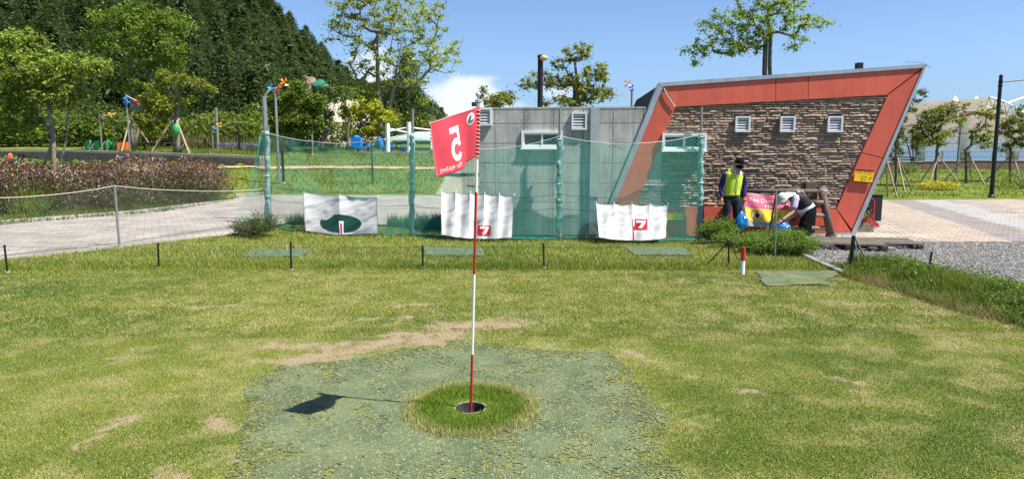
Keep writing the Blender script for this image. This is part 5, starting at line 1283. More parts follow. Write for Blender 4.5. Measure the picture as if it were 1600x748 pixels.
blades('rough_grass', cat_[0], cat_[1], cat_[2], cat_[3], cat_[4], wid=cat_[5])
# sandy track and the pale footpath climbing beside the concrete building
M_track = mat('sandy_track', (.46, .33, .20), .95, noise=(1.5, .3))
sheet('sandy_track', [(-26, 32.3), (-12, 32.4), (-2, 32.4), (-2, 33.0), (-12, 33.1), (-26, 33.2)], .12, M_track, off=.02, noisy=.9)
sheet('footpath', [(-3.0, 26.5), (-1.2, 26.5), (-1.4, 33), (-1.9, 40), (-3.0, 40), (-2.9, 33)], .3, mat('path_surface', (.27, .26, .19), .95, noise=(3, .3)), off=.03)
# retaining wall
rw = thing('retaining_wall', 'long low brown retaining wall with a pale coping below the left lawn', 'wall', (-12.1, 33, 0))
for a, c in [((-60, 46), (-25.4, 38)), ((-25.4, 38), (-12.1, 33))]:
    A = Vector((a[0], a[1], hzs(a[0], a[1]+.5))); Bv = Vector((c[0], c[1], hzs(c[0]-.6, c[1]+.5))); 
    A.z = 1.68 if a[0] < -26 else A.z; A.z = float(np.interp(a[0], [-60, -25.4, -12.1], [1.9, 1.70, 1.38])); Bv.z = float(np.interp(c[0], [-60, -25.4, -12.1], [1.9, 1.70, 1.38]))
    n = 10 if a[0] > -30 else 6
    for k in range(n):
        p = A.lerp(Bv, k/n); q = A.lerp(Bv, (k+1)/n); d = (q-p).normalized()*.01
        MB().bar(p+d-Vector((0, 0, .28)), q-d-Vector((0, 0, .28)), .12, .25).build('wall_block', mat('wall_block', (.30, .23, .19), .9, noise=(4, .4)), rw)
        MB().bar(p+d+Vector((0, 0, .045)), q-d+Vector((0, 0, .045)), .18, .06).build('coping', mat('coping_stone', (.42, .40, .36), .85, noise=(3, .3)), rw)

# ------------------------------------------------------------------ pinwheels
def pinwheel(root, c, face, r, m1, m2=None, spin=.3, n=4):
    """toy wind wheel: folded blades round a hub; face = direction it looks"""
    F = Vector(face).normalized(); X = F.cross(Vector((0, 0, 1))).normalized(); Z = X.cross(F); c = Vector(c)
    w_ = MB().lathe(c, [(r*.12, -.03), (r*.12, .03)], 8, (X, Z, F)).build('wheel_hub', M_white, root)
    for k in range(n):
        a = spin+2*math.pi*k/n; d = X*math.cos(a)+Z*math.sin(a); e = X*math.cos(a+.75)+Z*math.sin(a+.75); f = X*math.cos(a+.32)+Z*math.sin(a+.32)
        b = MB(); P = [c, c+d*r, c+e*r*.62+F*.05, c+f*r*.5+F*.16*r*2]
        b.prism([P[0]+F*.01, P[1]+F*.01, P[2]+F*.02, ], F*.012); b.prism([P[0]+F*.02, P[2]+F*.03, P[3]+F*.03], F*.012)
        b.build('blade', m1 if (k % 2 == 0 or m2 is None) else m2, w_)
def pinwheel_pole(label, px_, Y, ytop, wheels, z0=None, arm=True, r=.04, base=None):
    b0 = gp_(px_, Y) if base is None else base; T = at(px_, ytop, Y); t = thing('pinwheel_pole', label, 'pinwheel', tuple(b0), 'pinwheels on poles around the park')
    MB().tube([b0, Vector((b0.x, b0.y, T.z))], r, 8).build('pole', M_pole, t)
    for (wx, wy, rr, m1, m2, sp) in wheels:
        c = at(wx, wy, Y); MB().tube([Vector((b0.x, b0.y, T.z-.05)), c+Vector((0, .06, 0))], .018, 5).build('arm', M_white, t); pinwheel(t, c, (.25*(1 if wx > px_ else -1), -1, .1), rr*Y/FPX*.72, m1, m2, sp)
    return t
pinwheel_pole('thick grey pole topped by a light blue pinwheel, just left of the orange one', 419.5, 17, 150, [(422, 136, 10, M_bluepl, mat('light_blue', (.10, .42, .75), .4), .3)], r=.06)
pinwheel_pole('slim pole with an orange and a red pinwheel at the head', 437, 29, 137, [(443, 129, 13, M_yelpl, M_orange, .5), (434, 141, 9, M_red, M_red, .1)], r=.06)
pinwheel_pole('pole with a blue and a dark red pinwheel in front of the tall park tree', 208, 38, 148, [(198, 157, 12, M_bluepl, M_bluepl, .4), (214, 158, 11, mat('dark_red_plastic', (.20, .015, .02), .5), M_red, .9)], r=.05)
pinwheel_pole('short pole with purple and orange pinwheels above the row of green bags', 165, 39, 181, [(160, 184, 8, mat('purple_plastic', (.10, .03, .16), .5), M_red, .2), (174, 178, 9, M_orange, M_yelpl, 1.3)], r=.04)
pinwheel_pole('low pole with a small turquoise and orange pinwheel beside the lavender', 337, 41, 198, [(335, 200, 7, mat('turquoise_plastic', (.03, .35, .45), .5), M_bluepl, .3), (342, 194, 8, M_orange, M_yelpl, .8)], r=.035)
pinwheel_pole('yellow and blue pinwheel standing above the dark roof corner of the red building', 984, 26, 140, [(981, 131, 10, M_yelpl, M_orange, .6), (986, 138, 9, M_bluepl, M_bluepl, .2)], r=.045)
pinwheel_pole('pole with blue, yellow and red pinwheels before the tent canopy', 1492, 42, 176, [(1494, 171, 10, M_bluepl, M_bluepl, .3), (1487, 163, 9, M_yelpl, M_orange, .1), (1508, 178, 10, mat('dark_red_plastic', (.20, .015, .02), .5), M_red, .7)], r=.07)
def plain_pole(label, px_, Y, ytop, r, m=M_pole, h=None, cat='pole', cap=True, base=None):
    b0 = gp_(px_, Y) if base is None else base; T = at(px_, ytop, Y); t = thing('pole', label, cat, tuple(b0))
    MB().tube([b0, Vector((b0.x, b0.y, T.z))], [r, r*.92], 8).build('shaft', m, t); MB().lathe(b0, [(r*1.7, 0), (r*1.7, .04), (r*1.1, .07)], 8).build('foot', M_conc, t)
    if cap: MB().ell(Vector((b0.x, b0.y, T.z)), (r*1.15, r*1.15, r*.8), 8, 5).build('cap', m, t)
    return t
plain_pole('short pale pole in front of the wood, above the low turquoise pinwheel', 345, 43, 171, .10, M_pole)
plain_pole('thin dark pole with a pale collar standing on the bank left of the blue seats', 583, 29, 222, .035, M_black)
plain_pole('short white-topped post on the lawn behind the left bay of the green net', 491, 38, 212, .05, M_pole)
plain_pole('dark leaning post on the bank behind the leftmost net post', 444, 29, 236, .06, M_black)
# path lights
def bollard_light(label, px_, Y, ytop):
    b0 = gp_(px_, Y); T = at(px_, ytop, Y); t = thing('path_light', label, 'garden light', tuple(b0)); k = T.z-b0.z
    MB().tube([b0, b0+Vector((0, 0, k*.8))], .06, 8).build('post', M_black, t)
    b = MB()
    for s_ in (-1, 1): b.tube([b0+Vector((0, 0, k*.8)), b0+Vector((s_*.14, 0, k*.88)), b0+Vector((s_*.17, 0, k))], .022, 5)
    b.build('fork', M_black, t); MB().box(b0+Vector((0, 0, k)), (.19, .10, .025)).build('lamp_shade', M_silver, t)
bollard_light('black garden light with a flat forked head near the lavender', 378, 41, 191)

# ------------------------------------------------------------------ street lamps
lb = at(843, 235, 27); lb.z = hzs(lb.x, 27); lt = at(844.5, 88, 27)
t = thing('street_lamp', 'thick black lamp post with a round amber lamp head behind the concrete wall', 'street lamp', tuple(lb))
MB().tube([lb, lt], .105, 12).build('post', M_black, t); MB().lathe(lt, [(.12, -.05), (.12, .02), (.05, .06)], 10).build('cap', M_black, t)
hc = at(849.5, 91, 26.95); MB().tube([lt+Vector((0, 0, -.03)), hc], .03, 6).build('arm', M_black, t)
MB().ell(hc, (.17, .17, .11), 12, 8).build('lamp_shade', mat('amber_lamp', (.55, .34, .12), .35), t, smooth=True)
lb = g(1549, 308); lt = at(1564, 121, lb.y)
t = thing('street_lamp', 'tall black lamp post with a long thin arm at the far plaza edge', 'street lamp', tuple(lb))
MB().tube([lb, lb.lerp(lt, .12), lt], [.085, .075, .06], 12).build('post', M_black, t)
MB().lathe(lb, [(.13, 0), (.13, .05), (.09, .09)], 12).build('base_plate', M_black, t); MB().ell(lt+Vector((0, 0, .03)), (.07, .07, .08), 10, 6).build('finial', M_black, t, smooth=True)
for f_ in (.93, .965): MB().lathe(lb.lerp(lt, f_), [(.078, -.03), (.078, .03)], 12).build('collar', M_black, t)
ae = at(1640, 121, lb.y); a0 = at(1564, 128.5, lb.y); MB().tube([a0, a0.lerp(ae, .5), ae], .028, 6).build('arm', M_black, t); MB().ell(ae+Vector((0, 0, -.05)), (.28, .14, .07), 12, 6).build('lamp_head', M_silver, t, smooth=True)
sh = at(14, 71, 22); t = thing('lamp_head_arm', 'grey lamp head reaching in over the trees at the left edge of the photo', 'street lamp', (sh.x-2.2, sh.y, 0))
MB().tube([(sh.x-2.2, sh.y, 0), (sh.x-2.2, sh.y, sh.z-.25), (sh.x-1.6, sh.y, sh.z), (sh.x-.3, sh.y, sh.z+.02)], [.08, .06, .05, .04], 8).build('post', M_pole, t); MB().ell(sh, (.36, .14, .07), 12, 6).build('lamp_head', M_silver, t, smooth=True)

# ------------------------------------------------------------------ play area beyond the net
pz = lambda x, Y: hzs((x-800)/FPX*Y, Y)
def P_(x, y, Y): return at(x, y, Y)
slab = [P_(x, 0, Y) for x, Y in [(550, 39.0), (664, 38.4), (668, 43), (556, 43.5)]]; zb = P_(600, 240, 39).z
for p in slab: p.z = zb-.40
o = MB().prism(slab, Vector((0, 0, .50))).build('play_slab', M_conc, loc=tuple(slab[0])); tag(o, 'grey concrete slab carrying the blue play seats behind the net', 'platform')
zt_ = zb+.10
def seat(label, x0, x1, back, box):
    Y = 39.8; c = P_((x0+x1)/2, 235, Y); t = thing('play_seat', label, 'seat', (c.x, Y, zt_), 'blue play seats on the slab'); k = Y/FPX; wdt = (x1-x0)*k
    L_ = (x0-800)*k; 
    prof = []
    n = 10
    for i in range(n+1):
        f = i/n; prof.append(Vector((L_+wdt*(.12+.88*f), Y-.3, zt_+.36-.10*math.sin(math.pi*min(1, f*1.2))+.06*f)))
    b = MB(); 
    for i in range(n): a, c2 = prof[i], prof[i+1]; b.prism([a, c2, c2+Vector((0, 0, -.10)), a+Vector((0, 0, -.10))], Vector((0, .6, 0)))
    b.build('seat', M_bluepl, t)
    if back:
        bk_ = [Vector((L_+wdt*.16, Y-.3, zt_+.28)), Vector((L_+wdt*.28, Y-.3, zt_+.36)), Vector((L_+wdt*.10, Y-.3, zt_+.82)), Vector((L_+wdt*.02, Y-.3, zt_+.88)), Vector((L_-wdt*.02, Y-.3, zt_+.80))]
        MB().prism(bk_, Vector((0, .6, 0))).build('backrest', M_bluepl, t)
    if box:
        MB().box((L_+wdt*.22, Y+.1, zt_+.52), (wdt*.24, .28, .30)).build('side_panel', mat('deep_blue_plastic', (.01, .15, .48), .4), t)
        MB().ell((L_+wdt*.22, Y+.1, zt_+.84), (wdt*.17, .28, .12), 12, 6).build('hood', M_bluepl, t, smooth=True)
    for f in (.3, .78):
        MB().tube([(L_+wdt*f, Y, zt_), (L_+wdt*f, Y, zt_+.32)], .06, 8).build('leg', M_black, t)
seat('blue play seat with a boxed back and hood, leftmost on the grey slab', 552, 584, False, True)
seat('blue L-shaped play seat with an upright back, in the middle of the slab', 594, 618, True, False)
seat('flat blue play seat without a back, half behind the second net post', 624, 650, False, False)
fr = thing('white_frame', 'tall white post and beam frame to the left of the flag, behind the net', 'frame', tuple(gp_(641, 40)))
fx = [(608, 193, 39.5), (641, 191, 39.5), (736, 205, 41), (675, 209, 44)]; tops = []
for x, y, Y in fx:
    b_ = gp_(x, Y); T = P_(x, y, Y); tops.append(T); MB().tube([b_, Vector((b_.x, b_.y, T.z))], .12 if Y < 40 else .07, 8).build('post', M_white, fr)
for (i, j, d1) in [(0, 1, -.45), (1, 2, -.3), (0, 3, -.3)]:
    a = tops[i]+Vector((0, 0, d1)); c = tops[j]+Vector((0, 0, -.25)); MB().tube([a, c], .045, 6).build('beam', M_white, fr)
sx = thing('shelter', 'small open shelter with a shallow pale green roof behind the white frame', 'shelter', tuple(gp_(665, 46)))
cc_ = gp_(672, 46); zr = P_(672, 217, 46).z; zp = P_(672, 206, 46).z; hw_ = 2.7
for i, sx_ in enumerate((-1, 1)):
    for sy in (-1, 1): MB().tube([(cc_.x+sx_*hw_*.9, cc_.y+sy*1.4, cc_.z), (cc_.x+sx_*hw_*.9, cc_.y+sy*1.4, zr)], .05, 6).build('post', M_white, sx)
ro_ = [(cc_.x-hw_, cc_.y-1.7, zr), (cc_.x+hw_, cc_.y-1.7, zr), (cc_.x+hw_, cc_.y+1.7, zr), (cc_.x-hw_, cc_.y+1.7, zr), (cc_.x-.8, cc_.y, zp), (cc_.x+.8, cc_.y, zp)]
MB().add(ro_+[(x, y, z-.05) for x, y, z in ro_[:4]], [(0, 1, 5, 4), (2, 3, 4, 5), (1, 2, 5), (3, 0, 4), (6, 7, 8, 9), (0, 1, 7, 6), (1, 2, 8, 7), (2, 3, 9, 8), (3, 0, 6, 9)]).build('roof', mat('roof_sheet', (.34, .52, .48), .5), sx)
MB().bar((cc_.x-hw_, cc_.y-1.72, zr-.09), (cc_.x+hw_, cc_.y-1.72, zr-.09), .03, .05).build('fascia', M_white, sx)
# picnic tables
def picnic(label, x, Y):
    c = gp_(x, Y); t = thing('picnic_table', label, 'table', tuple(c), 'dark picnic tables on the left lawn'); 
    for k in range(5): MB().box(c+Vector((0, -.30+.15*k, .74)), (.85, .068, .02)).build('plank', M_log, t)
    for s_ in (-1, 1):
        MB().box(c+Vector((0, s_*.68, .44)), (.85, .13, .02)).build('bench', M_log, t)
        f = MB().bar(c+Vector((s_*.6, -.65, 0)), c+Vector((s_*.6, -.25, .72)), .04, .03); f.bar(c+Vector((s_*.6, .65, 0)), c+Vector((s_*.6, .25, .72)), .04, .03); f.bar(c+Vector((s_*.6, -.75, .41)), c+Vector((s_*.6, .75, .41)), .03, .03); o = f.build('leg_frame', M_log, t); o['kind'] = 'stuff'
picnic('dark wooden picnic table left of the propped tree', 240, 41); picnic('dark wooden picnic table right of the propped tree', 306, 41)
# green sacks on props, the red-orange crate
def sack(label, x, Y, ybot, m, w_=.22, h=.62, grp='sacks propped up with sticks at the left'):
    c = gp_(x, Y); t = thing('sack', label, 'sack', tuple(c), grp)
    b = MB(); n = 10; m_ = 7; vs = []
    for j in range(m_+1):
        f = j/m_; r_ = w_*(.55+.6*math.sin(math.pi*min(1, .18+f*.75)))*(1 if f < .9 else .6)
        for i in range(n): a = 2*math.pi*i/n; q = r_*(1+.12*math.sin(a*3+j+x)); vs.append((c.x+math.cos(a)*q*.8+.10*f, c.y+math.sin(a)*q*.7, c.z+.05+f*h))
    b.add(vs, [(j*n+i, j*n+(i+1) % n, (j+1)*n+(i+1) % n, (j+1)*n+i) for j in range(m_) for i in range(n)]+[tuple(range(n))[::-1], tuple(m_*n+i for i in range(n))])
    b.build('bag', m, t, smooth=True); MB().tube([c+Vector((-.34, -.3, 0)), c+Vector((-.02, -.1, h*.95))], .028, 5).build('stick', M_stake, t)
for x, lab in [(144, 'leftmost green sack in the row beyond the retaining wall'), (158, 'second green sack from the left in the row beyond the retaining wall'), (173, 'third green sack from the left in the row beyond the retaining wall'), (185, 'rightmost green sack in the row beyond the retaining wall, next to the orange crate')]:
    sack(lab, x, 40, 228, M_greenpl)
sack('green sack under the trees at the far left, in front of the orange one', 27, 36, 240, M_greenpl, .16, .5); sack('orange sack under the trees at the far left', 19, 36.6, 235, M_orange, .17, .6)
c = gp_(200, 40); t = thing('crate', 'orange-brown crate standing at the end of the row of green sacks', 'crate', tuple(c)); MB().box(c+Vector((0, 0, .3)), (.30, .25, .28)).build('box', M_orange, t); MB().box(c+Vector((0, 0, .6)), (.32, .27, .02)).build('lid', M_black, t)
c = at(275, 203, 35.6); t = thing('hanging_bag', 'bright green bag hanging on the trunk of the propped tree', 'bag', (c.x, c.y, c.z-.5)); MB().ell(c, (.20, .16, .30), 12, 9).build('bag', M_greenpl, t, smooth=True); MB().tube([c+Vector((0, 0, .28)), c+Vector((.1, .25, .6))], .015, 4).build('strap', M_rope, t)
for (x, Y, sp, lab) in [(281, 36, 1.3, 'long wooden props around the trunk of the propped tree'), (213, 40, 1.1, 'wooden props around the thick-trunked park tree'), (88, 21.2, .9, 'pale wooden props around the sapling in the hedge')]:
    bb = gp_(x, Y); t = thing('tree_support', lab, 'tree stakes', tuple(bb)); stakes(bb, 2.1, sp, 3, 1.1+x, t, r=.045)

# ------------------------------------------------------------------ right: planter wall, railing, tent
pl_ = thing('planter_wall', 'long low brown block wall in front of the railing and the sea', 'wall', (36, 50, .4)); 
for k in range(26):
    x = 22+k*1.6; z = hzs(x, 50); MB().box((x+.79, 50, z+.22), (.785, .15, .34)).build('wall_block', mat('planter_block', (.20, .13, .10), .9, noise=(3, .35)), pl_)
    MB().box((x+.79, 50, z+.585), (.79, .19, .022)).build('coping', mat('coping_stone', (.42, .40, .36), .85), pl_)
rl = thing('railing', 'long dark metal railing along the sea front', 'railing', (36, 54, .4)); zr_ = .55; stfr = MB()
for z_ in (.28, .72, 1.12):
    MB().tube([(20, 54, zr_+z_), (66, 54, zr_+z_)], .03, 5).build('rail', M_pole, rl)
for k in range(24): MB().box((20+k*2, 54, zr_+.45), (.04, .04, .70)).build('post', M_pole, rl)
for k in range(288): 
    if k % 1 == 0: MB().tube([(20.16+k*.16, 54, zr_+.28), (20.16+k*.16, 54, zr_+1.12)], .010, 3).build('baluster', M_pole, rl)
tent = thing('tent_canopy', 'large tan membrane canopy on white columns with a white truss arch', 'canopy', tuple(at(1505, 250, 58)))
TY = 58
def T3(x, y, Y): return at(x, y, Y)
for x in (1436, 1505, 1577, 1645):
    Yc = 61; b_ = gp_(x-3 if x == 1436 else x, Yc); T = T3(x+4 if x == 1436 else x, 188, Yc); MB().tube([b_, T], [.44, .34], 14).build('column', M_white, tent, smooth=True)
M_memb = mat('tent_membrane', (.54, .46, .40), .8, noise=(.6, .12), transl=.38)
front_ = [(1365, 200, 60), (1400, 166, 59), (1450, 158, 57.5), (1500, 157, 57), (1546, 152, 56.5), (1580, 172, 57), (1625, 205, 58), (1665, 235, 59)]
back_ = [(1385, 214, 66), (1415, 212, 66), (1450, 213, 66), (1495, 216, 66), (1530, 218, 66), (1575, 217, 66), (1620, 222, 66), (1660, 236, 66)]
n1, n2 = 35, 14; VV = []
for i in range(n1+1):
    f = i/n1*7; k = min(int(f), 6); q = f-k; q = q*q*(3-2*q)*.5+q*.5; A = T3(*front_[k]).lerp(T3(*front_[k+1]), q); Bq = T3(*back_[k]).lerp(T3(*back_[k+1]), q)
    for j in range(n2+1):
        g_ = j/n2; p = A.lerp(Bq, g_); p.z += .9*math.sin(math.pi*g_)*(.25+.75*math.sin(math.pi*i/n1)); VV.append(p)
VV2 = [v+Vector((0, 0, .03)) for v in VV]; b = MB(); q = lambda i, j: i*(n2+1)+j
b.add(VV, [(q(i, j), q(i+1, j), q(i+1, j+1), q(i, j+1)) for i in range(n1) for j in range(n2)]); b.build('membrane', M_memb, tent, smooth=True)
for cxp in (1492, 1525):
    c = T3(cxp, 154, 62); MB().lathe(c+Vector((0, 0, -.2)), [(.6, -.25), (.25, .08), (.08, .36), (.03, .42)], 12).build('peak', M_white, tent, smooth=True)
def truss(pts, off, r, name='truss'):
    b = MB(); A = pts; Bp = [p+off for p in pts]; b.tube(A, r, 6); b.tube(Bp, r, 6)
    for i in range(len(A)-1): b.tube([A[i], Bp[i]], r*.7, 5); b.tube([A[i], Bp[i+1]], r*.7, 5)
    o = b.build(name, M_white, tent); o['kind'] = 'stuff'
pa_ = [T3(1546+ (1670-1546)*f, 152+(235-152)*f**1.45, 56.4+2.4*f) for f in np.linspace(0, 1, 12)]; truss(pa_, Vector((-.15, .2, -.75)), .075)
pb_ = [T3(1390+ (1640-1390)*f, 212+10*math.sin(math.pi*f)*.2, 63) for f in np.linspace(0, 1, 22)]; truss(pb_, Vector((0, 0, -.6)), .05)
MB().tube([T3(1562, 166, 60), T3(1660, 133, 60)], .13, 8).build('mast', M_white, tent)
# yellow flowering plant and small shrubs on the right lawn
for x, Y, r_, h_, ca, cb, lab in [(1466, 29, .8, .35, (.35, .33, .03), (.55, .48, .04), 'low plant covered in yellow flowers under the staked tree'), (1412, 40, .7, .7, *MG, 'small green shrub between the stakes near the red frame'), (1596, 30, 1.2, .7, *MG, 'small green shrub behind the lamp post at the right edge')]:
    bush(lab, (x-800)/FPX*Y, Y, r_, h_, ca, cb, n=900, leaf=.05)
# people and benches far right are only hinted: a bench by the railing
c = gp_(1395, 52); t = thing('bench', 'brown bench in front of the railing, just right of the red frame', 'bench', tuple(c))
for k in range(3): MB().box(c+Vector((0, -.15+.15*k, .45)), (1.6, .06, .03)).build('seat_plank', M_log, t)
for k in range(2): MB().box(c+Vector((0, .28, .65+.2*k)), (1.6, .02, .06)).build('back_plank', M_log, t)
for s_ in (-1.4, 0, 1.4): MB().box(c+Vector((s_, .05, .42)), (.05, .24, .42)).build('leg', M_log, t)

# ------------------------------------------------------------------ rope and net fence at the left
P0 = g(187, 385); P0t = at(179, 292, P0.y); fe = thing('rope_fence', 'rope and wire net fence on a grey post along the left road', 'fence', tuple(P0))
MB().tube([P0-Vector((0, 0, .05)), P0t], .022, 8).build('post', M_pole, fe); MB().lathe(P0t, [(.03, -.03), (.03, .02), (.012, .035)], 8).build('cap', M_pole, fe)
PL = g(-60, 412); PLt = at(-60, 311, PL.y); PR = Bs[0]+Vector((-.07, -.05, 0)); PRt = PR+Vector((0, 0, at(416, 297, PR.y).z))
MB().tube([PL-Vector((0, 0, .05)), PLt], .022, 8).build('post', M_pole, fe)
def fence_sheet(A, At, Bq, Bt, sag):
    A, At, Bq, Bt = [np.array(p) for p in (A, At, Bq, Bt)]; L_ = np.linalg.norm(Bq-A)
    def S(u, v, H=1.25):
        f = np.clip(u/L_, 0, 1)[..., None]; vf = (v/H)[..., None]; b_ = A*(1-f)+Bq*f; t_ = At*(1-f)+Bt*f; t_ = t_.copy(); t_[..., 2] -= (sag*4*f*(1-f))[..., 0]; P = b_*(1-vf)+t_*vf; P[..., 2] += .02; P[..., 1] += .04*np.sin(u*3+v*2); return P
    return S, L_
for (A, At, Bq, Bt) in [(PL, PLt, P0, P0t), (P0, P0t, PR, PRt)]:
    S, L_ = fence_sheet(A, At, Bq, Bt, .07); netting('netting', S, L_, 1.25, .045, .0010, M_netgrey, fe)
    MB().tube([Vector(S(np.array([u]), np.array([1.25]))[0]) for u in np.linspace(0, L_, 24)], .0055, 5).build('top_rope', M_rope, fe)
    MB().tube([Vector(S(np.array([u]), np.array([.05]))[0]) for u in np.linspace(0, L_, 24)], .005, 4).build('bottom_rope', M_netdark, fe)
# low black-post fence across the lawn
lf = thing('low_net_fence', 'low fence of short black posts with thin netting across the lawn', 'fence', tuple(g(455, 423)))
lp = [((12, 427), 384), ((248, 420), 381), ((455, 423), 379), ((661, 419), 384), ((850, 420), 380), ((1139, 417), 375)]; Q = []
for (x, y), yt in lp:
    b_ = g(x, y); T = at(x-(5 if x < 20 else 1), yt, b_.y); Q.append((b_, T)); p = MB().tube([b_-Vector((0, 0, .05)), T], .014, 7).build('post', M_black, lf); MB().ell(T, (.019, .019, .016), 7, 5).build('cap', M_black, p)
    MB().tube([b_+Vector((0, 0, .012)), b_+Vector((0, 0, .03))], .03, 8).build('collar', M_conc, p)
q0 = g(-120, 432); Q.insert(0, (q0, q0+Vector((0, 0, .38))))
for (a, at_), (b_, bt) in zip(Q[:-1], Q[1:]):
    S, L_ = fence_sheet(a, at_-Vector((0, 0, .03)), b_, bt-Vector((0, 0, .03)), .03); netting('netting', lambda u, v: S(u, v, .32), L_, .32, .05, .0007, M_netdark, lf)
    MB().tube([Vector(S(np.array([u]), np.array([.32]), .32)[0]) for u in np.linspace(0, L_, 16)], .0022, 4).build('wire', M_netdark, lf)
b_, T = Q[-1]; MB().tube([T-Vector((0, 0, .03)), g(1103, 415)], .009, 6).build('brace', M_black, lf); MB().tube([T, g(1157, 412)], .006, 5).build('brace', M_black, lf)
# braced post and thin rod on the grassy bank
b_ = g(1327, 424); T = at(1334, 368, b_.y); t = thing('braced_post', 'stout black post with a thin grey brace where the weedy bank begins', 'post', tuple(b_)); MB().tube([b_, T], .028, 8).build('post', M_black, t); MB().tube([T, g(1359, 418)], .012, 6).build('brace', M_pole, t); MB().tube([T, g(1345, 426)], .008, 6).build('brace', M_pole, t)
b_ = g(1449, 437); T = at(1456, 393, b_.y); o = MB().tube([b_, T], .014, 7).build('thin_post', M_black, loc=tuple(b_)); tag(o, 'short thin black rod sticking out of the weeds on the grassy bank', 'post')
# red and white stake
b_ = g(1160, 428); T = at(1160.5, 386, b_.y); k = T.z; t = thing('marker_stake', 'short round stake painted red above white, standing alone on the lawn', 'marker', tuple(b_))
MB().tube([b_-Vector((0, 0, .05)), b_+Vector((0, 0, k*.50))], .030, 12).build('white_part', M_white, t); MB().tube([b_+Vector((0, 0, k*.50)), b_+Vector((0, 0, k))], .031, 12).build('red_part', M_red, t)
# rods by the bush
b_ = g(1211, 402); T = at(1213, 297, b_.y); o = MB().tube([b_, T], .013, 7).build('steel_rod', M_pole, loc=tuple(b_)); tag(o, 'upright grey rod in front of the pink and yellow banner', 'rod')
b2 = g(1198, 388); T = at(1213, 300, b2.y); o = MB().tube([b2, T], .013, 7).build('steel_rod', M_black, loc=tuple(b2)); tag(o, 'black rod leaning against the upright grey one before the banner', 'rod')
b2 = g(1100, 368); T = at(1099, 312, b2.y); o = MB().tube([b2, T], .009, 6).build('steel_rod', M_black, loc=tuple(b2)); tag(o, 'short thin black rod just right of the rightmost net post', 'rod')

# ------------------------------------------------------------------ litter point: log rack, pink banner, bags
RY = 14.02
def rp(x, y, d=0): return at(x, y, RY-.0+d)
rk = thing('log_rack', 'dark log rack with ladder rails leaning by the stone wall', 'rack', tuple(g(1290, 368)))
MB().tube([rp(1298, 369, -.25), rp(1283, 291, -.1)], .075, 10).build('post', M_log, rk, smooth=True); MB().tube([rp(1299, 371, -.25)+Vector((0, 0, -.02)), rp(1298, 366, -.25)], .11, 10).build('post_foot', M_log, rk)
MB().box(rp(1266, 325, .02), (.10, .06, .50)).build('post', M_log, rk); MB().box(rp(1266, 290, .02), (.11, .07, .06)).build('post_cap', M_log, rk)
MB().tube([rp(1158, 357, .0), rp(1158, 288, 0)], .06, 10).build('post', M_log, rk)
MB().tube([rp(1150, 298.5, -.04), rp(1284, 298.5, -.12)], .045, 10).build('top_rail', M_log, rk, smooth=True)
for y in (316, 336, 356): MB().tube([rp(1238 if y > 330 else 1262, y, -.10), rp(1287+(y-317)*.2, y, -.20)], .045, 8).build('rung', mat('worn_rung_wood', (.24, .18, .145), .8, noise=(8, .35)), rk, smooth=True)
MB().tube([rp(1240, 345, -.02), rp(1242, 300, -.02)], .05, 8).build('post', M_log, rk)
for x, y in [(1290, 297), (1293, 356), (1252, 298)]:
    c = rp(x-4, y, -.16); b = MB(); b.tube([c+Vector((math.cos(a)*.085, math.sin(a)*.08, .02*math.sin(a*2))) for a in np.linspace(0, 6.28, 10)], .007, 4, caps=False); b.tube([c+Vector((.05, -.07, 0)), c+Vector((.12, -.1, -.10))], .006, 4); o = b.build('tied_string', M_rope, rk); o['kind'] = 'stuff'
pb = thing('warning_banner', 'pink and yellow banner reading No Dumping Here, tied to the log rack', 'banner', tuple(rp(1190, 360, -.15)))
c4 = [np.array(rp(1160.5, 299, -.14)), np.array(rp(1237, 303.5, -.18)), np.array(rp(1228, 358, -.20)), np.array(rp(1164, 354, -.22))]
def SB(u, v):
    u = np.asarray(u, float); v = np.asarray(v, float); P = (c4[0]*(1-u)[..., None]+c4[1]*u[..., None])*(1-v)[..., None]+(c4[3]*(1-u)[..., None]+c4[2]*u[..., None])*v[..., None]
    P[..., 1] -= .03*np.sin(u*7+v*3)*v+.02*np.sin(u*13-v*6)+.05*np.sin(np.pi*v); P[..., 2] -= .035*np.sin(np.pi*u)*(1-v); return P
SB = gridded(SB, 50, 34)
cloth_obj('cloth', SB, 50, 34, M_whitecloth, .002, pb)
def strip(y0, y1, x0=.02, x1=.98): return poly_mesh2d([[(x0, y0), (x1, y0), (x1, y1), (x0, y1)]])
M_pink = mat('banner_pink', (.80, .13, .22), .7); M_byel = mat('banner_yellow', (.85, .66, .06), .7)
print_on('pink_field', strip(.03, .44), SB, idm, .004, M_pink, pb); print_on('yellow_field', strip(.44, .82), SB, idm, .004, M_byel, pb)
nd = text_mesh('No Dumping', .155); print_on('lettering', nd, SB, lambda x, y: (.52+x*1.0, .20-y*1.05), .007, M_white, pb, .05)
nd = text_mesh('Here', .145); print_on('lettering', nd, SB, lambda x, y: (.60+x, .355-y*1.05), .007, M_white, pb, .05)
print_on('pictogram_ring', disc2d(.28, .63, .15, .165), SB, idm, .006, mat('picto_ring', (.75, .25, .10), .7), pb); print_on('pictogram_field', disc2d(.28, .63, .12, .135), SB, idm, .008, mat('picto_field', (.82, .62, .30), .7), pb)
print_on('pictogram_figure', poly_mesh2d([[(.24, .60), (.29, .56), (.34, .62), (.32, .72), (.25, .70)]]), SB, idm, .010, M_black, pb); print_on('pictogram_figure', disc2d(.27, .54, .022, .028, 10), SB, idm, .010, M_black, pb)
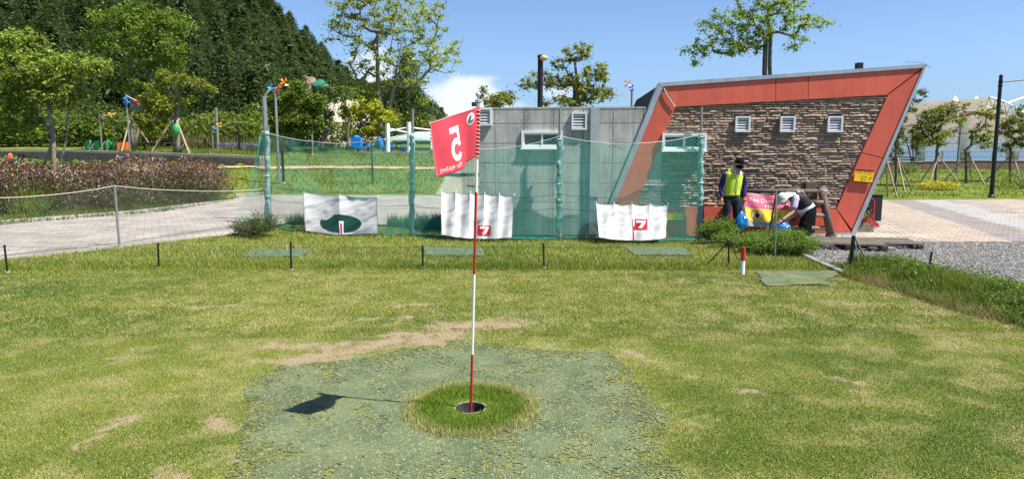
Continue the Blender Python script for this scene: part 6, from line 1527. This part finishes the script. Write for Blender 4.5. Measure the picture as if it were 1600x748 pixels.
for txt, yy, sz in [('CCTV', .545, .085), ('\ub2e8\uc18d\uc911', .64, .085), ('\uacfc\ud0dc\ub8cc', .74, .06)]:
    me = text_mesh(txt, sz); print_on('small_lettering', me, SB, lambda x, y, yy=yy: (.70+x, yy-y*1.05), .007, mat('ink', (.10, .07, .03), .8), pb, .06)
me = text_mesh('\uc4f0\ub808\uae30 \ud22c\uae30\uae08\uc9c0', .06); print_on('small_lettering', me, SB, lambda x, y: (.36+x, .875-y), .007, mat('ink_blue', (.10, .12, .30), .8), pb, .06)

def crumpled_bag(label, c, r, parent=None, sd=1, name='plastic_bag', knot=True):
    rs = np.random.RandomState(sd); t = thing(name, label, 'plastic bag', (c[0], c[1], c[2]-r[2]), 'blue plastic bags at the litter point'); n, m = 28, 20; vs = []
    for j in range(m+1):
        th_ = math.pi*j/m
        for i in range(n):
            a = 2*math.pi*i/n; d = Vector((math.sin(th_)*math.cos(a), math.sin(th_)*math.sin(a), -math.cos(th_))); q = 1+.35*(fbm(np.array([d.x*3+sd*5+d.z]), np.array([d.y*3+d.z*2.4]), 4)[0]-.5)*2*math.sin(th_)
            zz = d.z; zz = zz if zz < .5 else .5+(zz-.5)*1.3; k = q*(1 if zz < .5 else 1-(zz-.5)*.5); vs.append((c[0]+d.x*r[0]*k, c[1]+d.y*r[1]*k, c[2]+max(zz, -.92)*r[2]))
    MB().add(vs, [(j*n+i, j*n+(i+1) % n, (j+1)*n+(i+1) % n, (j+1)*n+i) for j in range(m) for i in range(n)]).build('bag', M_bluebag, t)
    if knot: MB().lathe((c[0], c[1], c[2]+r[2]*1.0), [(.03, 0), (.02, .05), (.06, .10)], 9).build('tied_neck', M_bluebag, t)
cA_ = at(1157, 346, 13.75); crumpled_bag('blue plastic bag hanging beside the leg of the man in the yellow vest', (cA_.x, cA_.y, .30), (.13, .11, .21), sd=3)
cB_ = at(1222, 354, 13.35); crumpled_bag('blue plastic bag being handled by the bending person', (cB_.x, cB_.y, .20), (.19, .14, .16), sd=8, knot=False)
# bushes in front of them
def leafbush(label, cx_, cy_, r, h, n, ca, cb, leaf=.019, sd=0):
    rs = np.random.RandomState(sd); st = 46; P = []; b = MB(); zb_ = 0
    root = thing('leafy_bush', label, 'bush', (cx_, cy_, 0), 'leafy bushes in front of the two people')
    for k in range(st):
        a = rs.rand()*6.28; q = rs.rand()**.6*r; x0, y0 = cx_+math.cos(a)*q, cy_+math.sin(a)*q*.6; hh = h*(.6+.5*rs.rand())*(1-.45*(q/r)**2); tip = Vector((x0+math.cos(a)*.12, y0+math.sin(a)*.10, hh)); p0 = Vector((x0*.7+cx_*.3, y0*.7+cy_*.3, 0)); b.tube([p0, p0.lerp(tip, .5)+Vector((0, 0, .03)), tip], [.007, .005, .002], 4)
        m = int(n*1.9)//st; f = rs.rand(m)**.6; P.append(np.array([tuple(p0.lerp(tip, q2)) for q2 in f])+rs.randn(m, 3)*np.array([.055, .05, .03]))
    b.build('stems', M_bark, root)['kind'] = 'stuff'; P = np.concatenate(P); P[:, 2] = np.abs(P[:, 2])+.01; Vv, Ff, cc = leafcloud(P, leaf, ca, cb, asp=.42, flat=.3); npmesh('foliage', Vv, Ff, M_leaf, parent=root, cols=cc)
gb = ((.075, .15, .02), (.20, .30, .04))
for (x, y, r_, h_, n, lab) in [(1122, 374, .32, .42, 2600, 'leafy bush at the foot of the rightmost net post'), (1158, 386, .36, .30, 2400, 'low leafy bush under the blue bag beside the standing man'), (1190, 396, .34, .30, 2400, 'leafy bush between the two rods and the red and white stake'), (1232, 398, .40, .42, 3600, 'dense rounded bush with shiny leaves in front of the bending person'), (1212, 380, .34, .28, 1800, 'low bush below the pink and yellow banner')]:
    p = g(x, y); leafbush(lab, p.x, p.y, r_, h_, n, *gb, sd=int(x))
for (x, y, h_, n, lab) in [(388, 366, .32, 1200, 'spindly dark weed at the foot of the leftmost net post'), (410, 362, .45, 1200, 'taller leafy weed beside the leftmost net post')]:
    p = g(x, y); leafbush(lab, p.x, p.y, .30, h_, n, (.04, .08, .02), (.10, .15, .03), sd=int(x))
tallgrass('roadside_weeds', [(-2.9, 15.6), (-2.2, 15.3), (-1.6, 15.3), (-1.7, 16.2), (-2.9, 16.3)], 1600, .28, (.05, .11, .03), (.12, .18, .04), wid=.010, zf=lambda x, y: np.zeros(np.shape(x)))
tallgrass('roadside_weeds', [(-5.4, 16.0), (-4.7, 15.8), (-4.7, 16.6), (-5.4, 16.7)], 700, .28, (.05, .10, .03), (.10, .15, .04), wid=.009, zf=lambda x, y: np.zeros(np.shape(x)))
# pallets and slabs
def pallet(label, c, U, L_, W_, ns, z0=0, gap=.35):
    U = Vector(U).normalized(); Vv = Vector((-U.y, U.x, 0)); Z = Vector((0, 0, 1)); t = thing('pallet', label, 'pallet', (c[0], c[1], z0), 'old wooden pallets by the gravel'); c = Vector((c[0], c[1], z0))
    for k in range(ns):
        f = (k+.5)/ns-.5; MB().box(c+Vv*f*W_+Z*(.115+random.uniform(-.004, .004)), (L_/2*random.uniform(.96, 1.0), W_/ns*(.5-gap/2), .011), (U, Vv, Z)).build('board', M_wood, t)
    for s_ in (-1, 0, 1):
        for s2 in (-1, 0, 1): MB().box(c+U*s_*(L_/2-.06)+Vv*s2*(W_/2-.06)+Z*.045, (.05, .05, .042), (U, Vv, Z)).build('block', M_wood, t)
        MB().box(c+U*s_*(L_/2-.06)+Z*.093, (.05, W_/2, .009), (U, Vv, Z)).build('bearer', M_wood, t)
p = g(1318, 386); pallet('weathered pallet in front of the slanted wall corner, nearest the bushes', (p.x, p.y), (1, -.28, 0), 1.25, 1.0, 8)
p = g(1376, 383.5); pallet('weathered pallet lying flat on the edge of the gravel, right of the other', (p.x, p.y), (1, -.18, 0), 1.15, .9, 8, z0=-.02)
rb = random.Random(4)
for (x, y, w_, lab) in [(1287, 380, .35, 'flat stone slab poking out under the left pallet'), (1378, 391, .30, 'dark flat stone at the front edge of the right pallet')]:
    p = g(x, y); n = 7; pts = [p+Vector((math.cos(2*math.pi*i/n)*w_*rb.uniform(.7, 1.1), math.sin(2*math.pi*i/n)*w_*.5*rb.uniform(.7, 1.1), .005)) for i in range(n)]; o = MB().prism(pts, Vector((0, 0, .05))).build('stone_slab', mat('slab_stone', (.22, .20, .17), .9, noise=(6, .4)), loc=tuple(p)); tag(o, lab, 'stone')
# red hand cart, planter and box behind the corner
c = g(1352, 355); t = thing('hand_cart', 'small red metal hand cart standing behind the slanted corner', 'cart', tuple(c)); k = c.y/FPX
MB().tube([c+Vector((.18, 0, .05)), c+Vector((.22, .1, .62)), c+Vector((.10, .1, .70)), c+Vector((-.05, .1, .62)), c+Vector((-.1, 0, .08))], .016, 6).build('handle', M_red, t)
MB().prism([c+Vector((-.1, -.2, .10)), c+Vector((.22, -.2, .02)), c+Vector((.20, -.2, .10)), c+Vector((-.05, -.2, .26))], Vector((0, .4, 0))).build('tray', M_red, t)
for s_ in (-.15, .25): MB().lathe(c+Vector((.02, s_, .08)), [(.08, -.02), (.08, .02)], 14, (Vector((1, 0, 0)), Vector((0, 0, 1)), Vector((0, -1, 0)))).build('wheel', M_black, t)
c = g(1362, 345); o = thing('dark_box', 'dark upright box beside the red hand cart', 'box', tuple(c)); MB().box(c+Vector((0, 0, .32)), (.16, .14, .32)).build('cabinet', M_darkpanel, o); MB().box(c+Vector((0, 0, .65)), (.17, .15, .012)).build('lid', M_black, o)
c = g(1341, 362); t = thing('stone_planter', 'low mossy stone planter with brown plants at the slanted corner', 'planter', tuple(c)); MB().prism([c+Vector((-.3, -.12, 0)), c+Vector((.28, -.12, 0)), c+Vector((.25, -.10, .17)), c+Vector((-.27, -.11, .20))], Vector((0, .3, 0))).build('trough', mat('mossy_stone', (.20, .19, .14), .95, noise=(9, .5)), t)
P = np.random.randn(500, 3)*np.array([.12, .07, .10])+np.array(c)+np.array([0, 0, .30]); Vv, Ff, cc = leafcloud(P, .03, (.14, .12, .03), (.26, .16, .06)); npmesh('plant', Vv, Ff, M_leaf, parent=t, cols=cc)['kind'] = 'stuff'

# ------------------------------------------------------------------ people
def skin_part(name, chains, m, parent, sub=2, extra=None):
    """chains: list of point lists [(co, r) ...]; first point of a chain may be an index tuple into earlier points"""
    vs = []; ed = []; rd = []
    for chn in chains:
        prev = None
        for it in chn:
            if isinstance(it, int): prev = it; continue
            co, r = it; vs.append(Vector(co)); rd.append(r if isinstance(r, tuple) else (r, r)); i = len(vs)-1
            if prev is not None: ed.append((prev, i))
            prev = i
    L = rootloc(parent); me = bpy.data.meshes.new(name); me.from_pydata([tuple(v-L) for v in vs], ed, []); o = bpy.data.objects.new(name, me); C.objects.link(o)
    md = o.modifiers.new('s', 'SKIN'); sd = me.skin_vertices[0].data
    for i, r in enumerate(rd): sd[i].radius = r
    for i in range(len(rd)): sd[i].use_root = (i == 0)
    md.use_smooth_shade = True
    s2 = o.modifiers.new('u', 'SUBSURF'); s2.levels = sub; s2.render_levels = sub
    dg = bpy.context.evaluated_depsgraph_get(); nm = bpy.data.meshes.new_from_object(o.evaluated_get(dg)); bpy.data.objects.remove(o)
    nm.materials.clear(); nm.materials.append(m); o = bpy.data.objects.new(name, nm); C.objects.link(o); o.parent = parent; nm.shade_smooth(); return o
def loft(name, rings, m, parent, side, n=18, wr=.012):
    """clothing as one closed shell: rings of (centre, half width along side, half depth)"""
    side = Vector(side).normalized(); P = []; k = 4; rr_ = []
    for i in range(len(rings)-1):
        for j in range(k):
            f = j/k; f2 = f*f*(3-2*f); a, b_ = rings[i], rings[i+1]; rr_.append((Vector(a[0]).lerp(Vector(b_[0]), f), a[1]*(1-f2)+b_[1]*f2, a[2]*(1-f2)+b_[2]*f2))
    rr_.append((Vector(rings[-1][0]), rings[-1][1], rings[-1][2])); vs = []
    for i, (c, a, b_) in enumerate(rr_):
        d = (rr_[min(i+1, len(rr_)-1)][0]-rr_[max(i-1, 0)][0]).normalized(); X = (side-d*side.dot(d)).normalized(); Y = d.cross(X)
        for q in range(n):
            t_ = 2*math.pi*q/n; w_ = 1+wr*8*(fbm(np.array([q*.9+i*.2]), np.array([i*.5]), 2)[0]-.5); cs, sn = math.cos(t_), math.sin(t_)
            vs.append(c+X*a*math.copysign(abs(cs)**.85, cs)*w_+Y*b_*math.copysign(abs(sn)**.85, sn)*w_)
    L = len(rr_); fs = [(i*n+q, i*n+(q+1) % n, (i+1)*n+(q+1) % n, (i+1)*n+q) for i in range(L-1) for q in range(n)]+[tuple(range(n))[::-1], tuple((L-1)*n+q for q in range(n))]
    return MB().add(vs, fs).build(name, m, parent, smooth=True)
def head(parent, c, fwd, up, s, skin=M_skin):
    """extra facial features on a head centred at c, height 2s"""
    F = Vector(fwd).normalized(); U = (Vector(up)-F*F.dot(Vector(up))).normalized(); Sx = F.cross(U); ax = (Sx, F, U)
    MB().ell(c, (s*.68, s*.82, s), 16, 12, ax).build('head', skin, parent, smooth=True)
    MB().ell(c+F*s*.85-U*s*.12, (s*.11, s*.16, s*.20), 8, 6, ax).build('nose', skin, parent, smooth=True)
    for k in (-1, 1):
        MB().ell(c+Sx*k*s*.68-U*s*.08, (s*.07, s*.14, s*.20), 8, 6, ax).build('ear', skin, parent, smooth=True)
        MB().ell(c+F*s*.70+Sx*k*s*.26+U*s*.08, (s*.11, s*.06, s*.06), 8, 6, ax).build('eye', M_black, parent, smooth=True)
    MB().ell(c+F*s*.74-U*s*.45, (s*.22, s*.06, s*.05), 8, 5, ax).build('mouth', mat('lips', (.35, .12, .10), .5), parent, smooth=True)
    return Sx, F, U
def hand(parent, wrist, d, palmn, s, m, curl=.5):
    d = Vector(d).normalized(); n = Vector(palmn); n = (n-d*n.dot(d)).normalized(); sd = d.cross(n); pc = Vector(wrist)
    chains = [[(pc, (.026*s, .020*s)), (pc+d*.045*s, (.040*s, .020*s)), (pc+d*.085*s, (.042*s, .018*s))]]
    skin_part('hand', chains, m, parent, 1)
    for k, (off, ln) in enumerate([(-.030, .070), (-.010, .080), (.010, .075), (.029, .060)]):
        p = pc+d*.085*s+sd*off*s; pts = [p]; dd = d.copy()
        for j in range(3): dd = (dd+n*curl*.55).normalized(); p = p+dd*ln/3*s; pts.append(p)
        MB().tube(pts, [.0095*s, .009*s, .0085*s, .0065*s], 7).build('finger', m, parent, smooth=True)
    p = pc+d*.025*s+sd*-.034*s; MB().tube([p, p-sd*.022*s+d*.025*s+n*.01, p-sd*.020*s+d*.052*s+n*.025], [.012*s, .0105*s, .008*s], 7).build('thumb', m, parent, smooth=True)
# standing person ------------------------------------------------
M_vest = mat('hi_vis_vest', (.52, .68, .05), .7, noise=(18, .18)); M_sleeve = mat('navy_blue_sleeve', (.008, .012, .10), .7); M_trous = mat('dark_navy_trousers', (.022, .028, .045), .85, noise=(15, .4)); M_blackcloth = mat('black_cloth', (.005, .005, .006), .9, spec=.1)
M_glove = mat('orange_glove', (.48, .22, .08), .8); M_lil = mat('lilac_shirt', (.42, .36, .50), .85); M_boot = mat('dark_boots', (.03, .03, .035), .6)
fc = g(1141, 369.5); H = at(1151, 247, fc.y).z/1.60
p1 = thing('person', 'person standing in a yellow-green vest, blue sleeves, black cap and black mask', 'person', (fc.x, fc.y, 0))
o1 = Vector((fc.x, fc.y, 0))
def q1_(x, y, z): return o1+Vector((x, y, z))*H
hipz = .82; sh = 1.30
dx = .06
pel = q1_(0, 0, .86); chest = q1_(.02, 0, 1.14); nk = q1_(.075, -.02, 1.38); hd = q1_(.105, -.05, 1.49)
shL = q1_(-.165, .0, 1.28); shR = q1_(.205, .0, 1.28); elL = q1_(-.225, .03, 1.03); elR = q1_(.255, .02, 1.04); wrL = q1_(-.225, -.06, .80); wrR = q1_(.235, -.07, .80)
kL = q1_(-.10, -.02, .45); kR = q1_(.11, -.02, .45); aL = q1_(-.11, .02, .08); aR = q1_(.13, .02, .08)
body = [[(pel, (.145*H, .10*H)), (chest, (.15*H, .105*H)), (q1_(.04, 0, 1.27), (.13*H, .09*H)), (nk, .052*H), (hd, .07*H)]]
skin_part('body', [[(pel, .12*H), (chest, .12*H), (q1_(.04, 0, 1.27), (.12*H, .08*H)), (nk, .05*H), (hd, .068*H)], [2, (shL, .052*H), (elL, .040*H), (wrL, .028*H)], [2, (shR, .052*H), (elR, .040*H), (wrR, .028*H)], [0, (q1_(-.085, 0, .78), .085*H), (kL, .055*H), (aL, .04*H)], [0, (q1_(.09, 0, .78), .085*H), (kR, .055*H), (aR, .04*H)]], M_skin, p1)
loft('trousers', [(q1_(0, 0, .68), .09*H, .08*H), (q1_(0, 0, .76), .155*H, .11*H), (q1_(0, 0, .90), .15*H, .11*H)], M_trous, p1, (1, 0, 0))
for (a_, b_, c_) in ((q1_(-.085, 0, .80), kL, q1_(-.115, .02, .05)), (q1_(.095, 0, .80), kR, q1_(.135, .02, .05))): loft('trouser_leg', [(a_, .088*H, .10*H), (b_.lerp(a_, .4), .085*H, .09*H), (b_, .074*H, .078*H), (c_.lerp(b_, .4), .068*H, .074*H), (c_, .070*H, .078*H)], M_trous, p1, (1, 0, 0), 14, .02)
loft('vest', [(q1_(0, 0, .84), .155*H, .125*H), (q1_(.0, 0, .96), .16*H, .12*H), (q1_(.02, 0, 1.12), .175*H, .12*H), (q1_(.025, 0, 1.25), .19*H, .105*H), (q1_(.035, 0, 1.32), .15*H, .08*H), (q1_(.055, 0, 1.365), .065*H, .06*H)], M_vest, p1, (1, 0, 0))
for A, Bq, Cq in ((shL, elL, wrL), (shR, elR, wrR)): skin_part('sleeve', [[(A+(chest-A)*.15, .06*H), (A, .068*H), (Bq, .054*H), (Bq.lerp(Cq, .95), .042*H)]], M_sleeve, p1)
MB().tube([q1_(.045, -.125, .88), q1_(.05, -.135, 1.05), q1_(.065, -.125, 1.25), q1_(.075, -.10, 1.33)], .006, 5).build('zip', M_silver, p1)
for s_ in (-1, 1): MB().tube([q1_(.07+s_*.055, -.08, 1.36), q1_(.065+s_*.045, -.115, 1.28), q1_(.07, -.13, 1.24)], [.018, .016, .005], 6).build('collar', mat('pale_lining', (.55, .58, .55), .8), p1, smooth=True)
fw = Vector((.45, -1, -.22)); Sx, F1, U1 = head(p1, hd+Vector((0, 0, .0)), fw, (0, 0, 1), .112*H)
s_ = .112*H; hc_ = hd
MB().ell(hc_+F1*s_*.18-U1*s_*.38, (s_*.68, s_*.80, s_*.56), 16, 10, (Sx, F1, U1)).build('face_mask', M_blackcloth, p1, smooth=True)
MB().ell(hc_+U1*s_*.36-F1*s_*.02, (s_*.76, s_*.90, s_*.70), 16, 10, (Sx, F1, U1)).build('cap', M_blackcloth, p1, smooth=True)
b = MB(); vs = []
for i in range(9):
    a = math.pi*(i/8); vs.append(hc_+U1*s_*.32+Sx*math.cos(a)*s_*.70+F1*(s_*.62+math.sin(a)*s_*.75))
b.prism(vs, U1*.012); b.build('cap_peak', M_blackcloth, p1)
hand(p1, wrL, (.05, -.15, -1), (.5, -.3, 0), .95*H, M_glove, .7); hand(p1, wrR, (-.05, -.15, -1), (-.5, -.3, 0), .95*H, M_glove, .7)
for a in (aL, aR): MB().ell(Vector((a.x, a.y-.055, .045)), (.052, .13, .05), 12, 7).build('boot', M_boot, p1, smooth=True)
# bending person -------------------------------------------------
fc2 = g(1263, 372); YB = fc2.y
p2 = thing('person', 'person bending over in a white sun bonnet, black vest and black trousers', 'person', (fc2.x, fc2.y, 0))
def q2_(x, y, d=0): return at(x, y, YB+d)
hip = q2_(1263, 333); wst = q2_(1257, 321); ch_ = q2_(1246, 309); nk2 = q2_(1235, 307, -.03); hd2 = q2_(1223, 312, -.06)
shA = q2_(1243, 311, -.17); shB = q2_(1243, 310, .14); elA = q2_(1238, 332, -.24); elB = q2_(1246, 333, .10); wrA = q2_(1222, 344, -.28); wrB = q2_(1226, 346, -.02)
kA = q2_(1256, 352, -.12); kB = q2_(1260, 352, .10); anA = q2_(1258, 370, -.10); anB = q2_(1262, 368, .10)
skin_part('body', [[(hip, .12), (wst, .115), (ch_, (.12, .13)), (nk2, .05), (hd2, .07)], [2, (shA, .052), (elA, .040), (wrA, .027)], [2, (shB, .052), (elB, .040), (wrB, .027)], [0, (kA, .058), (anA, .04)], [0, (kB, .058), (anB, .04)]], M_skin, p2)
loft('trousers', [(wst.lerp(hip, -.1), .15, .14), (wst.lerp(hip, .55), .155, .145), (hip, .155, .145), (hip+Vector((-.03, 0, -.10)), .12, .12)], M_blackcloth, p2, (0, 1, 0))
for a_, b_, c_ in ((hip+Vector((0, -.08, .02)), kA, anA), (hip+Vector((0, .08, .02)), kB, anB)): loft('trouser_leg', [(a_, .10, .12), (a_.lerp(b_, .5), .10, .115), (b_, .09, .10), (b_.lerp(c_, .5), .085, .09), (c_+Vector((0, 0, .05)), .085, .09)], M_blackcloth, p2, (0, 1, 0), 14, .02)
loft('vest', [(wst.lerp(hip, .15), .165, .155), (wst.lerp(ch_, .4), .165, .15), (wst.lerp(ch_, .8), .18, .14), (ch_.lerp(nk2, .45), .17, .12), (ch_.lerp(nk2, .9), .08, .07)], mat('black_vest', (.012, .010, .014), .7, noise=(14, .3)), p2, (0, 1, 0))
loft('shirt_hem', [(wst.lerp(hip, .42), .178, .170), (wst.lerp(hip, .10), .172, .160)], mat('white_shirt', (.62, .58, .66), .8), p2, (0, 1, 0))
for A, Bq in ((shA, elA), (shB, elB)): loft('sleeve', [(A.lerp(Bq, -.30), .045, .045), (A, .073, .070), (A.lerp(Bq, .35), .070, .068), (A.lerp(Bq, .68), .066, .064)], M_lil, p2, (0, 1, 0), 14, .02)
hfw = Vector((-.75, -.25, -.65)); Sx, F2, U2_ = head(p2, hd2, hfw, (-.6, 0, .8), .11)
M_bon = mat('bonnet_cloth', (.52, .53, .46), .85, noise=(30, .25))
MB().ell(hd2+U2_*.035-F2*.02, (.098, .115, .105), 16, 10, (Sx, F2, U2_)).build('bonnet', M_bon, p2, smooth=True)
vs = []
for ring_, (r_, dn) in enumerate([(.10, .0), (.14, -.03), (.15, -.05)]):
    for i in range(20): a = 2*math.pi*i/20; vs.append(hd2+U2_*(.035+dn+.01*math.sin(a*4))+(Sx*math.cos(a)+F2*math.sin(a)*(1.0 if math.sin(a) > 0 else .7))*r_)
b = MB(); b.add(vs, [(r*20+i, r*20+(i+1) % 20, (r+1)*20+(i+1) % 20, (r+1)*20+i) for r in range(2) for i in range(20)]); b.build('brim', M_bon, p2, smooth=True)
vs = []
for j in range(6):
    for i in range(9):
        f = i/8-.5; g_ = j/5; p = hd2.lerp(ch_+Vector((.03, 0, .0)), .15+g_*.85)+Vector((0, f*.24*(1-.25*g_), .125+.02*math.cos(f*7+g_*4)-.10*abs(f)*1.2+.02*g_)); vs.append(p)
b = MB(); b.add(vs, [(j*9+i, j*9+i+1, (j+1)*9+i+1, (j+1)*9+i) for j in range(5) for i in range(8)]); b.build('neck_flap', M_bon, p2, smooth=True)
dA = (wrA-elA); dB = (wrB-elB); hand(p2, wrA, dA, (.3, .5, -.6), .95, M_skin, .8); hand(p2, wrB, dB, (.3, -.5, -.6), .95, M_skin, .8)
for a in (anA, anB): MB().ell(Vector((a.x-.06, a.y, .045)), (.13, .052, .05), 12, 7).build('shoe', M_boot, p2, smooth=True)
